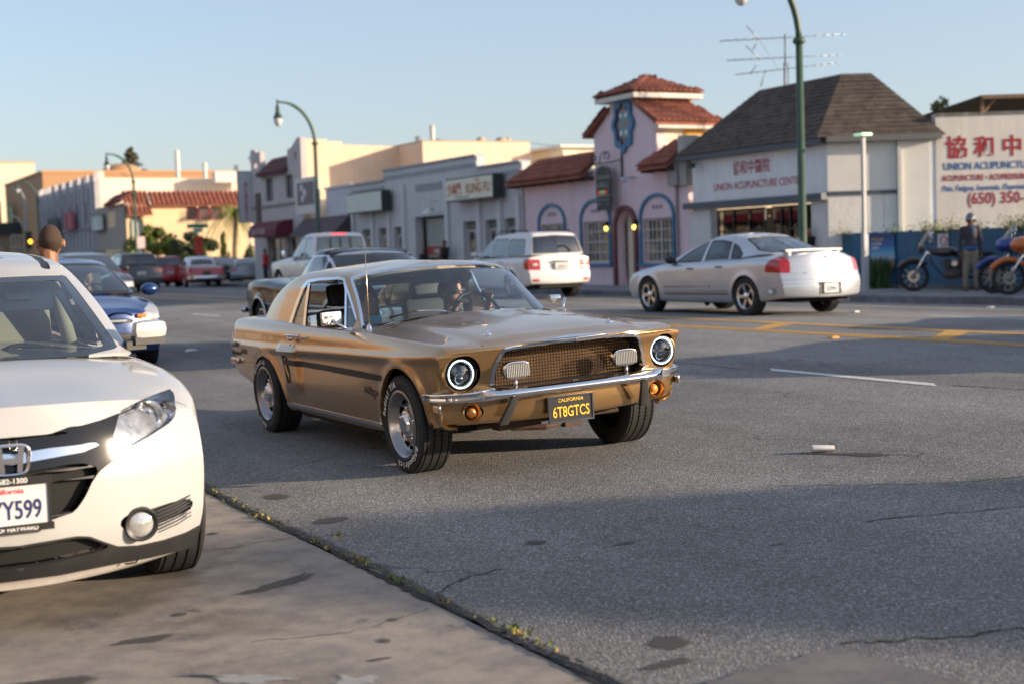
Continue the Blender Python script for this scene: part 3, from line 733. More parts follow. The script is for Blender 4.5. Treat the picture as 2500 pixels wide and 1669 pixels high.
MB(F0).prism([(SC[0]+p[0], SC[1]+p[1]) for p in P], 2, WS-.05, WS+.02).obj('sign_panel', mat('sign_black', (.035, .04, .04), .6, var=.2, vscale=6, world=True), hs, world=True)
ringed(F0, 'border', mat('sign_grey', (.22, .22, .2), .6), hs, [(p[0]*.94, p[1]*.94) for p in P], P, SC, WS+.021, WS+.03)
MB(F0).box(SC[0]-.42, SC[0]+.42, SC[1]-.62, SC[1]-.38, WS-.05, WS+.02).box(SC[0]-.40, SC[0]+.40, SC[1]-.84, SC[1]-.64, WS-.04, WS+.01).obj('lower_board', MATS['sign_black'], hs, world=True)
GR = mat('faded_letter', (.30, .30, .28), .7)
text('El Sinaloense', .19, GR, hs, F0, SC[0], SC[1]+.16, WS+.024, bold=.01)
text('GRILL', .24, GR, hs, F0, SC[0], SC[1]-.12, WS+.024, bold=.01)
text('MEXICAN FOOD', .11, GR, hs, F0, SC[0], SC[1]-.54, WS+.024, bold=.01)
for du, c in ((-.18, (.5, .04, .03)), (0, (.03, .4, .1)), (.18, (.5, .04, .03))):
    MB(F0).ell((SC[0]+du, SC[1]-.27, WS+.03), (.06, .05, .03)).obj('chilli_light', emit('dot%.2f' % du, c, .6), hs, True, world=True)
fl = thing('floodlight', 'small white floodlight on an arm on the pink wall beside the hanging sign', 'light', tuple(K(22.6, 35.2, 3.5)))
MB(F0).tube([(U(35.0), fz(3.55), 0), (U(35.1), fz(3.56), .25)], .015, 6).obj('arm', IR, fl, world=True)
MB(F0).lathe([(0, -.1), (.05, -.1), (.10, .06), (0, .07)], 12, 1, (U(35.22), fz(3.52), .3)).obj('lamp_head', mat('pale_blue_metal', (.45, .6, .7), .4), fl, world=True, smooth=True)
# drain pipe, meter box between pink and white building
dpp = thing('downpipe', 'grey rain downpipe with hopper at the right edge of the pink wall', 'downpipe', tuple(K(22.6, 32.9, .4)))
b = MB(F0); b.tube([(U(32.9), GB+.06, .06), (U(32.9), fz(3.2), .06)], .045, 8); b.box(U(33.12), U(32.66), fz(3.2), fz(3.9), .01, .22); b.obj('pipe', mat('pipe_grey', (.30, .27, .28), .6), dpp, world=True)

# --- white acupuncture building --------------------------------------------
WST = stucco('white_stucco', (0.78, 0.80, 0.82), .06, .10); RST = mat('rough_render', (0.76, 0.73, 0.67), .9, var=.06, vscale=2, bmp=1.0, bscale=7, world=True)
GTR = mat('slate_blue_trim', (0.07, 0.085, 0.11), .55, var=.1, world=True)
BRK = mat('painted_brick', (0.68, 0.68, 0.67), .8, var=.06, vscale=4, world=True)
ac = thing('acupuncture_clinic', 'white clinic with a steep dark shingled hip roof and red lettering on its front', 'building', tuple(K(22.6, 29, .3)))
wall(F0, 'wall', WST, ac, U(32.2), U(26.65), GB, fz(3.96), [('r', U(31.4), U(27.25), GB, fz(2.48))], .25)
wall(F0, 'pier', BRK, ac, U(32.36), U(31.42), GB, fz(2.46), w=.012, depth=.01); wall(F0, 'pier', BRK, ac, U(27.23), U(26.65)-.005, GB, fz(2.46), w=.012, depth=.01)
jb = MB(F0)
for (a, c) in ((32.36, 31.42), (27.23, 26.65)):
    for k in range(28):
        v = GB+.05+k*.08; jb.box(U(a), U(c)-.006, v, v+.008, .012, .0145)
jb.obj('brick_courses', mat('joint_grey', (.33, .33, .33), .9), ac, world=True, kind='stuff')
bx(F0, 'awning_band', GTR, ac, U(32.4), U(26.62), fz(2.52), fz(2.68), .002, .22)
bx(F0, 'fascia', GTR, ac, U(32.6), U(26.6), fz(3.84), fz(3.98), .002, .30)
b = MB(F0); b.box(U(31.4), U(27.25), GB, fz(2.48), -1.6, -1.5); b.obj('shop_back_wall', mat('shop_interior', (.12, .10, .08), .8, var=.5, vscale=2, world=True), ac, world=True)
for (ya, yb, br) in ((31.35, 29.3, (3, 3)), (29.0, 27.3, (5, 3))):
    window(ac, F0, U(ya), U(yb), GB+.35, fz(2.46), mat('dark_frame', (.03, .028, .026), .5), glass('shop_pane', (.75, .75, .75)), br, w=-.22, fw=.06)
bx(F0, 'bulkhead', BRK, ac, U(31.4), U(27.25), GB, GB+.34, -.26, -.12)
bx(F0, 'blind', mat('blind_tan', (.32, .26, .2), .7), ac, U(31.1), U(29.5), fz(1.75), fz(2.25), -.55, -.5)
bx(F0, 'notice', mat('notice_blue', (.10, .2, .25), .6), ac, U(30.6), U(29.9), fz(1.35), fz(1.72), -.5, -.48)
MB(F0).box(U(28.9), U(28.0), GB, fz(1.6), -.9, -.6).obj('counter', mat('counter_wood', (.25, .17, .1), .6), ac, world=True)
RED = mat('red_letter_paint', (0.36, 0.02, 0.03), .6, var=.12, vscale=8, world=True); BLL = mat('blue_letter_paint', (0.02, 0.10, 0.32), .6, var=.1, vscale=8, world=True)
text('協和中醫院', .40, RED, ac, F0, U(29.58), fz(3.36), .004, bold=.012, sx=.83)
text('UNION ACUPUNCTURE CENTER', .285, RED, ac, F0, U(29.38), fz(2.96), .004, bold=.010, sx=.93)
SF = Fr(tuple(K(22.6, 26.65, 1.5)*[1, 1, 0]), (.886, -.464))
wall(SF, 'side_wall', WST, ac, 0, 3.2, GB, fz(3.9), [], .2)
wall(SF, 'render_panel', RST, ac, .015, 1.42, GB, fz(2.62), w=.02, depth=.02); wall(SF, 'render_panel', RST, ac, 1.44, 1.76, GB, fz(2.62), w=.02, depth=.02)
wall(SF, 'side_panel', mat('smooth_render', (0.76, 0.73, 0.67), .8, var=.05, vscale=1.5, bmp=.2, bscale=12, world=True), ac, .012, 1.76, fz(2.71), fz(3.9), w=.015, depth=.012)
wall(SF, 'side_panel', MATS['smooth_render'], ac, 1.86, 2.60, GB, fz(3.9), w=.03, depth=.03)
bx(SF, 'trim_band', GTR, ac, .0, 1.76, fz(2.62)+.003, fz(2.70), .001, .06)
bx(SF, 'pilaster', TRIMW, ac, 1.765, 1.855, GB, fz(3.9), .001, .14)
bx(SF, 'gutter', mat('gutter_grey', (.16, .155, .15), .5), ac, -.05, 2.85, fz(3.87), fz(4.0), .002, .26)
SHG = None
def shingle_mat():
    m, nt, b = _new('asphalt_shingle'); v = coords(nt, 1, True)
    vo = nt.nodes.new('ShaderNodeTexVoronoi'); vo.inputs['Scale'].default_value = 5.5; nt.links.new(v, vo.inputs['Vector'])
    sp = nt.nodes.new('ShaderNodeSeparateColor'); nt.links.new(vo.outputs['Color'], sp.inputs[0])
    c = mix(nt, (.088, .068, .055), ramp(nt, sp.outputs[0], [(0, .75), (1, 1.3)]), 1.0, 'MULTIPLY')
    c = mix(nt, c, ramp(nt, noise(nt, v, 0.8, 5, .6), [(.3, .8), (.7, 1.2)]), 1.0, 'MULTIPLY'); nt.links.new(c, b.inputs['Base Color'])
    b.inputs['Roughness'].default_value = .95; bump(nt, b, noise(nt, v, 60, 3, .7), .6, .01); return m
SHG = shingle_mat()
def kp(x, y, z): return K(x, y, z)
eA = kp(22.28, 32.55, 3.98); eB = kp(22.28, 26.62, 3.98); rA = kp(23.75, 30.65, 5.60); rB = kp(23.85, 27.52, 5.64)
su = SF.u; eC = K(22.6, 26.65, 3.98)+su*2.95+SF.n*.25; rC = rB+su*.78; eB2 = eB
back1 = kp(26.2, 31.8, 3.98); back2 = kp(26.0, 26.6, 3.98)
rv = [eA, eB, eC, rA, rB, rC, back1, back2]; rf = mk('roof', rv, [(0, 1, 4, 3), (1, 2, 5, 4), (3, 4, 5), (0, 3, 6), (3, 5, 7, 6), (5, 2, 7), (0, 6, 7, 2, 1)], SHG, ac, world=True)
def courses(quads, m, parent, step=.16):
    b = MB()
    for q in quads:
        A, B, C, D = [np.array(p) for p in q]; nrm = np.cross(B-A, D-A); nrm /= np.linalg.norm(nrm); nrm *= 1 if nrm[2] > 0 else -1
        n = int(np.linalg.norm((C+D)/2-(A+B)/2)/step)
        for i in range(n):
            t = i/n; t2 = (i+1.08)/n; a = A+(D-A)*t; c = B+(C-B)*t; e = A+(D-A)*min(1, t2); f = B+(C-B)*min(1, t2)
            L = np.linalg.norm(c-a); k = max(1, int(L/.3)); off = rnd.random()*.3
            for j in range(k):
                s0 = j/k; s1 = (j+.97)/k; h = .012+rnd.random()*.012
                p = [a+(c-a)*s0+nrm*h, a+(c-a)*s1+nrm*h, e+(f-e)*s1+nrm*.003, e+(f-e)*s0+nrm*.003, a+(c-a)*s0, a+(c-a)*s1]
                b.add(p, [(0, 1, 2, 3), (4, 5, 1, 0)])
    return b.obj('shingles', m, parent, world=True, kind='stuff')
courses([(eA, eB, rB, rA), (eB, eC, rC, rB)], SHG, rf)
for q in ((31.95, 4.5, .55),):
    bx(F0, 'parapet_pier', mat('pier_grey', (.42, .42, .40), .8, var=.1, streak=.2, world=True), ac, U(32.7), U(32.36), fz(3.2), fz(4.55), -1.0, .12)
cm = thing('wall_camera', 'small dark floodlight fixed under the left end of the clinic eave', 'light', tuple(K(22.4, 32, 3.7)))
MB(F0).box(U(31.95), U(31.75), fz(3.62), fz(3.74), .22, .36).tube([(U(31.9), fz(3.75), .02), (U(31.9), fz(3.72), .3)], .015, 6).obj('housing', IR, cm, world=True)

# --- billboard wall ----------------------------------------------------------
BBM = mat('painted_wall', (0.76, 0.70, 0.63), .85, var=.06, vscale=1.0, bmp=.15, bscale=30, world=True, streak=.10)
bb = thing('sign_wall', 'tall white painted wall with red and blue acupuncture lettering behind the fence', 'wall', tuple(K(24.93, 25.43, .3)))
BF = Fr(tuple(K(24.90, 25.43, 1.5)*[1, 1, 0]), (.886, -.464))
wall(BF, 'wall', BBM, bb, 0, 7.5, GB, fz(4.47), [], .35)
k_ = KF
def bz(zu): return fz(zu)
text('協', .58, RED, bb, BF, .49*k_, bz(3.46), bold=.03); text('和', .55, RED, bb, BF, 1.16*k_, bz(3.47), bold=.03); text('中', .55, RED, bb, BF, 1.82*k_, bz(3.47), bold=.03)
text('醫院', .55, RED, bb, BF, 2.82*k_, bz(3.47), bold=.03)
text('UNION ACUPUNCTURE CENTER', .262, BLL, bb, BF, .17*k_, bz(3.13), bold=.012, sx=.83, align='LEFT')
text('ACUPUNCTURE • ACUPRESSURE', .205, RED, bb, BF, .14*k_, bz(2.87), bold=.02, sx=.72, align='LEFT')
text('Pain, Fatigue, Insomnia, Depression', .20, BLL, bb, BF, .13*k_, bz(2.63), bold=.012, sx=.80, shear=.25, align='LEFT')
text('(650) 350-', .40, RED, bb, BF, .73*k_, bz(2.31), bold=.02, sx=.86, align='LEFT')
bx(BF, 'stained_cap', mat('cap_stain', (.26, .25, .24), .9, var=.4, vscale=5, world=True, streak=.5), bb, 0, 7.5, bz(4.40), bz(4.48), .002, .012)
pc = thing('patio_cover', 'brown timber patio roof on posts above the white sign wall', 'patio cover', tuple(BF((.5, fz(4.5), -.5))[0]))
WD = mat('weathered_timber', (.22, .13, .08), .8, var=.2, vscale=6, world=True); WDD = mat('dark_roof_felt', (.05, .05, .045), .9)
b = MB(BF); b.add([(.12, bz(4.55), -.3), (1.2, bz(4.85), -.1), (7, bz(4.85), -.1), (7, bz(4.60), -4), (.12, bz(4.50), -4)], [(0, 1, 2, 3, 4)])
b.add([(.12, bz(4.58), -.3), (1.2, bz(4.89), -.1), (7, bz(4.89), -.1), (7, bz(4.66), -4), (.12, bz(4.56), -4)], [(0, 1, 2, 3, 4)]); b.obj('roof', WDD, pc, world=True)
bx(BF, 'beam', WD, pc, 1.2, 7, bz(4.80), bz(4.885), -.14, -.06)
MB(BF).add([(.12, bz(4.545), -.25), (.12, bz(4.585), -.25), (1.2, bz(4.88), -.06), (1.2, bz(4.82), -.06)], [(0, 1, 2, 3)]).obj('rake_board', WDD, pc, world=True)
for u in (1.22, 2.9, 4.6):
    bx(BF, 'post', WD, pc, u, u+.09, bz(4.40), bz(4.81), -.3, -.2); MB(BF).tube([(u+.08, bz(4.5), -.24), (u+.36, bz(4.8), -.2)], .035, 4).obj('brace', WD, pc, world=True)

# --- grey shop row ---------------------------------------------------------
_py = [430, 655, 940, 1220, 1495, 1615, 1775, 2035, 2180]; _yy = [60.56, 57.48, 53.9, 50.94, 48.12, 46.88, 45.35, 43.2, 42.0]
def Y4(p): return float(np.interp(p, _py, _yy))
def U4(p): return U(Y4(p))
GRY = stucco('grey_stucco', (0.58, 0.59, 0.60), .06, .10); OLV = mat('olive_frame', (.15, .155, .12), .7, world=True, var=.1); LG = mat('light_grey_trim', (.60, .60, .62), .7, var=.06, world=True)
gs = thing('shop_row', 'long pale grey single storey shop row with stepped parapet and two box signs', 'building', tuple(K(22.6, 50, .3)))
gh = []
wl = [(735, 820), (878, 965), (1020, 1110)]; wr = [(1640, 1755), (1835, 1945), (2015, 2140)]
for a, c in wl+wr: gh.append(('r', U4(a), U4(c), GB, fz(2.66)))
gh.append(('r', U4(1222), U4(1492), GB, fz(2.98)))
top = [(U4(655), fz(4.56)), (U4(939), fz(4.56)), (U4(940), fz(4.95)), (U4(1775), fz(4.95)), (U4(1776), fz(4.50)), (U4(2180), fz(4.50))]
wall(F0, 'wall', GRY, gs, U4(655), U4(2180)-.02, GB, fz(5.0), gh, .35, top=top)
b = MB(F0); b.box(U4(655), U4(2180)-.02, GB, fz(4.3), -9, -3.02); b.obj('body_wall', GRY, gs, world=True)
b = MB(F0); b.box(U4(655), U4(2180)-.02, fz(4.0), fz(4.1), -3.0, -.36); b.obj('flat_roof', ROOF_TAR, gs, world=True)
cn = MB(F0)
for (a, c, z) in ((655, 938, 4.56), (941, 1775, 4.95), (1778, 2180, 4.50)):
    e = -.03 if c == 2180 else 0
    cn.box(U4(a), U4(c)+e, fz(z)-.001, fz(z)+.07, -.36, .10); cn.box(U4(a), U4(c)+e, fz(z)-.30, fz(z)-.22, .001, .06); cn.box(U4(a), U4(c)+e, fz(z)-.40, fz(z)-.36, .0015, .03)
cn.obj('cornice', mat('cornice_grey', (.36, .39, .44), .7, var=.1, world=True), gs, world=True)
for p in (668, 840, 985, 1130, 1520, 1790, 1985, 2150):
    bx(F0, 'pilaster', LG, gs, U4(p)-.14, U4(p)+.14, GB, fz(3.40) if p not in (1130, 1520) else fz(4.3), .002, .12)
bx(F0, 'sunk_panel', mat('panel_grey', (.30, .30, .33), .8), gs, U4(1240), U4(1475), fz(3.95), fz(4.22), .002, .03)
for a, c in wl+wr:
    bx(F0, 'transom', OLV, gs, U4(a), U4(c), fz(2.36), fz(2.655), -.30, -.20)
    window(gs, F0, U4(a), U4(c), GB+.05, fz(2.35), LG, winmat('shop_glass_warm', (.05, .045, .035), (.50, .36, .20)), (2, 2), w=-.22, fw=.06)
bx(F0, 'recess', mat('recess_grey', (.2, .2, .2), .8), gs, U4(1222), U4(1492), GB, fz(2.98), -1.3, -1.25)
ps = bx(F0, 'poster_board', mat('faded_poster', (.33, .36, .33), .7, var=.15, vscale=2), gs, U4(1235), U4(1470), fz(1.4), fz(2.9), -.5, -.45)
bx(F0, 'banner', mat('red_banner', (.35, .05, .04), .6), gs, U4(1240), U4(1465), fz(1.5), fz(1.82), -.44, -.42)
text('OPEN', .22, mat('letter_white', (.7, .68, .64), .6), gs, F0, U4(1330), fz(1.56), -.41, bold=.02)
bx(F0, 'vent', DGLS, gs, U4(1340), U4(1392), fz(3.12), fz(3.26), .002, .03)
lf = thing('shade_lamp', 'white shade lamp on a gooseneck above the grey recess doorway', 'light', tuple(K(22.6, 48.7, 3)))
MB(F0).tube([(U4(1432), fz(3.5), .0), (U4(1434), fz(3.52), .3), (U4(1436), fz(3.25), .45)], .018, 6).obj('gooseneck', LG, lf, world=True)
MB(F0).lathe([(.03, .16), (.05, .1), (.25, -.02), (.26, -.05)], 16, 1, (U4(1437), fz(3.1), .45)).obj('lamp_shade', mat('white_enamel', (.75, .75, .75), .4), lf, world=True, smooth=True)
BX = mat('sign_box_dark', (.03, .035, .035), .5)
def boxsign(name, label, ua, ub, v0, v1, face, d=.55):
    t = thing(name, label, 'sign', tuple(F0(((ua+ub)/2, v0, .3))[0]))
    MB(F0).box(ua-.05, ub+.05, v0-.05, v1+.05, .15, d).obj('sign_box', BX, t, world=True)
    MB(F0).box(ua, ub, v0, v1, d+.001, d+.02).obj('sign_face', face, t, world=True)
    return t
t = boxsign('box_sign', 'cream box sign reading KUNG FU in red above the grey shopfront', U4(1618), U4(2038), fz(3.42), fz(4.15), mat('cream_sign', (.72, .68, .54), .5, var=.04))
ks = mat('kf_red', (.42, .07, .03), .6)
text('少林門', .50, ks, t, F0, U4(1690), fz(3.62), .575, bold=.015, sx=.80); text('KUNG FU', .50, mat('kf_orange', (.42, .17, .05), .6), t, F0, U4(1905), fz(3.62), .575, bold=.02, sx=.92)
text('Team', .14, ks, t, F0, U4(1900), fz(4.02), .575); text('MARTIAL ARTS ACADEMY', .10, mat('kf_grey', (.25, .25, .27), .6), t, F0, U4(1760), fz(3.47), .575)
t = boxsign('box_sign', 'faded pale green box sign left of the KUNG FU sign', U4(712), U4(1025), fz(3.37), fz(4.12), mat('pale_green_sign', (.58, .63, .57), .5, var=.1, vscale=3, world=True))
# shop with dark awning
g3 = thing('shop', 'low bluish white shop with plum awning between the grey row and the two storey building', 'building', tuple(K(22.6, 59, .3)))
wall(F0, 'wall', mat('pale_blue_wall', (.54, .57, .61), .8, var=.08, world=True), g3, U(60.7), U4(655)-.01, GB, fz(4.55), [('r', U(60.4), U(57.9), GB, fz(2.6))], .3)
bx(F0, 'body_wall', GRY, g3, U(63.7), U4(655)-.01, GB, fz(4.2), -9, -.32)
bx(F0, 'parapet_cap', LG, g3, U(60.7), U4(655)-.01, fz(4.56), fz(4.66), -.3, .08)
PLUM = mat('plum_awning', (.085, .06, .075), .8, var=.1)
aw = MB(F0); aw.add([(U(63.6), fz(2.55), .9), (U(57.7), fz(2.55), .9), (U(57.7), fz(3.35), .05), (U(63.6), fz(3.35), .05), (U(63.6), fz(2.55), .05), (U(57.7), fz(2.55), .05)], [(0, 1, 2, 3), (0, 3, 4), (1, 5, 2), (0, 4, 5, 1)])
ao = aw.obj('awning', PLUM, g3, world=True)
window(g3, F0, U(60.3), U(58.0), GB+.3, fz(2.5), LG, SHOPG, (3, 1), w=-.15)
bx(F0, 'shutter_front', mat('tan_front', (.35, .28, .2), .8), g3, U(63.4), U(60.8), GB, fz(2.5), -.3, -.2)
ts = thing('tall_sign', 'tall white shop sign with a dark picture beside the two storey facade', 'sign', tuple(F0((U(62.2), fz(3.4), .6))[0]))
MB(F0).box(U(63.6), U(60.75), fz(3.55), fz(5.20), .25, .45).obj('sign_box', TRIMW, ts, world=True)
MB(F0).box(U(63.3), U(61.05), fz(3.95), fz(5.0), .451, .46).obj('picture', mat('dark_picture', (.16, .12, .13), .6, var=.5, vscale=3), ts, world=True)
for (y, z, r) in ((62.7, 4.75, .2), (62.3, 4.5, .22), (62.6, 4.25, .18)): MB(F0).ell((U(y), fz(z), .46), (r, r, .02)).obj('white_shape', mat('print_white', (.6, .6, .62), .6), ts, True, world=True)
# dark low roofs behind
b = MB(); b.add([K(23.2, 60.6, 4.35), K(23.2, 54, 4.35), K(27.5, 54, 5.1), K(27.5, 60.6, 5.1), K(27.5, 54, 4.3), K(27.5, 60.6, 4.3)], [(0, 1, 2, 3), (1, 4, 2), (0, 3, 5)])
sh = thing('rear_shed', 'low dark roof showing above the pale shop', 'building', tuple(K(23.2, 57, 4.3))); b.obj('roof', ROOF_TAR, sh, world=True)

# --- two storey building and the large peach block ---------------------------
LIL = stucco('lilac_grey_stucco', (0.52, 0.48, 0.48), .07, .12); PEA = stucco('peach_stucco', (0.82, 0.59, 0.42), .05, .06, .2)
tb = thing('corner_building', 'two storey stucco building with stepped parapets and a maroon awning', 'building', tuple(K(22.6, 67, .3)))
holes = [('r', U(69.25), U(68.1), fz(4.43), fz(5.55)), ('r', U(66.2), U(65.1), fz(4.43), fz(5.55)), ('r', U(64.75), U(64.45), fz(6.2), fz(6.55)), ('r', U(70.9), U(70.5), fz(6.2), fz(6.5)),
         ('r', U(69.3), U(66.6), GB, fz(2.6)), ('r', U(66.2), U(64.2), GB, fz(2.6))]
top = [(U(71.5), fz(7.15)), (U(70.9), fz(7.15)), (U(70.6), fz(6.98)), (U(69.95), fz(6.98)), (U(69.94), fz(6.05)), (U(65.75), fz(6.05)), (U(65.74), fz(6.75)), (U(65.2), fz(6.8)), (U(64.7), fz(7.0)), (U(64.3), fz(7.2)), (U(63.8), fz(7.2))]
wall(F0, 'wall', LIL, tb, U(71.5), U(63.8), GB, fz(7.3), holes, .3, top=top)
S2 = Fr(tuple(K(22.6, 63.8, 1.5)*[1, 1, 0]), (1, 0))
top = [(0, fz(7.1)), (1.4, fz(7.1)), (1.41, fz(7.0)), (2.2, fz(7.0)), (2.21, fz(6.85)), (5.7, fz(6.78))]
wall(S2, 'side_wall', PEA, tb, .305, 5.6, GB, fz(7.3), [], .3, top=[(.305, fz(7.1))]+top[1:])
bx(F0, 'body_wall', LIL, tb, U(71.49), U(64.3), GB, fz(5.9), -5.4, -.31)
leanto('roof', (K(22.35, 69.95, 5.72), K(22.35, 65.75, 5.72), K(23.3, 65.75, 6.55), K(23.3, 69.95, 6.55)), mat('plum_tile', (.13, .06, .06), .8, var=.2), tb, .08, spacing=.24, rowlen=.4)
bx(F0, 'belt_course', mat('belt_dark', (.22, .19, .19), .8), tb, U(71.5), U(63.8), fz(4.1), fz(4.22), .001, .06)
for a, c in ((69.25, 68.1), (66.2, 65.1)): window(tb, F0, U(a), U(c), fz(4.43), fz(5.55), mat('brown_frame', (.06, .05, .05), .5), mat('curtained', (.22, .22, .25), .3), (2, 1), w=-.15, fw=.1)
for a, c in ((69.3, 66.6), (66.2, 64.2)): window(tb, F0, U(a), U(c), GB, fz(2.58), TRIMW, SHOPG, (2, 1), w=-.2)
b = MB(F0); pr = [(.0, fz(3.42)), (.45, fz(3.38)), (.8, fz(3.2)), (.95, fz(2.95)), (.95, fz(2.62)), (.0, fz(2.62))]
V = [(U(69.6), p[1], p[0]) for p in pr]+[(U(65.3), p[1], p[0]) for p in pr]; n = 6
b.add(V, [tuple(range(6)), tuple(range(6, 12))[::-1]]+[(i, 6+i, 6+(i+1) % 6, (i+1) % 6) for i in range(6)])
ao = b.obj('awning', mat('maroon_awning', (.13, .012, .03), .75), tb, world=True)
text('Spa & Nails', .5, mat('awning_letter', (.5, .42, .42), .7), ao, F0, U(68.0), fz(2.78), .955, bold=.01)
als = thing('blade_sign', 'tall white blade sign with vertical red letters on the building corner', 'sign', tuple(F0((U(71.7), fz(3.6), .8))[0]))
AF = Fr((23.75, 76.2, 0), (.98, -.2))
MB(AF).box(-.42, .36, 3.62, 6.35, -.1, .1).obj('sign_box', mat('blade_white', (.50, .52, .55), .6), als, world=True)
MB(AF).box(-.46, -.421, 3.58, 6.4, -.12, .12).box(.361, .40, 3.58, 6.4, -.12, .12).box(-.42, .36, 3.58, 3.619, -.12, .12).box(-.42, .36, 6.351, 6.4, -.12, .12).obj('frame', mat('teal_edge', (.05, .12, .14), .5), als, world=True)
for i, ch in enumerate('ALBERTS'): text(ch, .36, RED, als, AF, -.02, 5.55-i*.31, .102, bold=.02)
arc = MB(F0); arc.box(U(70.75), U(70.1), fz(3.3), fz(4.9), .002, .1); arc.obj('niche_panel', mat('niche_brown', (.12, .09, .07), .8), tb, world=True)

# rule: the large peach block behind, its own building
lb = thing('warehouse', 'large windowless peach block rising behind the grey shop row', 'building', (28.5, 66, .3))
a0 = K(27.6, 61, 0); a1 = K(33.3, 66, 6.80)
MB().box(a0[0], a1[0], a0[1], a1[1]+6, .3, a1[2]).obj('wall', PEA, lb, world=True)
MB().box(a0[0]-.03, a1[0]+.03, a0[1]-.03, a1[1]+6, a1[2]+.001, a1[2]+.06).obj('parapet_cap', mat('cap_peach', (.42, .33, .25), .8), lb, world=True)
MB().box(a0[0]-.2, a0[0]+.6, a0[1]-1.2, a0[1]-.05, 4.2, 5.2).obj('roof_unit', mat('unit_grey', (.4, .42, .43), .6), lb, world=True)
for (x, y, r, h, l) in ((31.8, 69, .13, 1.15, 'tall white vent pipe on the peach block roof'), (31.2, 69.6, .12, .6, 'short white vent pipe left of the tall one')):
    t = thing('vent_pipe', l, 'vent', (x, y, a1[2])); MB().tube([(x, y, a1[2]-.2), (x, y, a1[2]+h)], r, 10).obj('pipe', TRIMW, t, world=True); MB().lathe([(0, .12), (r+.08, 0), (0, 0)], 10, 2, (x, y, a1[2]+h)).obj('cowl', TRIMW, t, world=True)
for i, (x, s) in enumerate(((33.4, .45), (34.6, .6), (35.0, .35))):
    t = thing('roof_vent', ('small', 'wide', 'rightmost')[i]+' domed roof vent at the right end of the peach block', 'vent', (x, 66.5, a1[2])); MB().ell((x, 66.5, a1[2]+.12), (s*.6, s*.6, .3)).obj('dome', mat('vent_tan', (.42, .36, .28), .7), t, True, world=True)
sb = thing('rooftop_room', 'small pale rooftop room with flat roof behind the pink restaurant', 'building', (37, 64, 5)); bm2 = MB()
bm2.box(36.6, 41, 63.5, 67, .3, 6.75); bm2.obj('wall', CREAM, sb, world=True); MB().box(36.3, 41.4, 63.2, 67.3, 6.751, 6.9).obj('roof', TRIMW, sb, world=True); MB().box(37.6, 39.2, 63.44, 63.49, 6.0, 6.5).obj('window', DGLS, sb, world=True)
wr_ = MB(); wr_.tube([(34.8, 63.7, 7.0), (36.0, 63.6, 6.86), (37.1, 63.5, 6.88)], .012, 4); o = wr_.obj('overhead_wire', IR); prop(o, 'thin overhead wire between the peach block and the rooftop room', 'wire')

# --- beyond the side street ---------------------------------------------------
YB = 100.4*KF
YEW = stucco('yellow_stucco', (0.74, 0.56, 0.34), .05, .06, .2)
yb = thing('yellow_building', 'yellow stucco building with red barrel tile roofline across the side street', 'building', (24, YB, .3))
S3 = Fr((24.0, YB, 0), (1, 0))
kx = lambda x: (x-22.6)*KF
wall(S3, 'side_wall', YEW, yb, 0, 9.2, GB, fz(5.62), [('r', kx(26.86), kx(29.5), fz(4.48), fz(5.5)), ('a', kx(22.98), kx(23.7), fz(3.2), fz(4.72), fz(4.3))], .3)
bx(S3, 'body_wall', YEW, yb, .02, 9.2, GB, fz(5.4), -9, -.31)
for k in range(3):
    a = kx(26.90)+k*.93; window(yb, S3, a, a+.80, fz(4.50), fz(5.48), mat('red_frame', (.28, .05, .05), .6), mat('brown_glass', (.10, .07, .07), .2), (1, 1), w=-.12, fw=.09)
arch_band(S3, 'arch_frame', mat('green_iron', (.04, .09, .07), .6), yb, kx(22.98), kx(23.7), fz(3.2), fz(4.3), fz(4.72), .12, .003, .06)
bx(S3, 'arch_window', mat('pale_glass', (.45, .48, .46), .2), yb, kx(22.98), kx(23.7), fz(3.2), fz(4.75), -.2, -.15)
c_ = [0]
leanto('roof', (K(22.6, 99.9, 4.95), K(24.36, 99.9, 4.95), K(24.36, 101.4, 6.55), K(22.6, 101.4, 6.55)), TILE, yb, .1, spacing=.3, rowlen=.5)
leanto('roof', (K(24.37, 100.1, 6.0-.45), K(30.9, 100.1, 6.0-.45), K(30.9, 101.2, 6.5), K(24.37, 101.2, 6.5)), TILE, yb, .1, spacing=.36, rowlen=.5)
leanto('roof', (K(22.3, 106, 5.75), K(22.3, 100.4, 5.9), K(23.2, 100.4, 6.6), K(23.2, 106, 6.45)), TILED, yb, .1, spacing=.4, rowlen=.5)
br = stucco('tan_brown_stucco', (0.38, 0.33, 0.29), .08, .15)
wall(F0, 'wall', br, yb, U(110.3), U(100.41), GB, fz(5.8), [('r', U(106.2), U(103.8), fz(4.2), fz(5.35)), ('r', U(108), U(102.6), GB, fz(2.6))], .3)
window(yb, F0, U(106.2), U(103.8), fz(4.2), fz(5.35), MATS['dark_frame'], DGLS, (2, 1), w=-.15)
window(yb, F0, U(108), U(102.6), GB, fz(2.6), MATS['dark_frame'], SHOPG, (4, 1), w=-.15)
ws = thing('wall_sign', 'square white projecting sign with a dark swirl on the tan brown wall', 'sign', tuple(K(22.3, 108, 4)))
MB(F0).box(U(110.2), U(106.9), fz(4.1), fz(5.2), .2, .4).obj('sign_face', mat('swirl_sign', (.45, .5, .47), .6, var=.3, vscale=.8, world=True), ws, world=True)
MB(F0).box(U(110.25), U(106.85), fz(4.05), fz(4.09), .15, .45).box(U(110.25), U(106.85), fz(5.21), fz(5.25), .15, .45).obj('frame', IR, ws, world=True)
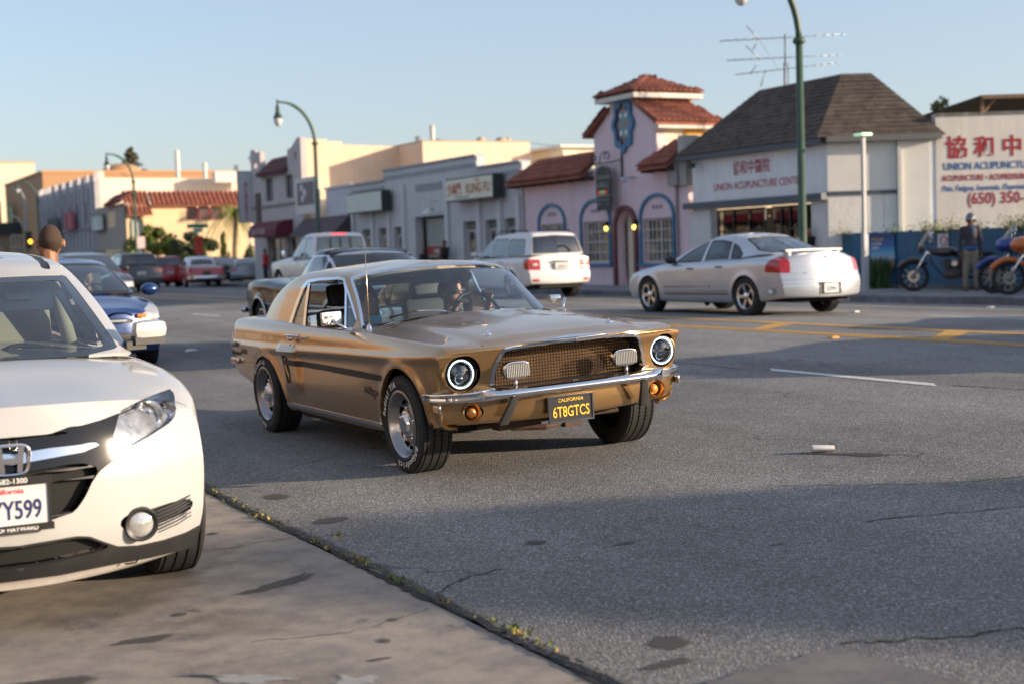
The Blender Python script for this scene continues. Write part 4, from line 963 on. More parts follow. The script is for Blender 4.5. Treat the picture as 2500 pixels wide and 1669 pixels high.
# gothic grey building
GOT = stucco('gothic_grey', (0.50, 0.49, 0.52), .10, .2); PKW = stucco('pale_pink_wall', (0.78, 0.66, 0.56), .05, .05, .2)
gt = thing('gothic_building', 'long two storey grey facade with pinnacles along its parapet', 'building', tuple(K(22.6, 122, .3)))
gh = []
for i in range(7):
    y = 112.6+i*3.15; gh.append(('r', U(y+1.9), U(y+.3), fz(4.7), fz(6.4)))
top = []
for i in range(8):
    y = 134.1-i*3.38; u = U(y); top += [(u, fz(8.5)), (u+.5, fz(8.5)), (u+.501, fz(7.9)), (u+1.7, fz(7.95)), (u+1.9, fz(8.25)), (u+2.1, fz(7.95)), (u+3.55, fz(7.9))]
top = [p for i, p in enumerate(top) if p[0] < U(110.4)]+[(U(110.9), fz(8.6)), (U(110.4), fz(8.6))]
wall(F0, 'wall', GOT, gt, U(134.1), U(110.4), GB, fz(8.8), gh, .4, top=top)
for h in gh: window(gt, F0, h[1], h[2], h[3], h[4], mat('bluegrey_frame', (.33, .36, .42), .6), mat('upper_glass', (.10, .13, .15), .2), (3, 2), w=-.15)
for i in range(15):
    u = U(134.0)+.4+i*1.72; bx(F0, 'buttress', GOT, gt, u-.12, u+.12, GB+2.3, fz(7.5)+(.9 if i % 2 == 0 else 0), .002, .22)
bx(F0, 'belt_course', mat('got_belt', (.22, .21, .23), .8), gt, U(134.1), U(110.4), fz(4.3), fz(4.45), .224, .3)
for i in range(6):
    y = 112.5+i*3.6; bx(F0, 'shopfront', (MATS['dark_frame'], mat('cream_front', (.5, .42, .32), .7), DGLS)[i % 3], gt, U(y+2.6), U(y), GB, fz(2.4), .002, .05)
S4 = Fr(tuple(K(22.6, 110.4, 1.5)*[1, 1, 0]), (1, 0))
wall(S4, 'side_wall', PKW, gt, .41, 15, GB, fz(8.6), [], .3, top=[(.41, fz(8.6)), (.8, fz(8.6)), (.81, fz(8.12)), (15, fz(8.0))])
bx(S4, 'body_wall', PKW, gt, .42, 15, GB, fz(7.8), -24, -.31)
MB().box(33.3, 36.9, 115, 116, 8.0, 8.9).obj('roof_room', TRIMW, gt, world=True)
MB().tube([(37.0, 116, 9.2), (40.8, 116, 9.2)], .35, 8).obj('duct', mat('white_duct', (.7, .7, .68), .5), gt, world=True)
MB().lathe([(.0, 1.9), (.3, 1.8), (.45, 1.5), (.3, 1.2), (.2, 1.0), (.2, 0)], 12, 2, (37.2, 117, 8.6)).obj('ventilator', MATS['white_duct'], gt, world=True, smooth=True)
for x, h in ((33.3, 1.2), (31.0, 2.2), (36.0, 1.0)):
    MB().tube([(x, 118, 8.2), (x, 118, 8.6+h)], .2, 8).obj('flue', TRIMW, gt, world=True)
orb = thing('orange_block', 'long orange brown windowless block behind the gothic facade', 'building', (27, 150, .3))
MB().box(25.6, 46, 150, 175, .3, 11.0).obj('wall', mat('orange_wall', (.42, .24, .12), .8, var=.06, world=True), orb, world=True)
MB().box(25.5, 46.1, 149.9, 175, 11.0, 11.25).obj('parapet_cap', mat('orange_cap', (.5, .28, .14), .8), orb, world=True)
dm = MB(); dm.ell((34.0, 152, 11.0), (2.2, 2.2, 1.1)); dm.obj('dome', MATS['orange_wall'], orb, True, world=True)
ct = thing('cream_tower', 'plain tall cream block standing far down the street', 'building', (35, 232, .3))
MB().box(32.4, 38.2, 230, 250, .3, 17.6).obj('wall', mat('cream_tower_wall', (.78, .66, .48), .8, var=.05, vscale=.3, world=True, streak=.1), ct, world=True)
MB().box(32.3, 38.3, 229.9, 250.1, 17.6, 17.9).obj('parapet_cap', mat('tower_cap', (.45, .38, .28), .8), ct, world=True)
dk = thing('dark_fascia_shop', 'low shop with a dark fascia and tan wall at the far left', 'building', (25, 165, .3))
MB().box(21, 31, 165, 180, .3, 5.2).obj('wall', mat('tan_shop', (.33, .27, .18), .8), dk, world=True)
MB().box(20.8, 31.2, 164.5, 180, 5.2, 6.5).obj('fascia', mat('black_fascia', (.035, .045, .05), .6), dk, world=True)
MB().box(20.5, 24, 168, 182, 6.5, 9.0).obj('upper_block', mat('brown_block', (.09, .055, .04), .8), dk, world=True)
MB().ell((22.9, 164.4, 3.3), (.85, .06, .65)).obj('oval_sign', mat('oval_pink', (.5, .3, .33), .6), dk, True, world=True)
b = MB()
for i in range(5): b.box(23.7+i*.42, 23.78+i*.42, 159.9, 160, .3, 5.0)
for j in range(4): b.box(23.7, 25.45, 159.91, 159.99, 1.2+j*1.25, 1.3+j*1.25)
o = b.obj('white_lattice', TRIMW); prop(o, 'white lattice screen near the orange signal light', 'lattice')
MB().box(23.7, 25.4, 160.1, 160.2, .3, 4.95)
# --- fence and lot ------------------------------------------------------------
FB = mat('blue_fence', (0.018, 0.12, 0.235), .45, var=.18, vscale=3, world=True, streak=.2)
fn = thing('fence', 'blue slatted fence around the lot with weeds growing over it', 'fence', (24.3, 28, .35))
b = MB(); y = 28.2; i = 0
while y > -12:
    w = .095; b.box(24.30, 24.318+rnd.random()*.012, y-w, y-.006, .55, 1.70+rnd.random()*.015); y -= w; i += 1
b.obj('slats', FB, fn, world=True, kind='stuff')
for k in range(14): MB().box(24.322, 24.40, 28.1-k*2.4-.06, 28.1-k*2.4+.06, .346, 1.74).obj('post', FB, fn, world=True)
MB().box(24.32, 24.36, -12, 28.2, 1.45, 1.52).box(24.32, 24.36, -12, 28.2, .7, .77).obj('rail', FB, fn, world=True)
MB().box(24.27, 24.35, -12, 28.2, .345, .56).obj('base_board', mat('fence_base', (.03, .11, .20), .6, var=.2, vscale=4, world=True), fn, world=True)
MB().box(24.12, 24.26, -12, 26.6, .345, .43).obj('base_kerb', KERB, fn, world=True)
po = thing('poster', 'blue sky and desert travel poster fixed to the blue fence', 'poster', (24.2, 27, .6))
PF = Fr((24.27, 0, 0), (0, -1))
def poster_mat():
    m, nt, b = _new('poster_print'); tc = nt.nodes.new('ShaderNodeNewGeometry'); sx = nt.nodes.new('ShaderNodeSeparateXYZ'); nt.links.new(tc.outputs['Position'], sx.inputs[0])
    mr = nt.nodes.new('ShaderNodeMapRange'); mr.inputs[1].default_value = .72; mr.inputs[2].default_value = 1.66; nt.links.new(sx.outputs[2], mr.inputs[0])
    r = nt.nodes.new('ShaderNodeValToRGB'); e = r.color_ramp.elements; st = [(0, (.05, .04, .05)), (.12, (.06, .06, .10)), (.3, (.12, .10, .16)), (.38, (.35, .45, .55)), (.5, (.12, .38, .6)), (.7, (.01, .12, .38)), (1, (.005, .03, .15))]
    while len(e) < len(st): e.new(.5)
    for i, (p, c) in enumerate(st): e[i].position = p; e[i].color = c+(1,)
    nt.links.new(mr.outputs[0], r.inputs[0]); nt.links.new(r.outputs[0], b.inputs['Base Color']); b.inputs['Roughness'].default_value = .4; return m
pu0, pu1 = -27.02, -26.18
bx(PF, 'poster_sheet', poster_mat(), po, pu0, pu1, .73, 1.66, .0, .02)
text('Arizona', .13, mat('poster_gold', (.6, .35, .08), .6), po, PF, pu0+.04, 1.50, .021, bold=.02, align='LEFT')
text('IS NOW\nOPEN', .10, mat('poster_white', (.7, .7, .7), .6), po, PF, pu0+.04, 1.39, .021, bold=.02, align='LEFT')
MB(PF).ell((pu0+.42, .80, .022), (.07, .06, .004)).ell((pu0+.46, .9, .022), (.03, .05, .004)).obj('printed_figure', mat('print_blue', (.02, .1, .4), .5), po, True, world=True)
MB(PF).ell((pu0+.75, .93, .022), (.09, .10, .004)).obj('printed_rock', mat('print_rock', (.35, .2, .12), .5), po, True, world=True)
np_ = thing('no_parking_sign', 'white sign with a red ring on the fence behind the helmeted man', 'sign', (24.2, 24.5, 1.3))
bx(PF, 'sign_plate', mat('plate_white', (.6, .6, .62), .5), np_, -24.75, -24.42, 1.12, 1.62, .0, .015)
MB(PF).lathe([(.09, .016), (.12, .016), (.12, .02), (.09, .02), (.09, .016)], 20, 2, (-24.56, 1.45, 0)).obj('red_ring', mat('ring_red', (.5, .03, .04), .5), np_, world=True)
for i in range(1):
    h = thing('fence_end_post', 'blue end post of the fence against the white clinic corner', 'post', (24.3, 28.25, .35)); MB().box(24.25, 24.37, 28.2, 28.28, .346, 1.8).obj('post_body', FB, h, world=True)

# --- buildings outside the picture: they throw the shadows and stand in the reflections ---
ob = thing('corner_shop', 'plain tan shop standing past the right end of the fenced lot', 'building', (24, -10, .3))
wall(F0, 'wall', CREAM, ob, 8.8, 12.7, .35, 7, [('r', 9.4, 12.2, .35, 2.8)], .3, top=[(8.8, 5.8), (9.3, 6.3), (10.2, 6.6), (11.4, 6.6), (12.7, 5.9)])
MB().box(24.3, 34, -12.7, -8.8, .35, 5.3).obj('body_wall', CREAM, ob, world=True)
window(ob, F0, 9.4, 12.2, .35, 2.8, TRIMW, SHOPG, (3, 1), w=-.15)
nearb = [(-22, -8, 6.5, (.36, .29, .21)), (-7.8, 7, 5.0, (.30, .18, .12)), (7.2, 22, 7.5, (.34, .26, .18)), (22.2, 38, 5.5, (.27, .15, .10)), (38.2, 60, 8, (.36, .30, .24)), (60.5, 95, 6, (.25, .2, .16))]
NF = Fr((-8.0, 0, 0), (0, 1))
for i, (a, c, h, colr) in enumerate(nearb):
    t = thing('near_side_shop', ('tan corner', 'brick red', 'tall ochre', 'rust coloured', 'pale three bay', 'grey brown')[i]+' shop on the near side of the street behind the camera', 'building', (-8, a, .2))
    hs_ = [('r', u, u+2.6, .5, 2.9) for u in np.arange(a+.8, c-3, 3.6)]+([('r', u, u+1.2, 4.2, 5.6) for u in np.arange(a+1, c-2, 2.9)] if h > 6.3 else [])
    wall(NF, 'wall', stucco('near_stucco%d' % i, colr), t, a, c, .235, h, hs_, .3)
    MB().box(-20, -8.3, a, c, .2, h-.3).obj('body_wall', MATS['near_stucco%d' % i], t, world=True)
    for hh in hs_: window(t, NF, hh[1], hh[2], hh[3], hh[4], TRIMW if i % 2 else MATS['dark_frame'], SHOPG, (2, 1), w=-.15)
    bx(NF, 'awning', (PLUM, GTR, MATS['maroon_awning'])[i % 3], t, a+.6, c-.6, 3.0, 3.5, .002, .9)
# ------------------------------------------------------------------ vehicles: surfaces, cuts and common parts
BLACKP = mat('black_plastic', (0.02, 0.02, 0.021), .55, var=.15, vscale=8)
RUB = mat('tyre_rubber', (0.022, 0.022, 0.022), .8, var=.25, vscale=10, bmp=.15, bscale=120)
UNDER = mat('underbody_black', (0.012, 0.012, 0.012), .9)
CHR = mat('chrome', (0.80, 0.80, 0.82), .06, 1.0, var=.05, vscale=6)
ALU = mat('alloy', (0.50, 0.50, 0.52), .28, .9, var=.08, vscale=8)
GAP = mat('shut_line', (0.004, 0.004, 0.004), 1.0, spec=0)
REDL = mat('red_lens', (0.42, 0.008, 0.012), .12, coat=1.0, var=.3, vscale=14); CLR = mat('clear_lens', (0.62, 0.62, 0.60), .08, .5, coat=1.0, var=.25, vscale=22)
AMB = mat('amber_lens', (0.75, 0.25, 0.03), .15, coat=1.0, var=.2, vscale=25); GLC = glass('car_glass', (.62, .74, .74)); TINT = mat('tinted_glass', (0.012, 0.016, 0.02), .03, spec=.9, coat=1.0)
SEATG = mat('seat_grey', (.10, .10, .11), .8); SEATB = mat('seat_beige', (.42, .38, .30), .75, var=.06, vscale=5); DASH = mat('dash_dark', (.025, .027, .03), .7)
def paint(name, col, metal=.35, flake=.12, rough=.32):
    m, nt, b = _new(name); v = coords(nt, 1.0)
    f = noise(nt, v, 900, 2, .5); c = mix(nt, tuple(x*(1-flake) for x in col), tuple(min(1, x*(1+flake)) for x in col), f)
    dirt = ramp(nt, noise(nt, v, 2.4, 6, .65), [(.35, .93), (.7, 1.02)]); c = mix(nt, c, dirt, 1.0, 'MULTIPLY')
    nt.links.new(c, b.inputs['Base Color']); b.inputs['Metallic'].default_value = metal; b.inputs['Roughness'].default_value = rough
    b.inputs['Coat Weight'].default_value = .7; nt.links.new(ramp(nt, noise(nt, v, 5, 5, .7), [(.4, .02), (.8, .07)]), b.inputs['Coat Roughness'])
    MATS[name] = m; return m
def resample(P, kx, nx, kv, nv):
    """P[s,k,3] control net -> dense net, smooth along both directions"""
    Q = catmull(np.asarray(kx, float), P, nx); Q = np.swapaxes(Q, 0, 1); Q = catmull(np.asarray(kv, float), Q, nv); return np.swapaxes(Q, 0, 1)
class Car:
    def __init__(s, name, label, cat, side, world=None, group=None):
        """side: -1 when the modelled half is the car's right (y < 0), +1 its left; x points forward"""
        s.side = side; s.R = {}; s.out = {}; s.W = np.array(world) if world is not None else None
        s.root = thing(name, label, cat, (0, 0, 0), 0, group); s.root.matrix_world = Matrix(world)
        BASE[s.root.name] = np.zeros(3)
    def px(s, V):
        return to_photo(V @ s.W[:3, :3].T+s.W[:3, 3])
    def surf(s, name, P, outward=None):
        P = P.copy(); P[..., 1] = np.abs(P[..., 1])*s.side; V, N, F = grid(P)
        ref = outward if outward is not None else np.array([0, s.side, 0.3])
        if (N @ ref).mean() < 0: F = [f[::-1] for f in F]; N = -N
        s.R[name] = (V, N, F)
    def cutout(s, regs, fn):
        """removes and returns what lies inside fn < 0"""
        got = []
        for r in regs:
            a, b = cut(s.R[r], fn(s.R[r][0])); s.R[r] = b; got.append(a)
        return join(*got)
    def pxpoly(s, poly, r=0.0, mask=None):
        def fn(V):
            d = sd_poly(s.px(V), poly, r)/380.0
            if mask is not None: d = np.maximum(d, mask(V))
            return d
        return fn
    def part(s, name, mesh, m, off=0.0, rimd=0.0, both=True, split=False, parent=None, ang=38, kind=None, label=None):
        if len(mesh[0]) == 0: return None
        me = offset(mesh, off) if off else mesh
        if rimd: me = rim(me, rimd)
        par = parent or s.root
        if both and split:
            a = emesh(name, me, m, par, ang=ang, kind=kind, label=label); emesh(name, mirror(me), m, par, ang=ang, kind=kind, label=label); return a
        if both: me = join(me, mirror(me))
        return emesh(name, me, m, par, ang=ang, kind=kind, label=label)
    def lines(s, regs, fn, w=.003):
        g = s.cutout(regs, lambda V: fn(V)-w); s.out.setdefault('gap', []).append(offset(g, -.006))
def XZ(poly, r=0.0, ymin=None):
    def fn(V):
        d = sd_poly(V[:, [0, 2]], poly, r)
        if ymin is not None: d = np.maximum(d, ymin-np.abs(V[:, 1]))
        return d
    return fn
def YZ(poly, r=0.0): return lambda V: sd_poly(np.stack([np.abs(V[:, 1]), V[:, 2]], 1), poly, r)
def XY(poly, r=0.0): return lambda V: sd_poly(np.stack([V[:, 0], np.abs(V[:, 1])], 1), poly, r)
def circ(cx, cz, r, ymin=.5): return lambda V: np.maximum(np.hypot(V[:, 0]-cx, V[:, 2]-cz)-r, ymin-np.abs(V[:, 1]))
def tub(car, st, kt, cell=.03, nprof=46, name='tub', vk=None):
    """st: list of (x, [(y,z)...]) or (x,[(x,y,z)...]) from rear to front"""
    P = []
    for x, pts in st: P.append([(p[0], p[1], p[2]) if len(p) == 3 else (x, p[0], p[1]) for p in pts])
    P = np.array(P, float); d = np.linalg.norm(np.diff(P, axis=1)[..., 1:], axis=2).mean(0); kv = np.concatenate([[0], np.cumsum(d)]); kv /= kv[-1]
    kx = [s[0] for s in st]; nx = np.linspace(kx[0], kx[-1], int((kx[-1]-kx[0])/cell)+1)
    Q = resample(P, kx, nx, kv, np.linspace(0, 1, nprof)); car.surf(name, Q); return P, kv
def cap(car, name, edge, b, p, front, kt, n=26, rows=30):
    """closes the tub end: edge = [(x,y,z)] of the last station from sill to shoulder, b = bulge per row"""
    E = np.array(edge, float)[:kt+1]; top = np.array(edge, float)[kt:]; b = np.array(b, float)
    d = np.linalg.norm(np.diff(E, axis=0), axis=1); kv = np.concatenate([[0], np.cumsum(d)])
    nv = np.linspace(0, kv[-1], rows); E2 = catmull(kv, E, nv); b2 = catmull(kv, b[:, None], nv)[:, 0]
    u = np.linspace(0, 1, n)**1.15; Q = np.zeros((rows, n, 3))
    ys = np.abs(top[:, 1])[::-1]; zs = top[:, 2][::-1]
    for i in range(rows):
        y = np.abs(E2[i, 1])*(1-u); w = (nv[i]/kv[-1])**3
        Q[i, :, 0] = E2[i, 0]+b2[i]*(1-(1-u)**p); Q[i, :, 1] = y
        zt = np.interp(y*np.abs(top[0, 1])/max(abs(E2[i, 1]), 1e-6), ys, zs)-top[0, 2]; Q[i, :, 2] = E2[i, 2]+w*zt
    car.surf(name, Q, np.array([1.0 if front else -1.0, 0, 0]))
def cabin(car, rings, cell=.03, name='cabin', nr=34, levels=None):
    P = np.array(rings, float); d = np.linalg.norm(np.diff(P, axis=1), axis=2).mean(0); kv = np.concatenate([[0], np.cumsum(d)]); kv /= kv[-1]
    L = np.linalg.norm(np.diff(P, axis=0), axis=2).mean(1); kl = np.concatenate([[0], np.cumsum(L)]); kl /= kl[-1]
    Q = resample(P, kl, np.linspace(0, 1, nr), kv, np.linspace(0, 1, int(1/cell*5.2))); car.surf(name, Q, np.array([0, car.side*1.0, .6]))

def wheel(parent, xyz, r, w, style, outy, rimr=None, rimm=None, ref=None, letters=False, n=40):
    """tyre + rim, axle along y; outy = +1/-1 is the side whose face shows"""
    if ref is not None:
        c = copy_tree(ref, parent); c.location = xyz; c.rotation_euler = (0, 0, 0 if ref['outy'] == outy else math.pi); return c
    rimr = rimr or r*.64; h = w/2; rimm = rimm or ALU
    t = MB(); prof = [(rimr-.012, -h*.80), (rimr+.008, -h*.92), (r*.86, -h*1.02), (r*.955, -h*.93), (r*.985, -h*.80)]
    k = 4; g = .005 if n > 30 else .007
    for i in range(k):
        a = -h*.66+i*h*1.32/(k-1); prof += [(r, a-h*.16), (r, a-g), (r-.009, a-g*.7), (r-.009, a+g*.7), (r, a+g), (r, a+h*.16)] if i in (0, 1, 2, 3) else []
    prof += [(r*.985, h*.80), (r*.955, h*.93), (r*.86, h*1.02), (rimr+.008, h*.92), (rimr-.012, h*.80)]
    t.lathe(prof, n, 1)
    b = MB(); d = outy
    if style == 'styled_steel':
        b.lathe([(rimr+.004, d*h*.93), (rimr+.010, d*h*.97), (rimr-.004, d*h*.99), (rimr-.018, d*h*.90), (rimr-.03, d*h*.62), (rimr-.05, d*h*.42), (rimr-.075, d*h*.36), (rimr*.52, d*h*.50), (rimr*.42, d*h*.55), (.02, d*h*.55), (0, d*h*.55)], n, 1)
    else:
        b.lathe([(rimr+.004, d*h*.90), (rimr+.008, d*h*.95), (rimr-.006, d*h*.96), (rimr-.02, d*h*.80), (rimr-.025, -d*h*.2)], n, 1)
        ns = {'alloy5': 5, 'alloy7': 7, 'alloy10': 10, 'five_tri': 5}[style]
        for i in range(ns):
            a = 2*math.pi*i/ns; wd = .55/ns*rimr*1.9 if style != 'five_tri' else .36*rimr
            c, s_ = math.cos(a), math.sin(a); V = []
            for (rr, ww, yy, th) in ((.03, wd*.75, .72, .03), (rimr*.55, wd*.62, .78, .025), (rimr-.012, wd*(1.0 if ns < 7 else .6), .86, .02)):
                for sg in (-1, 1):
                    V += [(rr*c-sg*ww/2*s_, d*h*yy, rr*s_+sg*ww/2*c), (rr*c-sg*ww/2*s_*.8, d*(h*yy-th), rr*s_+sg*ww/2*c*.8)]
            F = []
            for q in (0, 4): F += [(q, q+2, q+6, q+4), (q, q+4, q+5, q+1), (q+2, q+3, q+7, q+6)]
            b.add(V, F)
        b.lathe([(.055, d*h*.70), (.06, d*h*.80), (.045, d*h*.86), (0, d*h*.87)], 20, 1)
    o = b.obj('wheel', rimm, parent, ang=35); o.location = xyz; o['outy'] = outy
    t.obj('tyre', RUB, o, ang=30)
    if style == 'styled_steel':
        c = MB(); c.lathe([(.092, d*h*.55), (.088, d*h*.70), (.070, d*h*.74), (.062, d*h*.84), (.055, d*h*.89), (.048, d*h*.90), (0, d*h*.90)], 32, 1); c.obj('hub_cap', CHR, o, ang=30)
        sl = MB()
        for i in range(12):
            a = 2*math.pi*i/12; c0, s0 = math.cos(a), math.sin(a); rr = rimr*.71
            V = []
            for (dr, dt) in ((-.012, -.022), (-.012, .022), (.014, .026), (.014, -.026)): V.append(((rr+dr)*c0-dt*s0, d*(h*.47), (rr+dr)*s0+dt*c0))
            sl.add(V, [(0, 1, 2, 3)])
        sl.obj('vent_slots', GAP, o)
        lg = MB()
        for i in range(5):
            a = 2*math.pi*i/5+.3; lg.ell((.105*math.cos(a), d*h*.60, .105*math.sin(a)), (.011, .012, .011), 8, 5)
        lg.obj('lug_nut', CHR, o, True, kind=None)
    MB().lathe([(.0, d*h*.20), (rimr-.03, d*h*.18), (rimr-.03, -d*h*.3)], 20, 1).obj('brake_disc', mat('brake_dark', (.05, .05, .05), .6), o)
    if style == 'styled_steel': tread(o, r, w, n)
    if letters:
        for txt, a0, a1 in (('Radial T/A', 168, 104), ('BFGoodrich', 330, 255)) if letters == 'front' else (('BFGoodrich', 140, 80), ('Radial T/A', 262, 205)):
            k = len(txt); rr = (rimr+r*.93)/2-.012
            for i, chx in enumerate(txt):
                a = R(a0+(a1-a0)*i/(k-1)); fl = 1 if letters == 'front' or True else -1
                # viewed from outside (-y side): screen right = +x is wrong for the right-hand side, so mirror x
                fr_ = Fr((0, d*(h*1.005), 0), (1, 0) if d < 0 else (-1, 0)); up = a > math.pi/2*-9
                rot = a-math.pi/2
                text(chx, .055, mat('tyre_letter', (.75, .72, .68), .7), o, fr_, rr*math.cos(a)*(1), rr*math.sin(a), .002, 'raised_letter', bold=.02, ext=.0006, rot=rot, world=False)
    return o
def tread(o, r, w, n):
    b = MB(); h = w/2
    for i in range(72):
        a = 2*math.pi*i/72; c, s = math.cos(a), math.sin(a)
        for (y0, y1, da) in ((-.80, -.62, 0), (-.40, -.12, .02), (.12, .40, .0), (.62, .80, .02)):
            a2 = a+da; c, s = math.cos(a2), math.sin(a2); V = []
            for yy in (y0, y1):
                for q in (-.0018, .0018): V.append(((r+.0006)*c-q*s, h*yy, (r+.0006)*s+q*c))
            b.add(V, [(0, 1, 3, 2)])
    b.obj('tread_sipes', GAP, o, kind='stuff')
def well(car, cx, cz, r, yin, yout):
    b = MB(); n = 20; V = []; F = []; r -= .022
    for i in range(n+1):
        t = math.pi*i/n; V += [(cx+r*math.cos(t), yin, cz+r*math.sin(t)), (cx+r*math.cos(t), yout, cz+r*math.sin(t))]
    for i in range(n): F.append((2*i, 2*i+1, 2*i+3, 2*i+2))
    V += [(cx+r*math.cos(math.pi*i/n), yin, cz+r*math.sin(math.pi*i/n)) for i in range(n+1)]; F.append(tuple(range(2*n+2, 3*n+3)))
    b.add(V, F); b.obj('wheel_well', UNDER, car.root, smooth=False)
def plate(parent, o, u, w, h, txt, bg, fg, frame, top=None, size=.075, name='licence_plate', sx=.62, extra=(), tilt=0, script=False):
    """o = centre of the plate in the parent's coordinates, u = direction that reads left to right"""
    fr = Fr((o[0], o[1], 0), u); z = o[2]
    p = MB(fr).box(-w/2, w/2, z-h/2, z+h/2, 0, .006).obj(name, bg, parent)
    q = MB(fr); t = .009
    q.box(-w/2-t, w/2+t, z+h/2, z+h/2+t, -.002, .012).box(-w/2-t, w/2+t, z-h/2-t, z-h/2, -.002, .012).box(-w/2-t, -w/2, z-h/2, z+h/2, -.002, .012).box(w/2, w/2+t, z-h/2, z+h/2, -.002, .012)
    q.obj('plate_frame', frame, p)
    text(txt, size*1.38, fg, p, fr, 0, z-size*.62-.006, .007, bold=.012, sx=sx, world=False, ext=.0008)
    if top: text(top[0], top[1], top[2], p, fr, 0, z+h/2-top[1]*.98, .007, bold=.01, sx=top[3] if len(top) > 3 else 1, world=False, ext=.0005)
    return p
def seat(parent, x, y, z, m, w=.5, hr=True, back=.62, name='seat'):
    b = MB(); b.cbox((x+.05, y, z), (.5, w, .16)); Rm = [[math.cos(.28), 0, -math.sin(.28)], [0, 1, 0], [math.sin(.28), 0, math.cos(.28)]]
    b.cbox((x-.28, y, z+back/2+.02), (.13, w*.96, back), Rm)
    if hr: b.cbox((x-.40, y, z+back+.12), (.09, w*.52, .17), Rm)
    return b.obj(name, m, parent, bevel=.035)
def steering(parent, x, y, z, m, r=.19, tilt=.45):
    M_ = np.array([[math.sin(tilt), 0, -math.cos(tilt)], [0, 1, 0], [math.cos(tilt), 0, math.sin(tilt)]]).T
    b = MB(); pts = [np.array((x, y, z))+np.array([r*math.sin(t)*math.sin(tilt)*-1, r*math.cos(t), r*math.sin(t)*math.cos(tilt)]) for t in [2*math.pi*k/24 for k in range(25)]]
    b.tube(pts, .013, 8, False); c = np.array((x+.03, y, z-.01)); b.tube([c, c+np.array([.25, 0, -.15])], .03, 8)
    for t in (0.2, math.pi-.2, -math.pi/2): b.tube([c, np.array((x, y, z))+np.array([-r*math.sin(t)*math.sin(tilt), r*math.cos(t), r*math.sin(t)*math.cos(tilt)])], .01, 6)
    return b.obj('steering_wheel', m, parent, True)
# ------------------------------------------------------------------ the gold classic coupe
A_ = [[0.003, 0.999, -0.038, 4.407], [-1.0, 0.003, 0.001, 8.282], [0.001, 0.038, 0.999, 0.157], [0, 0, 0, 1]]
_m3 = Matrix([r[:3] for r in A_[:3]]).to_quaternion().to_matrix(); A_ = [list(_m3[i])+[A_[i][3]] for i in range(3)]+[[0, 0, 0, 1]]
GOLD = paint('gold_paint', (0.55, 0.325, 0.138), .82, .12, .22)
mu = Car('classic_coupe', 'gold brown classic two door coupe with black side stripe driving towards the camera', 'car', -1, A_)
def c1(a, b): return (540+a/2.703, 600+b/2.703)
def c2(a, b): return (1040+a/3.559, 740+b/3.559)
def c3(a, b): return (840+a/4.517, 620+b/4.517)
def T_(*v): return v
# rows: sill in, sill, low, lower, below crease, crease, above crease, upper, shoulder, inner fender, hood edge, hood mid, centre
def mst(x, W, zb, zc, zs, ys, zi, zh, zm, dx=None, conc=.022):
    P = [(W-.14, zb), (W-.06, zb+.015), (W-.035, zb+.07), (W-.022, zb+.20*(zc-zb)/.45+.03), (W-conc, zc-.045), (W+.002, zc), (W-.016, zc+.022), (W-.035, zc+(zs-zc)*.62), (ys, zs), (ys-.07, zi), (.50, zh), (.25, (zh+zm)/2+.006), (0, zm)]
    if dx: P = [(x+d, p[0], p[1]) for d, p in zip(dx, P)]
    return (x, P)
st = [mst(-3.78, .80, .42, .66, .85, .74, .862, .868, .872, dx=[.10, .06, .03, .01, 0, -.005, 0, .02, .07, .07, .055, .05, .05]),
      mst(-3.66, .845, .40, .675, .875, .765, .885, .89, .895), mst(-3.4, .865, .37, .68, .888, .77, .897, .902, .905),
      mst(-3.0, .88, .30, .685, .895, .775, .90, .905, .91, conc=.015), mst(-2.6, .893, .24, .69, .895, .78, .895, .90, .90, conc=.012), mst(-2.2, .898, .215, .695, .888, .80, .885, .88, .88, conc=.022),
      mst(-1.8, .895, .21, .702, .876, .815, .873, .87, .87, conc=.032), mst(-1.3, .895, .21, .712, .876, .815, .874, .88, .90, conc=.034), mst(-.8, .895, .21, .722, .875, .815, .882, .905, .94, conc=.030),
      mst(-.4, .895, .215, .73, .862, .82, .868, .893, .922, conc=.022), mst(0, .895, .24, .742, .846, .825, .852, .878, .898, conc=.010), mst(.35, .888, .30, .755, .832, .815, .838, .855, .868, conc=.012),
      mst(.55, .872, .325, .765, .822, .80, .826, .832, .842, conc=.018)]
ed = mst(.66, .862, .335, .755, .800, .785, .803, .806, .812, conc=.012)[1]
EX = [-.15, -.13, -.11, -.09, -.055, -.035, -.03, -.02, -.03]
b_f = [.18, .18, .18, .17, .145, .14, .14, .14, .155]
yk = ed[8][0]
E_ = [(.66+EX[k], ed[k][0], ed[k][1]) for k in range(9)]+[(.63+.155*(1-(ed[k][0]/yk)**2.0), ed[k][0], ed[k][1]) for k in range(9, 13)]
st.append((.64, E_))
tub(mu, st, 8, .022, 64)
cap(mu, 'nose', E_, b_f, 2.0, True, 8, 60, 56)
rear = st[0][1]; b_r = [-.02, -.03, -.04, -.05, -.05, -.04, -.03, -.02, -.02]
cap(mu, 'tail', [(-3.68, .66, .42), (-3.72, .74, .435), (-3.75, .765, .49), (-3.77, .778, .55), (-3.78, .778, .59), (-3.785, .80, .66), (-3.78, .79, .695), (-3.76, .765, .78), (-3.71, .74, .85)]+[(-3.72, .5, .868), (-3.73, 0, .872)], b_r, 2.5, False, 8, 20, 20)
L0 = [(-.70, 0, .935), (-.73, .30, .932), (-.79, .58, .915), (-.86, .715, .885), (-1.2, .775, .868), (-1.9, .785, .865), (-2.5, .775, .878), (-3.08, .715, .885), (-3.16, .5, .895), (-3.2, 0, .90)]
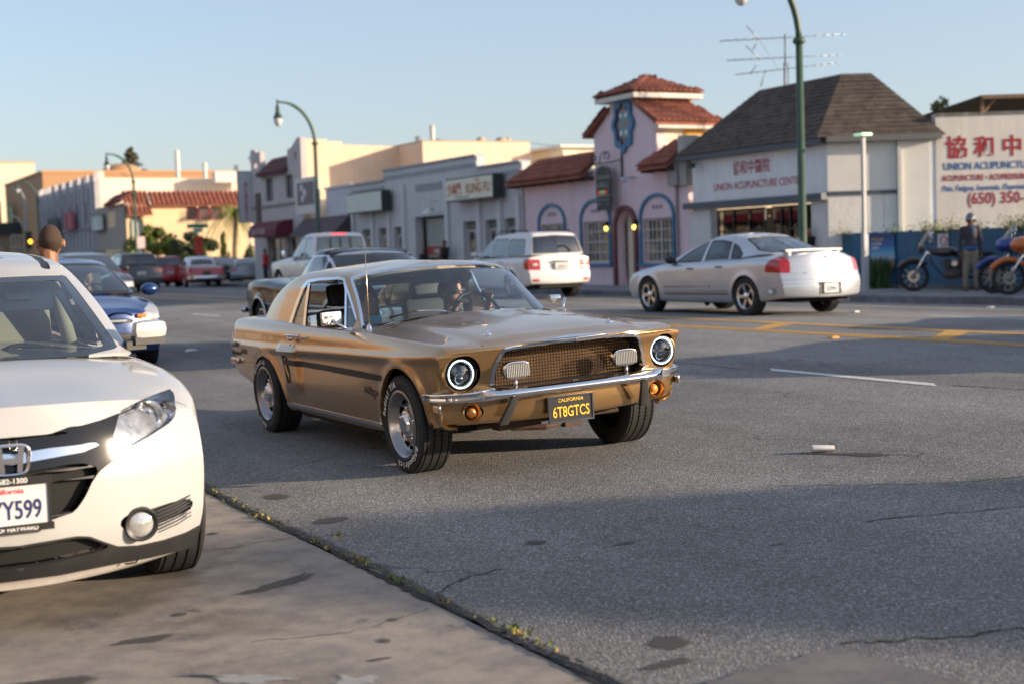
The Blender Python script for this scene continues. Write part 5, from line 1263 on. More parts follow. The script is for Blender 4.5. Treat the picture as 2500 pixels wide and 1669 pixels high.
L1 = [(-.93, 0, 1.10), (-.95, .3, 1.095), (-1.0, .545, 1.075), (-1.065, .66, 1.05), (-1.35, .715, 1.05), (-1.9, .725, 1.05), (-2.52, .718, 1.06), (-2.92, .665, 1.055), (-3.0, .46, 1.06), (-3.04, 0, 1.065)]
L2 = [(-1.15, 0, 1.248), (-1.17, .28, 1.243), (-1.215, .50, 1.228), (-1.265, .605, 1.205), (-1.5, .65, 1.222), (-1.9, .655, 1.232), (-2.3, .648, 1.228), (-2.60, .60, 1.205), (-2.70, .42, 1.205), (-2.74, 0, 1.21)]
L3 = [(-1.19, 0, 1.268), (-1.21, .26, 1.263), (-1.26, .45, 1.252), (-1.33, .545, 1.240), (-1.55, .585, 1.258), (-1.9, .59, 1.270), (-2.22, .58, 1.266), (-2.48, .53, 1.245), (-2.58, .36, 1.242), (-2.62, 0, 1.245)]
L4 = [(-1.27, 0, 1.285), (-1.29, .14, 1.284), (-1.36, .25, 1.280), (-1.44, .30, 1.279), (-1.62, .31, 1.29), (-1.9, .31, 1.295), (-2.16, .31, 1.292), (-2.36, .29, 1.276), (-2.44, .2, 1.272), (-2.48, 0, 1.272)]
L5 = [(-1.34, 0, 1.30), (-1.40, 0, 1.303), (-1.46, 0, 1.307), (-1.52, 0, 1.31), (-1.68, 0, 1.315), (-1.9, 0, 1.318), (-2.1, 0, 1.312), (-2.25, 0, 1.298), (-2.34, 0, 1.288), (-2.38, 0, 1.284)]
cabin(mu, [L0, L1, L2, L3, L4, L5], .026, nr=56)

# glass openings traced on the body
WS = [c3(*p) for p in ((105, 285), (250, 248), (500, 205), (800, 165), (1200, 128), (1500, 118), (1700, 125), (1790, 160), (1900, 300), (2050, 460), (2225, 605), (2090, 602), (1700, 615), (1300, 645), (900, 697), (600, 748), (400, 785), (232, 812), (205, 640), (160, 450))]
msk = lambda V: V[:, 0]*-1-1.32
ws_ch = mu.cutout(['cabin'], mu.pxpoly(WS, 7.5, lambda V: -(V[:, 0]+1.45)))
ws_in, ws_ch = cut(ws_ch, mu.pxpoly(WS)(ws_ch[0]))
SWP = [c1(*p) for p in ((462, 532), (505, 400), (548, 292), (578, 246), (650, 232), (770, 226), (806, 232), (826, 285), (862, 400), (905, 543), (700, 545), (550, 540), (490, 536))]
SWP2 = [c1(*p) for p in ((440, 538), (488, 395), (535, 272), (570, 228), (650, 214), (780, 208), (818, 218), (838, 280), (878, 400), (918, 552), (700, 556), (550, 552), (470, 546))]
dt = mu.cutout(['cabin'], mu.pxpoly(SWP2, 0, lambda V: V[:, 0]+1.0))
sw_in, sw_ch = cut(dt, mu.pxpoly(SWP)(dt[0]))
bl = mu.cutout(['cabin'], lambda V: np.maximum(sd_poly(np.abs(V[:, [1, 2]]), [(-.2, .93), (.60, .93), (.62, .96), (.50, 1.18), (.46, 1.195), (-.2, 1.205)]), V[:, 0]+2.3))
# wheel openings, panel lines, stripe, sill strip
FA = circ(.06, .325, .352); RA = XZ([(-3.06, .05), (-3.03, .30), (-3.0, .42), (-2.93, .52), (-2.82, .59), (-2.66, .625), (-2.5, .605), (-2.37, .54), (-2.26, .43), (-2.17, .30), (-2.10, .05)], .0, .5)
V, N, F = mu.R['tub']; V = V.copy()
for fn in (FA, RA):
    d = fn(V); side = (np.abs(V[:, 1]) > .7) & (V[:, 2] < .80); bul = .016*np.exp(-((np.clip(d, 0, 1)-.012)/.030)**2)*side; V[:, 1] += -bul
# bodyside scoop ahead of the rear wheel and the long scallop behind the crease
d = sd_poly(V[:, [0, 2]], [(-2.20, .67), (-2.08, .42), (-1.84, .45), (-1.90, .66)], .0); V[:, 1] += -.030*np.exp(-(np.clip(d, 0, 1)/.05)**2)*(np.abs(V[:, 1]) > .7)
# hood side ridges and twin recesses
hy = np.abs(V[:, 1]); tb_ = sm(-.75, -.6, V[:, 0])*(1-sm(.60, .68, V[:, 0])); V[:, 2] += .014*(1-sm(.50, .60, hy))*tb_*(hy < .75)
ex = (V[:, 0]+.30)/.30; ey = (hy-.30-.10*(V[:, 0]+.3))/.12; V[:, 2] -= .010*np.exp(-(ex**2*1.2)**2-(ey**2)**2)*(V[:, 2] > .8)
mu.R['tub'] = (V, normals(V, F), F)
fa = mu.cutout(['tub', 'nose'], FA); ra = mu.cutout(['tub'], RA)
strp = mu.cutout(['tub'], XZ([(-2.10, .625), (-2.10, .59), (-1.9, .582), (-.66, .572), (-.22, .572), (-.225, .612), (-.66, .618)], 0, .6))
sc1 = mu.cutout(['tub'], XZ([(-2.135, .645), (-2.05, .455), (-1.955, .46), (-2.035, .65)], .008, .6))
rk = mu.cutout(['tub'], XZ([(-2.22, .285), (-2.20, .262), (-.30, .262), (-.29, .285)], .003, .6))
door = lambda V: sd_line(V[:, [0, 2]], [(-.74, .9), (-.75, .80), (-.745, .55), (-.70, .36), (-.68, .18)])
door2 = lambda V: sd_line(V[:, [0, 2]], [(-2.02, .90), (-2.06, .80), (-2.06, .70), (-1.96, .50), (-1.84, .34), (-1.78, .18)])
side = lambda f: (lambda V: np.maximum(f(V), .01*(np.abs(V[:, 1]) < .72)))
mu.lines(['tub'], lambda V: np.where(np.abs(V[:, 1]) > .74, door(V), 1), .003); mu.lines(['tub'], lambda V: np.where(np.abs(V[:, 1]) > .74, door2(V), 1), .003)
hoodl = lambda V: np.where((V[:, 2] > .78), sd_line(np.stack([V[:, 0], np.abs(V[:, 1])], 1), [(-.80, .66), (-.4, .675), (.2, .665), (.50, .625), (.66, .585), (.78, .56)]), 1)
mu.lines(['tub'], hoodl, .0045)
mu.lines(['tub'], lambda V: np.where(V[:, 2] > .8, sd_line(np.stack([V[:, 0], np.abs(V[:, 1])], 1), [(-3.3, 0), (-3.3, .64), (-3.36, .68), (-3.70, .69)]), 1), .003)
# grille mouth, lamps, lower valance
GRP = [(0, .555), (.20, .553), (.42, .548), (.50, .554), (.535, .580), (.52, .66), (.485, .748), (.462, .774), (.2, .794), (0, .800), (-.1, .800), (-.1, .555)]
gch = mu.cutout(['nose', 'tub'], lambda V: np.maximum(YZ(GRP, .022)(V), .4-V[:, 0])); g_in, gch = cut(gch, YZ(GRP)(gch[0]))
HL = (.722, .655)
hlf = lambda r: (lambda V: np.maximum(np.hypot(np.abs(V[:, 1])-HL[0], V[:, 2]-HL[1])-r, .45-V[:, 0]))
hl = mu.cutout(['nose', 'tub'], hlf(.112)); hl_in, hl_rg = cut(hl, hlf(.100)(hl[0]))
tl = mu.cutout(['nose', 'tub'], lambda V: np.maximum(np.hypot((np.abs(V[:, 1])-.655)/1.25, V[:, 2]-.415)-.048, .4-V[:, 0]))
vl = lambda V: np.where((V[:, 0] > .45), sd_line(np.stack([np.abs(V[:, 1]), V[:, 2]], 1), [(0, .535), (.62, .52), (.9, .515)]), 1)
mu.lines(['nose'], vl, .004)
body = join(rim(mu.R['tub'], .030), mu.R['nose'], mu.R['tail']); mu.part('body', body, GOLD, ang=50)
mu.part('roof', rim(mu.R['cabin'], .02), GOLD, ang=50)
V, N, F = mu.R['cabin']; mu.part('headliner', offset(mu.R['cabin'], -.028), mat('headliner', (.05, .05, .052), .9))
mu.part('panel_gap', join(*mu.out['gap']), GAP)
mu.part('side_stripe', strp, mat('black_stripe', (.010, .014, .016), .45, spec=.3), .0008, split=True)
mu.part('windscreen', ws_in, glass('windscreen_glass', (.74, .88, .93), refl=1.25), -.006); mu.part('windscreen_trim', ws_ch, CHR, .006, .012)
mu.part('drip_rail', sw_ch, CHR, .005, .02, split=True); mu.part('rear_window', bl, GLC, -.004)
sp = mu.px(sw_in[0]); 
vent, rest = cut(sw_in, sd_poly(sp, [c1(*p) for p in ((826, 560), (826, 278), (835, 200), (1000, 560))]))
ql, door_open = cut(rest, sd_poly(mu.px(rest[0]), [c1(*p) for p in ((400, 560), (545, 560), (556, 420), (585, 230), (400, 200))]))
mu.part('vent_window', vent, GLC, -.006, split=True); V, N, F = ql; keep = [f for f in F if np.mean([V[i][0] for i in f]) < -1.8]; ql = compact(V, N, keep); mu.part('quarter_window', ql, GLC, -.006, split=True)
f2 = lambda V: sd_line(mu.px(V), [c1(820, 548), c1(824, 300), c1(812, 235)])/380-.006
f3 = lambda V: sd_line(mu.px(V), [c1(548, 545), c1(558, 420), c1(583, 235)])/380-.007
pl_, _ = cut(sw_in, f2(sw_in[0])); mu.part('window_frame', pl_, CHR, .002, .012, split=True)
pl_, _ = cut(sw_in, f3(sw_in[0])); mu.part('window_frame', pl_, CHR, .002, .012, split=True)
mu.part('sill_trim', rk, CHR, .005, .012, split=True)
# side scoop: body coloured vane with chrome slots
for sg in (-1, 1):
    b = MB(); b.tube([(-2.115, sg*.885, .64), (-2.075, sg*.893, .55), (-2.02, sg*.888, .462)], .012, 8); b.tube([(-2.115, sg*.885, .64), (-2.04, sg*.888, .645)], .008, 6); b.obj('scoop_rim', GOLD, mu.root, True)
    b = MB(); b.tube([(-1.995, sg*.872, .648), (-1.955, sg*.878, .55), (-1.905, sg*.872, .452), (-1.935, sg*.873, .445), (-1.99, sg*.878, .55), (-2.025, sg*.872, .645), (-1.995, sg*.872, .648)], .007, 6); b.obj('scoop_trim', CHR, mu.root, True)
mu.part('scoop_opening', offset(sc1, -.02), mat('scoop_grey', (.10, .09, .08), .6))
# front end
mu.part('grille_surround', gch, CHR, .006, .03)
b = MB()
V, N, F = g_in; V2 = V.copy(); V2[:, 0] -= .13; gr = rim((V, N, F), .17, vec=(1, 0, 0)); F3 = gr[2][len(F):]; emesh('grille_box', join((gr[0], gr[1], F3), mirror((gr[0], gr[1], F3))), mat('grille_black', (.012, .012, .012), .8), mu.root)
MB().add([(.545, -.55, .54), (.545, .55, .54), (.545, .55, .79), (.545, -.55, .79)], [(0, 1, 2, 3)]).obj('radiator_support', mat('radiator_brown', (.10, .055, .03), .8, var=.8, vscale=5), mu.root)
gm_ = MB()
for i in range(-24, 25):
    y = i*.0205; zt = .79-.045*abs(y)/.5; 
    if abs(y) < .52: gm_.tube([(.605-.25*abs(y)**2*.3, y, .555), (.605-.25*abs(y)**2*.3, y, zt)], .0025, 4, False)
for j in range(12):
    z = .565+j*.0193; yw = .52 if z < .7 else .48
    gm_.tube([(.607-.075*(yy**2), yy, z) for yy in np.linspace(-yw, yw, 9)], .0025, 4, False)
gm_.obj('grille_mesh', mat('mesh_bronze', (.34, .23, .14), .4, .75), mu.root, kind='stuff')
for sg in (-1, 1):
    fg = MB(); Pp = []
    for t in np.linspace(0, 2*math.pi, 29)[:-1]:
        Pp.append((np.sign(math.cos(t))*abs(math.cos(t))**.55*.088, np.sign(math.sin(t))*abs(math.sin(t))**.7*.052))
    c_y = .385*sg-.02
    fl_ = MB(); fl_.prism([(c_y+p[0], .655+p[1]) for p in Pp], 0, .70, .7525); fo = fl_.obj('fog_lamp', CHR, mu.root, bevel=.006)
    lens = MB(); lens.prism([(c_y+p[0]*.93, .655+p[1]*.91) for p in Pp], 0, .7515, .757); lo = lens.obj('lens', mat('fog_glass', (.26, .26, .25), .08, .6, coat=1), fo)
    rb = MB()
    for k in range(-6, 7): rb.box(.7575, .7600, c_y+k*.0122-.0026, c_y+k*.0122+.0026, .655-.038, .655+.038)
    rb.obj('lens_ribs', mat('rib_glass', (.60, .60, .57), .1, .3, coat=1), fo, kind='stuff')
    MB().tube([(.735, c_y+.01*sg, .605), (.735, c_y+.01*sg, .545)], .011, 10).obj('lamp_post', ALU, mu.root, True)
# head lamps with glowing rings
HLO = emit('halo_light', (.66, .88, 1.0), 1.7)
for sg in (-1, 1):
    cy = HL[0]*sg; cx = .598
    b = MB(); b.lathe([(.116, .004), (.110, .020), (.104, .022), (.101, .012), (.100, -.05)], 40, 0, (cx, cy, HL[1])); ho = b.obj('headlight', GOLD, mu.root, ang=40)
    MB().lathe([(.100, .012), (.094, .028), (.088, .030), (.086, .02)], 40, 0, (cx, cy, HL[1])).obj('chrome_ring', mat('dark_ring', (.02, .02, .02), .3), ho, ang=40)
    MB().lathe([(.0865, .0235), (.0850, .029), (.0800, .029), (.0785, .025)], 48, 0, (cx, cy, HL[1])).obj('halo_ring', HLO, ho, True)
    MB().lathe([(.076, -.03), (.05, -.045), (0, -.05)], 32, 0, (cx, cy, HL[1])).obj('reflector', mat('reflector_dark', (.10, .10, .11), .12, .9), ho, True)
    MB().lathe([(.030, -.02), (.030, .008), (.024, .014), (0, .018)], 24, 0, (cx, cy, HL[1]-.030)).obj('projector', mat('projector_glass', (.10, .11, .13), .04, .8, coat=1), ho, ang=40)
    MB().lathe([(.034, -.01), (.034, .006), (.030, .008)], 24, 0, (cx, cy, HL[1]-.030)).obj('projector_ring', CHR, ho, True)
    w_ = MB(); w_.cbox((cx-.01, cy-.035, HL[1]+.028), (.03, .035, .03)).cbox((cx-.01, cy+.030, HL[1]+.030), (.03, .03, .034)); w_.obj('reflector_block', CHR, ho)
    MB().lathe([(.0755, .022), (.06, .034), (.035, .043), (0, .047)], 32, 0, (cx, cy, HL[1])).obj('lens', glass('lens_glass', (.92, .94, .95)), ho, True)
    # turn signal lamp in the valance
    ty = .665*sg; b = MB(); b.lathe([(.064, -.006), (.057, .006), (.046, -.012), (.040, -.035)], 28, 0, (.630, ty, .415)); tlo = b.obj('turn_signal', GOLD, mu.root, ang=40)
    MB().lathe([(.036, -.034), (.029, -.018), (.015, -.010), (0, -.008)], 24, 0, (.630, ty-sg*.008, .413)).obj('lens', AMB, tlo, True)
    MB().cbox((.555, sg*.862, .452), (.085, .014, .045)).obj('side_marker', CHR, mu.root, bevel=.004, label=None)
    MB().cbox((.555, sg*.869, .452), (.065, .010, .030)).obj('marker_lens', mat('marker_amber', (.7, .35, .12), .2, coat=1), mu.root)
# bumper
def bumper(car, pts, hgt, dep, m, name='bumper', nsec=10):
    """chrome blade: pts are 3-D centres from the middle outwards, mirrored"""
    full = [(p[0], -p[1], p[2]) for p in pts[::-1]]+[p for p in pts[1:]]
    full = np.array(full, float); n = len(full); V = []; F = []
    sec = [(0, .5), (.42, .46), (.78, .30), (1.0, .04), (.92, -.22), (.62, -.42), (.2, -.5), (-.1, -.42), (0, 0), (-.1, .40)]
    for i in range(n):
        d = full[min(i+1, n-1)]-full[max(i-1, 0)]; d /= np.linalg.norm(d); nx = np.cross(np.array([0, 0, 1.0]), d); nx /= np.linalg.norm(nx); nx = nx if nx[0] >= 0 or True else -nx
        nx = -nx if (nx @ np.array([1, 0, 0]) < 0 and abs(full[i][1]) < .6) else nx
        k = min(1.0, (1-abs(full[i][1])/(abs(full[-1][1])+.02))*7+.35)
        for (a, z) in sec: V.append(full[i]+nx*a*dep*k+np.array([0, 0, z*hgt*(.55+.45*k)]))
    m_ = len(sec)
    for i in range(n-1):
        for j in range(m_): F.append((i*m_+j, i*m_+(j+1) % m_, (i+1)*m_+(j+1) % m_, (i+1)*m_+j))
    F += [tuple(range(m_))[::-1], tuple(range((n-1)*m_, n*m_))]
    o = mk(name, V, F, m, car.root); 
    bm = bmesh.new(); bm.from_mesh(o.data); bmesh.ops.recalc_face_normals(bm, faces=bm.faces); bm.to_mesh(o.data); bm.free(); smart(o, 50); 
    sub = o.modifiers.new('s', 'SUBSURF'); sub.levels = 1; sub.render_levels = 2; return o
bumper(mu, [(.785, 0, .525), (.783, .2, .525), (.775, .4, .524), (.755, .58, .522), (.72, .72, .520), (.66, .80, .519), (.585, .875, .519), (.50, .905, .520), (.43, .908, .520)], .062, .05, CHR)
for sg in (-1, 1):
    MB().add([(.70, sg*.55, .548), (.66, sg*.66, .548), (.60, sg*.76, .546), (.72, sg*.60, .558)], [(0, 1, 2, 3)])
    b = MB(); b.ell((.685, sg*.60, .548), (.028, .095, .010), 16, 8, [[1, sg*.35, 0], [-sg*.35, 1, 0], [0, 0, 1]]); b.obj('bumper_bracket', CHR, mu.root, True)
    b = MB(); b.ell((.735, sg*.41-.01, .540), (.018, .10, .009), 16, 8); b.obj('bumper_pad', mat('grey_pad', (.32, .32, .33), .3, .5), mu.root, True)
    b = MB(); V = [(.795, sg*.435, .500), (.795, sg*.485, .500), (.815, sg*.485, .50), (.815, sg*.435, .50), (.690, sg*.475, .335), (.690, sg*.535, .335), (.725, sg*.535, .330), (.725, sg*.475, .330)]
    b.add(V, [(0, 1, 2, 3), (4, 7, 6, 5), (0, 4, 5, 1), (1, 5, 6, 2), (2, 6, 7, 3), (3, 7, 4, 0)]); b.obj('bumper_guard', mat('guard_rubber', (.035, .035, .034), .75, var=.2, vscale=12), mu.root, bevel=.004)
    b = MB(); b.ell((.803, sg*.468, .508), (.010, .010, .006)); b.obj('guard_bolt', CHR, mu.root, True)
rb_ = bumper(mu, [(3.84, 0, .50), (3.83, .4, .50), (3.80, .62, .50), (3.74, .74, .50), (3.66, .80, .50)], .06, .05, CHR); rb_.scale = (-1, 1, 1)
PLY = mat('plate_yellow', (.80, .50, .02), .5); PLK = mat('plate_black', (.014, .014, .015), .35, coat=.5)
pl = plate(mu.root, (.752, -.055, .385), (0, 1), .300, .148, '6T8GTCS', PLK, PLY, CHR, ('CALIFORNIA', .030, PLY, 1.05), .066, sx=.70)
pl.rotation_euler = (0, 0, 0)
MB(Fr((.752, -.055, 0), (0, 1))).ell((-.085, .445, .009), (.004, .004, .003), 8, 5).ell((.085, .445, .009), (.004, .004, .003), 8, 5).obj('plate_screws', CHR, pl, True)
# hood furniture
for sg in (-1, 1):
    b = MB(); z_ = .858; b.lathe([(.030, -.01), (.030, .002), (.022, .012), (0, .015)], 20, 2, (.45, sg*.44, z_)); b.obj('hood_pin', CHR, mu.root, ang=40)
    b = MB(); b.tube([(.45, sg*.44, z_+.015), (.45, sg*.44, z_+.024)], .006, 8); b.obj('pin_knob', CHR, mu.root, True)
# wipers, aerial, mirrors, handles
def cp(p, plane, val):
    """photograph position -> point of the coupe where its plane coordinate has the given value"""
    q = np.array([(p[0]-1250)/3470, -(p[1]-834.5)/3470, 1.0]) @ _CM; A3 = mu.W[:3, :3]; o = (np.array(CAM_POS)-mu.W[:3, 3]) @ A3; d = q @ A3; t = (val-o[plane])/d[plane]; return o+t*d
for (a, bb, cc) in (((1250, 662), (730, 655), (395, 758)), ((2075, 625), (1600, 548), (1280, 600))):
    P0 = cp(c3(*a), 0, -.735 if a[0] < 1500 else -.78); P1 = P0+np.array([-.07, -.28, .045]); mid_ = P0+np.array([-.03, -.12, .035])
    w = MB(); w.tube([P0, mid_, P1], [.007, .006, .005], 6); w.ell(P0, (.018, .018, .014)); wo = w.obj('wiper_arm', CHR, mu.root, True)
    w = MB(); w.tube([P1+np.array([.005, .21, -.015]), P1, P1+np.array([-.012, -.20, -.03])], .006, 6); w.obj('wiper_blade', mat('wiper_black', (.03, .025, .02), .6), wo, True)
b = MB(); base_ = np.array([-.73, -.74, .868]); b.tube([base_, base_+np.array([.0, .01, .57])], [.0042, .0026], 6); ao = b.obj('aerial', mat('aerial_brass', (.62, .52, .38), .25, .9), mu.root, True)
MB().lathe([(.026, 0), (.022, .008), (.015, .035), (.010, .045), (0, .048)], 16, 2, tuple(base_)).obj('aerial_base', CHR, ao, True)
for sg in (-1, 1):
    b = MB(); b.cbox((-.965, sg*.925, .965) if sg < 0 else (-1.02, sg*.885, .955), (.045, .165 if sg < 0 else .08, .095 if sg < 0 else .06), [[1, 0, 0], [0, 1, 0], [0, 0, 1]]); b.V = [(v[0]+sg*.35*(v[1]-sg*.9), v[1], v[2]) for v in b.V]
    mo = b.obj('door_mirror', CHR, mu.root, bevel=.014)
    b = MB(); b.tube([(-.935, sg*.925, .955), (-.86, sg*.86, .892)], [.009, .012], 8); b.ell((-.86, sg*.845, .882), (.06, .022, .010)); b.obj('mirror_stalk', CHR, mo, True)
    b = MB(); b.tube([(-1.98, sg*.905, .812), (-1.93, sg*.925, .815), (-1.80, sg*.925, .817), (-1.74, sg*.895, .815)], .010, 8); b.ell((-1.93, sg*.90, .79), (.035, .02, .022)); b.obj('door_handle', CHR, mu.root, True)
    b = MB(); b.ell((-1.95, sg*.895, .745), (.009, .006, .018)); b.obj('key_lock', CHR, mu.root, True)
    b = MB(); b.tube([(-1.85, sg*.765, .87), (-1.85, sg*.765, .93)], .007, 6); b.ell((-1.85, sg*.765, .93), (.014, .014, .005)); b.obj('lock_knob', CHR, mu.root, True)
    b = MB(); b.box(-3.60, -3.42, min(sg*.845, sg*.872), max(sg*.845, sg*.872), .515, .565); b.obj('rear_marker', CHR, mu.root, bevel=.006)
    b = MB(); b.box(-3.585, -3.435, min(sg*.865, sg*.877), max(sg*.865, sg*.877), .525, .555); b.obj('red_marker_lens', REDL, mu.root)
    b = MB(); b.lathe([(.058, 0), (.055, .012), (0, .016)], 20, 1, (-3.05, sg*.872, .70)); b.obj('fuel_flap_mark', GOLD, mu.root, True) if False else None
for body_, u_, v_, s_ in (('Mustang', -.44, .475, .062),):
    t_ = text(body_, s_, mat('badge_chrome', (.25, .22, .2), .2, .9), mu.root, Fr((0, -.885, 0), (1, 0)), u_, v_, .0, 'script_badge', bold=.005, shear=.35, world=False, ext=.003, rot=-.14)
t_ = text('GT/CS', .062, mat('badge_black', (.03, .025, .02), .5), mu.root, Fr((0, -.868, 0), (1, 0)), -3.45, .66, .0, 'script_badge', bold=.01, shear=.2, world=False, ext=.002)
t_ = text('California Special', .036, MATS['badge_black'], mu.root, Fr((0, -.872, 0), (1, 0)), -3.40, .60, .0, 'script_badge', bold=.01, shear=.3, world=False, ext=.002)
# wheels
w0 = wheel(mu.root, (0, -.755, .31), .315, .225, 'styled_steel', -1, .212, mat('rim_steel', (.36, .35, .35), .3, .9), letters='front', n=64)
w1 = wheel(mu.root, (-2.743, -.755, .31), .315, .225, 'styled_steel', -1, .212, MATS['rim_steel'], letters='rear', n=64)
wheel(mu.root, (0, .755, .31), 0, 0, '', 1, ref=w0); wheel(mu.root, (-2.743, .755, .31), 0, 0, '', 1, ref=w1)
for sg in (-1, 1): well(mu, .06, .33, .40, sg*.50, sg*.86); well(mu, -2.68, .30, .40, sg*.50, sg*.86)
MB().box(-3.5, .2, -.62, .62, .24, .30).box(-3.6, .35, -.5, .5, .3, .5).box(-2.05, -.6, -.80, .80, .19, .24).obj('underbody', UNDER, mu.root)
b = MB(); b.tube([(.42, -.3, .26), (.50, -.1, .25), (.45, .15, .26)], .02, 6); b.cbox((.45, .1, .26), (.12, .12, .06)); b.cbox((.40, -.25, .28), (.1, .3, .05)); b.tube([(.35, -.5, .28), (.4, .5, .28)], .015, 6); b.obj('steering_linkage', mat('rusty_metal', (.08, .045, .03), .8, var=.4, vscale=12), mu.root)
# interior
MB().box(-2.9, -.9, -.74, .74, .30, .33).box(-2.95, -2.9, -.7, .7, .3, .85).obj('cabin_floor', DASH, mu.root)
for sg in (-1, 1): MB().box(-2.9, -.9, min(sg*.74, sg*.77), max(sg*.74, sg*.77), .3, .865).obj('door_card', mat('door_card', (.02, .03, .035), .7), mu.root)
b = MB(); b.prism([(-1.14, .60), (-.84, .60), (-.78, .89), (-.90, .905), (-1.06, .88), (-1.14, .80)], 1, -.73, .73); b.obj('dashboard', DASH, mu.root, bevel=.02)
MB().box(-3.1, -2.8, -.68, .68, .84, .875).obj('parcel_shelf', DASH, mu.root)
CB = mat('coupe_seat', (.03, .035, .04), .6)
seat(mu.root, -1.75, -.36, .45, CB, .52, True, .50); seat(mu.root, -1.75, .36, .45, CB, .52, True, .52); MB().cbox((-2.55, 0, .5), (.5, 1.2, .2)).cbox((-2.82, 0, .72), (.12, 1.2, .4)).obj('rear_bench', CB, mu.root, bevel=.04)
steering(mu.root, -1.28, .36, .87, mat('wheel_rim_black', (.02, .02, .02), .4), .19)
b = MB(); b.cbox((-1.28, 0.03, 1.165), (.03, .24, .06)); b.tube([(-1.27, .0, 1.19), (-1.22, 0, 1.23)], .007, 6); b.obj('rear_view_mirror', mat('mirror_back', (.12, .13, .14), .4), mu.root, bevel=.012)
for sg, y0, y1 in ((-1, -.55, -.14), (1, .16, .55)):
    MB().cbox((-1.33, (y0+y1)/2, 1.185), (.22, y1-y0, .02), [[1, 0, 0.2], [0, 1, 0], [-.2, 0, 1]]).obj('sun_visor', mat('visor_dark', (.06, .07, .075), .8), mu.root, bevel=.008) if sg < 0 else None
b = MB(); sk = cp(c3(350, 717), 0, -.93); b.cbox(sk, (.003, .085, .045), [[1, 0, -.6], [0, 1, 0], [.6, 0, 1]]); b.obj('window_sticker', mat('teal_sticker', (.02, .38, .45), .5), mu.root)
# ------------------------------------------------------------------ modern vehicles
def prof(W, ZB, ZS, ZC, ysh, cres=.0):
    h = ZS-ZB
    return [(W-.12, ZB), (W-.045, ZB+.02), (W-.020, ZB+.10), (W-.006, ZB+.34*h), (W, ZB+.58*h), (W-.004+cres, ZB+.80*h), (W-.022+cres*.4, ZS-.045), (ysh, ZS), (ysh*.80, ZS+(ZC-ZS)*.45), (ysh*.45, ZS+(ZC-ZS)*.86), (0, ZC)]
def pose(x, y, heading, z=None):
    """heading: degrees clockwise from +Y (up the street)"""
    a = R(heading); f = np.array([math.sin(a), math.cos(a), 0]); l = np.array([-f[1], f[0], 0]); z = zr(x) if z is None else z
    return [[f[0], l[0], 0, x], [f[1], l[1], 0, y], [0, 0, 1, z], [0, 0, 0, 1]]
def rings(xs, yw, zs, bow=(.10, .08), nose=None):
    """xs[(xf,xr)], yw[(yf,ym,yr)], zs[(zf,zm,zr)] from the belt up to the roof centre"""
    L = []
    for i, ((xf, xr), (yf, ym, yr), (zf, zm, z2)) in enumerate(zip(xs, yw, zs)):
        b0, b1 = bow[0], bow[1]; k = 1.0 if i < 3 else .6
        L.append([(xf, 0, zf), (xf-b0*.22*k, yf*.5, zf), (xf-b0*.75*k, yf*.87, zf-.004), (xf-b0*1.25*k-.03, yf, zf-.010+(zm-zf)*.15), (xf+(xr-xf)*.25, (yf+ym)/2+.008, (zf+zm)/2), (xf+(xr-xf)*.5, ym, zm), (xf+(xr-xf)*.78, (ym+yr)/2+.006, (zm+z2)/2), (xr+b1*1.2*k+.03, yr, z2-.006), (xr+b1*.7*k, yr*.85, z2), (xr, 0, z2)])
    return L
def modern(car, X, W, ZB, ZS, ZC, YS, front, rear, rg, cell=.05, nprof=34, cres=.0, caps=(30, 26)):
    st = [(x, prof(*[t[i] for t in (W, ZB, ZS, ZC, YS)], cres)) for i, x in enumerate(X)]
    def edge(s, tab, sgn):
        x, P = s; z = [t[0] for t in tab]; E = []
        for k, p in enumerate(P):
            if k <= 7: E.append((np.interp(p[1], z, [t[1] for t in tab]), p[0], p[1]))
        xs_, bs = E[7][0], np.interp(P[7][1], z, [t[2] for t in tab]); y7 = P[7][0]
        for p in P[8:]: E.append((xs_+sgn*bs*(1-(p[0]/y7)**2.2), p[0], p[1]))
        b = [sgn*np.interp(P[k][1], z, [t[2] for t in tab]) for k in range(8)]
        return E, b
    Ef, bf = edge(st[-1], front, 1); Er, br = edge(st[0], rear, -1)
    st[-1] = (st[-1][0], Ef); st[0] = (st[0][0], Er)
    tub(car, st, 7, cell, nprof); cap(car, 'nose', Ef, bf, 2.2, True, 7, caps[0], caps[1]); cap(car, 'tail', Er, br, 2.2, False, 7, caps[0], caps[1])
    if rg: cabin(car, rg, cell*1.05, nr=int(30*.05/cell)+8)
def arches(car, cxs, r, zc, lip=.012, ymin=.5):
    V, N, F = car.R['tub']; V = V.copy()
    for cx in cxs:
        d = np.hypot(V[:, 0]-cx, V[:, 2]-zc)-r; sd_ = (np.abs(V[:, 1]) > ymin+.1)*(V[:, 2] < zc+r+.12); V[:, 1] += car.side*lip*np.exp(-((np.clip(d, 0, 1)-.01)/.035)**2)*sd_
    car.R['tub'] = (V, normals(V, F), F)
    for cx in cxs:
        car.cutout(['tub'], circ(cx, zc, r, ymin)); 
        for sg in (-1, 1): well(car, cx, zc, r+.05, sg*ymin, sg*(ymin+.33))
def body_parts(car, pm, names=('tub', 'nose', 'tail'), roofm=None, gap=True):
    car.part('body', join(rim(car.R['tub'], .03), *[car.R[n] for n in names[1:]]), pm, ang=45)
    car.roofm = roofm or pm
    if car.out.get('gap'): car.part('panel_gap', join(*car.out['gap']), GAP)
def sidewin(car, polys, gm, off=-.006, frame=.018, fm=None, split=True, name='side_window'):
    """side windows: polys in (x, z); a dark rubber band is left round each"""
    for p in polys:
        o = car.cutout(['cabin'], XZ(p, frame, .3)); a, b = cut(o, XZ(p, 0, .3)(o[0]))
        car.part(name, a, gm, off, split=split); car.part('window_seal', b, fm or BLACKP, -.002, .008, split=split)
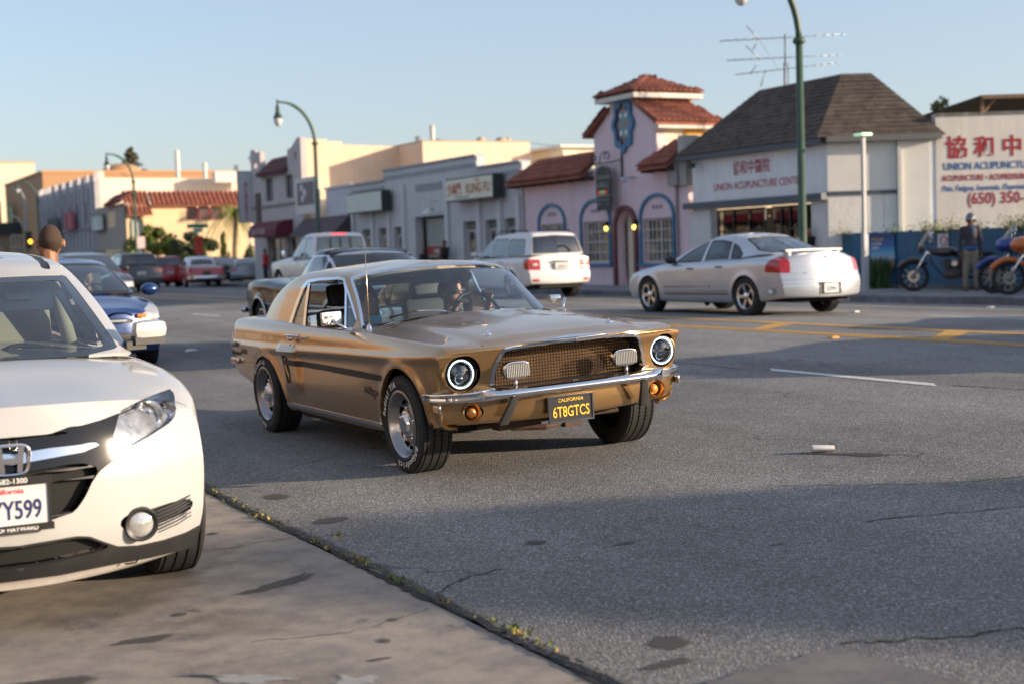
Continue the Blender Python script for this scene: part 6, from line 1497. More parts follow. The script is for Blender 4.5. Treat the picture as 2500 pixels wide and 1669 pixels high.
def endwin(car, front, gm, poly, x0, off=-.006, frame=.02, name='windscreen', fm=None):
    s = (lambda V: x0-V[:, 0]) if front else (lambda V: V[:, 0]-x0)
    o = car.cutout(['cabin'], lambda V: np.maximum(YZ(poly, frame)(V), s(V))); a, b = cut(o, YZ(poly)(o[0]))
    car.part(name, a, gm, off); car.part('window_seal', b, fm or BLACKP, -.002, .008)
def wheels(car, xs, y, r, w, style, side, rimr=None, m=None, n=28):
    if 'cabin' in car.R: car.part('roof', rim(car.R['cabin'], .015), car.roofm, ang=50)
    w0 = wheel(car.root, (xs[0], side*y, r), r, w, style, side, rimr, m, n=n)
    wheel(car.root, (xs[1], side*y, r), 0, 0, '', side, ref=w0)
    for x in xs: wheel(car.root, (x, -side*y, r), 0, 0, '', -side, ref=w0)
def sticker_plate(car, x, y, z, d, txt='7KZB204', w=.30):
    plate(car.root, (x, y, z), (0, d), w, .15, txt, mat('plate_cream', (.62, .62, .60), .5), mat('plate_navy', (.03, .04, .14), .5), BLACKP, None, .07, sx=.6)
def mirrors(car, x, y, z, m, s=(.10, .17, .12)):
    for sg in (-1, 1):
        b = MB(); b.ell((x, sg*(y+s[1]/2), z), (s[0], s[1]*.62, s[2]*.62), 14, 8); o = b.obj('door_mirror', m, car.root, True)
        MB().cbox((x, sg*(y-.01), z-.05), (.06, .09, .03)).obj('mirror_foot', BLACKP, o)
def handles(car, xs, y, z, m):
    for sg in (-1, 1):
        for x, zz in zip(xs, z): MB().cbox((x, sg*y, zz), (.16, .03, .028)).obj('door_handle', m, car.root, bevel=.008)

# --- white compact SUV parked at the left ------------------------------------------
WHT_P = paint('white_pearl_paint', (.47, .47, .465), .0, .02, .35)
hv = Car('compact_suv', 'white compact SUV parked at the near kerb, cut off by the left edge', 'car', 1, pose(.81, 6.52, 180, .085))
def h4(a, b): return (a/3.734, 600+b/3.734)
def h5(a, b): return (a/3.267, 980+b/3.267)
def hp(p, car, plane, val):
    q = np.array([(p[0]-1250)/3470, -(p[1]-834.5)/3470, 1.0]) @ _CM; A3 = car.W[:3, :3]; o = (np.array(CAM_POS)-car.W[:3, 3]) @ A3; d = q @ A3; t = (val-o[plane])/d[plane]; return o+t*d
X = [-3.40, -3.2, -2.9, -2.4, -1.8, -1.2, -.6, -.2, .1, .35, .52]
rg = rings([(-.12, -3.30), (-.62, -3.20), (-1.08, -3.02), (-1.20, -2.92), (-1.4, -2.7), (-1.6, -2.5)],
           [(.72, .80, .72), (.69, .75, .64), (.63, .67, .60), (.57, .62, .54), (.34, .38, .34), (0, 0, 0)],
           [(1.01, .98, 1.08), (1.22, 1.20, 1.25), (1.395, 1.42, 1.42), (1.435, 1.475, 1.46), (1.475, 1.51, 1.50), (1.485, 1.52, 1.505)], (.12, .10))
modern(hv, X, [.80, .84, .86, .865, .865, .865, .865, .865, .86, .845, .80], [.35, .32, .27, .22, .2, .2, .2, .20, .19, .18, .175], [1.0, 1.02, 1.02, 1.0, .98, .97, .965, .955, .93, .885, .835], [1.06, 1.08, 1.06, 1.04, 1.02, 1.0, 1.00, 1.01, .985, .94, .885], [.72, .75, .76, .77, .77, .77, .77, .765, .755, .735, .70],
       [(.2, .50, .30), (.30, .56, .29), (.45, .60, .28), (.60, .595, .28), (.72, .56, .29), (.80, .52, .30), (.9, .44, .34)], [(.3, -3.38, .08), (.6, -3.44, .08), (1.0, -3.36, .06)], rg, .030, 50, caps=(50, 44))
arches(hv, (0, -2.61), .36, .34, .014)
NT = ['nose', 'tub']
grp = [h5(*p) for p in ((-400, 420), (-400, 250), (0, 285), (130, 280), (400, 255), (560, 195), (640, 190), (800, 145), (955, 85), (960, 110), (900, 290), (1055, 362), (835, 520), (790, 560), (735, 640), (690, 740), (640, 820), (590, 880), (420, 938), (0, 1010), (-400, 1080))]
hd = [h5(*p) for p in ((958, 78), (1050, 30), (1180, -45), (1290, -85), (1370, -112), (1392, -60), (1402, 110), (1350, 170), (1200, 270), (1055, 352), (905, 288))]
fgp = [h5(*p) for p in ((950, 975), (985, 920), (1060, 885), (1180, 860), (1350, 805), (1490, 772), (1535, 785), (1545, 815), (1520, 850), (1400, 915), (1230, 985), (1160, 1030), (1090, 1048), (1000, 1025))]
low = [h5(*p) for p in ((-400, 1230), (0, 1175), (250, 1130), (620, 1068), (720, 1072), (820, 1110), (940, 1150), (1100, 1142), (1300, 1100), (1480, 1040), (1600, 975), (1700, 960), (1700, 1600), (-400, 1600))]
P_hd = hv.cutout(NT, hv.pxpoly(hd)); P_gr = hv.cutout(NT, hv.pxpoly(grp, 0, lambda V: .3-V[:, 0])); P_fg = hv.cutout(NT, hv.pxpoly(fgp)); P_lo = hv.cutout(NT, hv.pxpoly(low, 0, lambda V: .30-V[:, 0]))
hl_l = lambda V: np.where(V[:, 2] > .8, sd_line(hv.px(V), [h4(1100, 925), h4(1500, 1238), h4(1530, 1275)]) / 380, 1)
hoodline = lambda V: np.where((V[:, 2] > .6), sd_line(hv.px(V), [h5(965, 74), h4(1300, 1395), h4(1420, 1320), h4(1480, 1270), h4(1490, 1235)])/560, 1)
hv.lines(['tub', 'nose'], hoodline, .003)
V, N, F = hv.R['tub']; V = V.copy(); d = sd_line(V[:, :2]*[1, 1], [(-.25, .40), (.2, .47), (.5, .50)])
hv.R['tub'] = (V, N, F)
body_parts(hv, WHT_P)
hv.part('headlight', P_hd, mat('headlamp_inner', (.55, .55, .56), .12, .6, var=.45, vscale=16), -.035, split=True)
hv.part('headlight_lens', P_hd, glass('lamp_cover', (.90, .92, .94)), -.002, .02, split=True)
for (q, xx, r_, m_) in (((1185, 95), .60, .058, CHR), ((1330, 60), .545, .040, CHR), ((990, 235), .665, .030, AMB), ((1090, 265), .645, .022, CHR)):
    c0 = hp(h5(*q), hv, 0, xx+.045)
    for sg in (-1, 1): MB().lathe([(r_, .012), (r_*.92, .004), (r_*.6, -.018), (r_*.2, -.024), (r_*.16, .0), (0, .004)], 24, 0, (c0[0]-.012, sg*c0[1], c0[2])).obj('lamp_bowl', m_, hv.root, True)
# grille zone: gloss black fascia, chrome bar, slatted mouth
GBK = mat('gloss_black', (.012, .014, .018), .14, spec=.35)
mouth = [h5(*p) for p in ((-400, 640), (0, 600), (300, 545), (560, 495), (660, 488), (740, 500), (800, 525), (735, 640), (690, 740), (640, 820), (590, 880), (420, 938), (0, 1010), (-400, 1080))]
bar = [h5(*p) for p in ((-400, 540), (185, 405), (400, 370), (640, 345), (760, 315), (850, 298), (835, 320), (760, 355), (660, 402), (400, 450), (190, 488), (-400, 640))]
slot = [h5(*p) for p in ((-400, 330), (0, 285), (400, 252), (610, 200), (590, 225), (540, 250), (400, 275), (0, 340), (-400, 400))]
ms, rest = cut(P_gr, hv.pxpoly(mouth)(P_gr[0])); br_, rest = cut(rest, hv.pxpoly(bar)(rest[0])); sl_, rest = cut(rest, hv.pxpoly(slot)(rest[0]))
hv.part('grille_panel', rest, GBK, -.004, .012); hv.part('chrome_bar', br_, CHR, .014, .02); hv.part('hood_slot', sl_, GAP, -.012)
hv.part('grille_mouth', ms, UNDER, -.05)
for k in range(5):
    o_ = 560+k*88; cen = [(-400, o_+110), (0, o_+55), (300, o_+5), (500, o_-22), (700, o_-60 if k == 0 else o_-52), (820, o_-75)]
    pl_ = [h5(a, b) for a, b in cen]+[h5(a, b+22) for a, b in cen[::-1]]
    s_, _ = cut(ms, hv.pxpoly(pl_)(ms[0])); hv.part('grille_slat', s_, mat('slat_grey', (.055, .055, .055), .45), -.008, .03)
hv.part('fog_recess', P_fg, BLACKP, -.02, .0, split=True); V, N, F = P_fg
# fog lamp and fins

fc = hp(h5(1098, 955), hv, 0, .73); c_ = (.745, fc[1], fc[2]-.008)
for sg in (-1, 1):
    cc = (.795, sg*fc[1], fc[2]); b = MB(); b.lathe([(.070, -.03), (.070, .0), (.064, .012), (.050, .004), (.048, -.02)], 30, 0, cc); fo = b.obj('fog_lamp', mat('lamp_ring', (.03, .03, .03), .4), hv.root, ang=40)
    for v in range(1): MB().lathe([(.05, .0), (.035, .008), (0, .012)], 24, 0, cc).obj('lens', CLR, fo, True)
    b = MB()
    for k in range(7):
        z0 = fc[2]+.045-k*.014; b.tube([(.78, sg*(fc[1]+.07), z0-.005), (.735, sg*(fc[1]+.16), z0+.012), (.655, sg*(fc[1]+.24), z0+.028)], .0028, 4)
    b.obj('fog_fins', mat('slat_grey', (.055, .055, .055), .45), hv.root, kind='stuff')
# lower intake and skirts
lm = [h5(*p) for p in ((-400, 1250), (0, 1195), (300, 1140), (600, 1085), (700, 1082), (800, 1120), (900, 1155), (700, 1210), (500, 1260), (300, 1300), (0, 1335), (-400, 1400))]
sk = [h5(*p) for p in ((-400, 1500), (0, 1435), (500, 1370), (800, 1310), (1000, 1270), (1200, 1235), (1450, 1175), (1560, 1140), (1700, 1100), (1700, 1700), (-400, 1700))]
li, rest = cut(P_lo, hv.pxpoly(lm)(P_lo[0])); sk_, rest = cut(rest, hv.pxpoly(sk)(rest[0]))
hv.part('lower_trim', rest, BLACKP, .006, .02); hv.part('lower_intake', li, UNDER, -.03); hv.part('skid_panel', sk_, mat('skid_silver', (.40, .37, .34), .45, .2, var=.1, vscale=10), -.006)
hexm = MB()
for i in range(-9, 10):
    for j in range(3):
        cy = i*.075+(.0375 if j % 2 else 0); cz = .245+j*.042; P = [(.035*math.cos(t)*1.15, .026*math.sin(t)) for t in [math.pi/3*k for k in range(7)]]
        if abs(cy) < .46-.08*j: hexm.tube([(.755-cy*cy*.22, cy+p[0], cz-.02+p[1]) for p in P], .0035, 4, False)
hexm.obj('intake_mesh', mat('mesh_dark', (.05, .045, .035), .5), hv.root, kind='stuff')
# emblem
lg = MB(); ez, ey = .69, -.02; fx = .892
P = [(np.sign(math.cos(t))*abs(math.cos(t))**.5*.068, np.sign(math.sin(t))*abs(math.sin(t))**.5*.056) for t in np.linspace(0, 2*math.pi, 33)]
lg.tube([(fx, ey+p[0]*(1+.10*p[1]/.056), ez+p[1]) for p in P], .0065, 8, False)
for sg in (-1, 1): lg.prism([(ey+sg*.052, ez+.050), (ey+sg*.030, ez+.050), (ey+sg*.022, ez-.048), (ey+sg*.040, ez-.048)], 0, fx-.008, fx+.006)
lg.box(fx-.008, fx+.005, ey-.03, ey+.03, ez-.012, ez+.008); lg.obj('emblem', CHR, hv.root, ang=40)
PWH = mat('plate_white_paint', (.62, .62, .64), .45); PNV = mat('plate_navy_ink', (.02, .025, .12), .5); PRD = mat('plate_red_ink', (.6, .03, .04), .5); FWH = mat('frame_letter', (.7, .7, .7), .5)
pl = plate(hv.root, (.905, -.045, .520), (0, 1), .305, .150, '7YYY599', PWH, PNV, mat('frame_black', (.02, .02, .02), .4), ('California', .030, PRD, 1.1), .072, sx=.68)
pf = Fr((.905, -.045, 0), (0, 1)); MB(pf).box(-.17, .17, .600, .627, -.004, .010).box(-.17, .17, .417, .444, -.004, .010).obj('dealer_frame', MATS['frame_black'], pl)
text('510-582-1300', .028, FWH, pl, pf, .0, .604, .010, bold=.02, world=False, ext=.0005); text('HONDA OF HAYWARD', .024, FWH, pl, pf, -.01, .422, .010, bold=.02, sx=.95, world=False, ext=.0005)
# glass
wsp = [h4(*p) for p in ((-500, 330), (0, 283), (300, 268), (585, 264), (700, 400), (850, 600), (980, 780), (1070, 915), (1050, 935), (830, 985), (600, 1035), (300, 1078), (0, 1118), (-500, 1190))]
wsi = [h4(*p) for p in ((-500, 400), (0, 335), (300, 318), (520, 310), (580, 340), (680, 500), (850, 720), (945, 850), (950, 905), (900, 922), (700, 955), (500, 985), (200, 1010), (0, 1030), (-500, 1090))]
o = hv.cutout(['cabin'], hv.pxpoly(wsp, 0, lambda V: -1.35-V[:, 0])); a, b = cut(o, hv.pxpoly(wsi)(o[0]))
hv.R.pop('x', None)
hv.part('windscreen', a, glass('suv_glass', (.92, .96, .97), refl=.85), -.004); hv.part('windscreen_band', b, mat('frit_black', (.012, .015, .02), .05, coat=1), -.003, .004)
V, N, F = hv.R['cabin']
sr = hv.cutout(['cabin'], lambda V: np.maximum(sd_poly(V[:, :2]*[1, 1], [(-1.42, -.1), (-1.42, .30), (-1.47, .34), (-2.2, .34), (-2.2, -.1)]), 1.3-V[:, 2])); hv.part('sunroof', sr, TINT, .002)
rr_ = hv.cutout(['cabin'], lambda V: np.maximum(sd_line(V[:, :2]*[1, 1], [(-1.2, .50), (-1.6, .525), (-2.8, .50)])-.024, 1.3-V[:, 2])); hv.part('roof_channel', rr_, BLACKP, -.006, split=True)
sidewin(hv, [[(-.75, 1.03), (-1.12, 1.30), (-1.6, 1.37), (-1.62, 1.02)], [(-1.70, 1.02), (-1.70, 1.38), (-2.4, 1.36), (-2.62, 1.10), (-2.6, 1.06)]], glass('suv_side_glass', (.5, .6, .6)))
endwin(hv, False, TINT, [(0, 1.12), (.55, 1.12), (.50, 1.36), (0, 1.38)], -2.8)
sp_ = hv.cutout(['tub'], lambda V: hv.pxpoly(wsp)(V)) ; hv.part('cowl', sp_, BLACKP, -.01)
b = MB(); b.add([(.0, 0, 0)], []) if False else None
for sg in (-1, 1):
    b = MB(); b.cbox((-.36, sg*.825, 1.10), (.12, .175, .09)); b.V = [(v[0]-.35*(abs(v[1])-.8), v[1], v[2]) for v in b.V]; mo = b.obj('door_mirror', WHT_P, hv.root, bevel=.042)
    b = MB(); b.cbox((-.365, sg*.82, 1.052), (.10, .155, .04)); b.cbox((-.37, sg*.75, 1.03), (.08, .10, .04)); b.V = [(v[0]-.35*(abs(v[1])-.8), v[1], v[2]) for v in b.V]; b.obj('mirror_base', BLACKP, mo)
b = MB(); b.tube([hp(h4(-300, 1090), hv, 0, -.12), hp(h4(0, 1050), hv, 0, -.14), hp(h4(600, 1010), hv, 0, -.20)], .012, 6); b.obj('wiper', BLACKP, hv.root, True)
# interior of the SUV
seat(hv.root, -1.55, .36, .70, SEATB, .54, True, .50); seat(hv.root, -1.55, -.36, .70, SEATB, .54, True, .50); seat(hv.root, -2.35, 0, .70, SEATG, 1.3, False, .5)
b = MB(); b.prism([(-.98, .7), (-.3, .7), (-.12, .93), (-.35, .975), (-.75, .965), (-.98, .88)], 1, -.74, .74); b.obj('dashboard', DASH, hv.root, bevel=.03)
steering(hv.root, -1.16, .36, .85, BLACKP, .18)
vi = mat('visor_beige', (.42, .40, .35), .8)
for sg in (-1, 1): b = MB(); b.cbox((-1.06, sg*.30, 1.27), (.17, .40, .018), [[.5, 0, .85], [0, 1, 0], [-.85, 0, .5]]); vo = b.obj('sun_visor', vi, hv.root, bevel=.008)
b = MB(); b.cbox((-1.045, .33, 1.285), (.07, .12, .003), [[.5, 0, .85], [0, 1, 0], [-.85, 0, .5]]); b.cbox((-1.045, .16, 1.285), (.07, .12, .003), [[.5, 0, .85], [0, 1, 0], [-.85, 0, .5]]); b.obj('warning_label', mat('label_yellow', (.62, .58, .35), .6, var=.3, vscale=30), hv.root)
for sg in (-1, 1): MB().tube([(-.70, sg*.56, 1.12), (-1.0, sg*.54, 1.26), (-1.3, sg*.52, 1.36)], .025, 6).obj('pillar_trim', vi, hv.root, True)
for sg in (-1, 1): MB().box(-2.9, -.8, min(sg*.76, sg*.80), max(sg*.76, sg*.80), .3, .97).obj('door_card', SEATG, hv.root)
for sg in (-1, 1): MB().tube([(-1.66, sg*.70, .95), (-1.66, sg*.60, 1.40)], .04, 6).obj('centre_pillar', vi, hv.root, True)
MB().box(-3.1, -.4, -.76, .76, .28, .32).box(-2.9, .45, -.5, .5, .24, .6).obj('underbody', UNDER, hv.root)
wheels(hv, (0, -2.61), .775, .335, .215, 'alloy5', 1, .22, n=40)

# --- silver sedan in the far lane ---------------------------------------------------
SILV = paint('silver_paint', (.58, .60, .63), .5, .05, .28)
pn = Car('silver_sedan', 'silver four door sedan with a boot spoiler in the far lane, seen from behind', 'car', 1, pose(14.82, 18.50, -1.2, .352))
X = [-.72, -.55, -.2, .3, .9, 1.5, 2.1, 2.5, 2.9, 3.25, 3.42]
rg = rings([(2.42, -.35), (2.02, -.02), (1.52, .34), (1.38, .48), (1.2, .6), (1.05, .70)],
           [(.70, .75, .62), (.62, .66, .58), (.52, .55, .50), (.46, .49, .45), (.24, .26, .24), (0, 0, 0)],
           [(.90, .90, 1.00), (1.08, 1.10, 1.13), (1.25, 1.27, 1.26), (1.29, 1.315, 1.30), (1.32, 1.34, 1.33), (1.33, 1.35, 1.34)], (.12, .10))
modern(pn, X, [.80, .84, .88, .89, .885, .885, .885, .885, .88, .855, .80], [.30, .27, .22, .20, .20, .20, .20, .21, .22, .24, .26], [.92, .935, .94, .92, .90, .885, .87, .84, .79, .73, .66], [1.0, 1.01, 1.005, .98, .96, .93, .91, .90, .84, .77, .70], [.66, .69, .73, .76, .77, .77, .765, .75, .73, .69, .62],
       [(.2, 3.40, .18), (.5, 3.46, .22), (.75, 3.38, .22)], [(.2, -.78, .22), (.35, -.86, .20), (.55, -.84, .20), (.70, -.78, .22), (.95, -.72, .20), (1.1, -.7, .2)], rg, .035, 44, caps=(44, 38))
arches(pn, (0, 2.72), .345, .32, .014)
def c6(a, b): return (1500+a/3.79, 540+b/3.79)
tlp = [c6(*p) for p in ((1400, 466), (1412, 410), (1450, 370), (1520, 342), (1560, 340), (1600, 365), (1650, 405), (1700, 468), (1560, 470))]
P_tl = pn.cutout(['tail', 'tub'], pn.pxpoly(tlp, 3, lambda V: V[:, 0]+.1))
tr, tcl = cut(P_tl, pn.pxpoly([c6(*p) for p in ((1380, 300), (1590, 300), (1625, 400), (1625, 500), (1380, 500))])(P_tl[0]))
lid = lambda V: np.where(V[:, 0] < -.2, sd_line(pn.px(V), [c6(1540, 305), c6(1610, 370), c6(1710, 478), c6(1860, 486), c6(2040, 478)])/230, 1)
pn.lines(['tail', 'tub'], lid, .004)
for xx in (-.05,): pn.lines(['tub'], lambda V: np.where((np.abs(V[:, 1]) > .7) & (V[:, 2] > .25), sd_line(V[:, [0, 2]], [(.55, .95), (.52, .80), (.38, .60)]), 1), .004)
pn.lines(['tub'], lambda V: np.where(np.abs(V[:, 1]) > .7, sd_line(V[:, [0, 2]], [(1.26, .95), (1.28, .60), (1.30, .20)]), 1), .004)
pn.lines(['tub'], lambda V: np.where(np.abs(V[:, 1]) > .7, sd_line(V[:, [0, 2]], [(2.22, .90), (2.26, .5), (2.24, .20)]), 1), .004)
# ribbed cladding
for zc in (.36, .415, .47):
    rb = pn.cutout(['tub'], XZ([(.42, zc-.014), (.42, zc+.012), (2.24, zc+.004), (2.24, zc-.022)], .002, .6)); pn.part('body_rib', rb, mat('rib_shade', (.17, .165, .17), .4, .4), .008, .012, split=True)  # ribs darker than the body: the shade of their grooves is painted on
for zc in (.47, .53, .59):
    rb = pn.cutout(['tub', 'tail'], lambda V: np.maximum(np.abs(V[:, 2]-zc)-.012, V[:, 0]+.38)); pn.part('bumper_rib', rb, SILV, .008, .012)
body_parts(pn, SILV)
pn.part('tail_light', tr, REDL, .004, .01, split=True); pn.part('reversing_light', tcl, CLR, .004, .01, split=True)
gl2 = glass('sedan_glass', (.45, .58, .60))
sidewin(pn, [[(2.05, .90), (1.75, 1.06), (1.42, 1.195), (1.30, 1.215), (1.33, .915)], [(1.22, .92), (1.20, 1.225), (.90, 1.225), (.66, 1.19), (.62, .94)], [(.55, .945), (.58, 1.17), (.42, 1.10), (.30, 1.0), (.32, .96)]], gl2, frame=.016)
endwin(pn, True, gl2, [(0, .96), (.60, .95), (.50, 1.21), (0, 1.25)], 1.6); endwin(pn, False, gl2, [(0, 1.03), (.54, 1.03), (.585, 1.06), (.47, 1.24), (0, 1.27)], .42, name='rear_window')
mirrors(pn, 2.02, .80, .93, BLACKP); handles(pn, (.68, 1.48), .885, (.80, .775), mat('handle_dark', (.12, .12, .13), .5))
b = MB(); full = [(-.60, y, 1.038+.012*math.cos(y*2.2)) for y in np.linspace(-.58, .58, 15)]
for k, p in enumerate(full[:-1]):
    q = full[k+1]; b.add([(p[0]-.07, p[1], p[2]+.01), (q[0]-.07, q[1], q[2]+.01), (q[0]+.12, q[1], q[2]-.005), (p[0]+.12, p[1], p[2]-.005), (p[0]-.07, p[1], p[2]-.018), (q[0]-.07, q[1], q[2]-.018)], [(0, 1, 2, 3), (0, 4, 5, 1), (4, 3, 2, 5)])
b.cbox((-.6, .5, 1.0), (.14, .04, .07)); b.cbox((-.6, -.5, 1.0), (.14, .04, .07)); b.obj('boot_spoiler', SILV, pn.root, ang=40)
MB().cbox((-.995, 0, .66+.28), (.02, .18, .02)).obj('brake_light', REDL, pn.root)
sticker_plate(pn, -1.058, 0, .44, -1, '5SZP091'); MB().box(-1.052, -1.03, -.22, .22, .34, .54).obj('plate_recess', mat('recess_dark', (.06, .06, .06), .6), pn.root)
text('PONTIAC', .05, mat('badge_silver', (.35, .34, .33), .3, .6), pn.root, Fr((-1.005, 0, 0), (0, -1)), 0, .70, 0, 'badge', bold=.02, sx=1.4, world=False)
for sg in (-1, 1): MB().lathe([(.05, 0), (.045, .02), (0, .03)], 16, 1, (-.62, sg*.862, .39)).obj('round_reflector', CLR, pn.root, True) if sg > 0 else None
MB().tube([(-.95, -.45, .24), (-.70, -.45, .24)], .03, 8).obj('exhaust', CHR, pn.root)
seat(pn.root, 1.05, .36, .48, SEATG, .5); seat(pn.root, 1.05, -.36, .48, SEATG, .5); seat(pn.root, .25, 0, .5, SEATG, 1.2, False, .42)
MB().box(-.3, 2.3, -.74, .74, .26, .32).box(-.7, 3.2, -.5, .5, .22, .5).obj('underbody', UNDER, pn.root); MB().prism([(1.75, .5), (2.3, .5), (2.3, .86), (1.85, .88)], 1, -.70, .70).obj('dashboard', DASH, pn.root)
MB().box(-.25, .1, -.6, .6, .93, .97).obj('parcel_shelf', DASH, pn.root)
wheels(pn, (0, 2.72), .775, .32, .21, 'five_tri', 1, .205, CHR)

# --- white SUV at the far kerb --------------------------------------------------------
WS_P = paint('white_paint', (.70, .70, .69), .0, .02, .3)
ml = Car('white_suv', 'boxy white SUV with red tail lights driving away past the pink restaurant', 'car', 1, pose(17.5, 31.6, 0, .32))
X = [-.80, -.65, -.2, .5, 1.3, 2.0, 2.6, 3.1, 3.5, 3.65]
rg = rings([(2.35, -.86), (1.90, -.80), (1.55, -.66), (1.42, -.55), (1.2, -.4), (1.0, -.2)], [(.76, .82, .76), (.70, .74, .69), (.62, .66, .62), (.56, .60, .56), (.3, .3, .3), (0, 0, 0)],
           [(1.08, 1.06, 1.10), (1.34, 1.34, 1.36), (1.56, 1.60, 1.60), (1.60, 1.645, 1.64), (1.63, 1.67, 1.665), (1.64, 1.68, 1.67)], (.12, .06))
modern(ml, X, [.86, .90, .92, .92, .92, .92, .92, .91, .88, .84], [.38, .33, .26, .26, .26, .26, .27, .28, .3, .33], [1.04, 1.05, 1.05, 1.04, 1.03, 1.02, 1.0, .97, .93, .88], [1.1, 1.1, 1.1, 1.08, 1.08, 1.08, 1.08, 1.04, 1.0, .95], [.76, .78, .80, .81, .81, .81, .80, .78, .74, .70],
       [(.2, 3.6, .12), (.9, 3.62, .12)], [(.2, -.84, .10), (.45, -.93, .10), (.62, -.92, .10), (.66, -.87, .09), (1.1, -.84, .06)], rg, .06, 34, caps=(34, 34))
arches(ml, (0, 2.755), .39, .36, .016)
P_tl = ml.cutout(['tail', 'tub'], lambda V: np.maximum(np.maximum(sd_poly(np.stack([np.abs(V[:, 1])+np.clip(V[:, 0]+.86, 0, 1)*.6, V[:, 2]], 1), [(.56, .72), (.56, .98), (1.0, 1.0), (1.0, .74)]), V[:, 0]+.66), .72-V[:, 2]))
rl = ml.cutout(['tail', 'tub'], lambda V: np.maximum(YZ([(.62, .44), (.80, .44), (.80, .50), (.62, .50)])(V), V[:, 0]+.5))
ml.lines(['tail'], lambda V: sd_line(np.stack([np.abs(V[:, 1]), V[:, 2]], 1), [(0, .66), (.54, .66), (.56, 1.1)]), .005)
ml.lines(['tub'], lambda V: np.where(np.abs(V[:, 1]) > .7, sd_line(V[:, [0, 2]], [(1.22, 1.1), (1.22, .28)]), 1), .005); ml.lines(['tub'], lambda V: np.where(np.abs(V[:, 1]) > .7, sd_line(V[:, [0, 2]], [(.42, 1.1), (.40, .80)]), 1), .005)
body_parts(ml, WS_P); ml.part('tail_light', P_tl, REDL, .008, .015, split=True); ml.part('bumper_reflector', rl, REDL, .004, .01, split=True)
for sg in (-1, 1): MB().cbox((-.90, sg*.70, .85), (.03, .14, .07)).obj('lamp_insert', CLR, ml.root, bevel=.01)
sidewin(ml, [[(1.95, 1.09), (1.72, 1.32), (1.5, 1.50), (1.26, 1.515), (1.26, 1.09)], [(1.18, 1.09), (1.18, 1.515), (.45, 1.51), (.42, 1.09)], [(.34, 1.10), (.36, 1.50), (-.42, 1.48), (-.5, 1.13)]], TINT, frame=.02)
endwin(ml, True, TINT, [(0, 1.12), (.66, 1.12), (.58, 1.52), (0, 1.54)], 1.5); endwin(ml, False, TINT, [(0, 1.14), (.68, 1.14), (.60, 1.53), (0, 1.56)], -.5, name='rear_window')
mirrors(ml, 1.9, .88, 1.14, WS_P); handles(ml, (.55, 1.35), .925, (.95, .95), WS_P); sticker_plate(ml, -1.0, 0, .82, -1, '8HGD472', .36)
MB().cbox((-.985, 0, .93), (.04, .5, .035)).obj('handle_strip', mat('strip_grey', (.15, .15, .15), .4), ml.root, bevel=.008)
for sg in (-1, 1): MB().tube([(-.45, sg*.60, 1.66), (-.3, sg*.60, 1.71), (1.0, sg*.60, 1.72), (1.2, sg*.60, 1.66)], .018, 6).obj('roof_rail', BLACKP, ml.root, True)
MB().box(-.8, 3.4, -.7, .7, .24, .5).obj('underbody', UNDER, ml.root); wheels(ml, (0, 2.755), .80, .36, .24, 'alloy7', 1, .24)
MB().box(-.95, -.7, -.6, .6, .28, .34).obj('rear_valance', UNDER, ml.root)

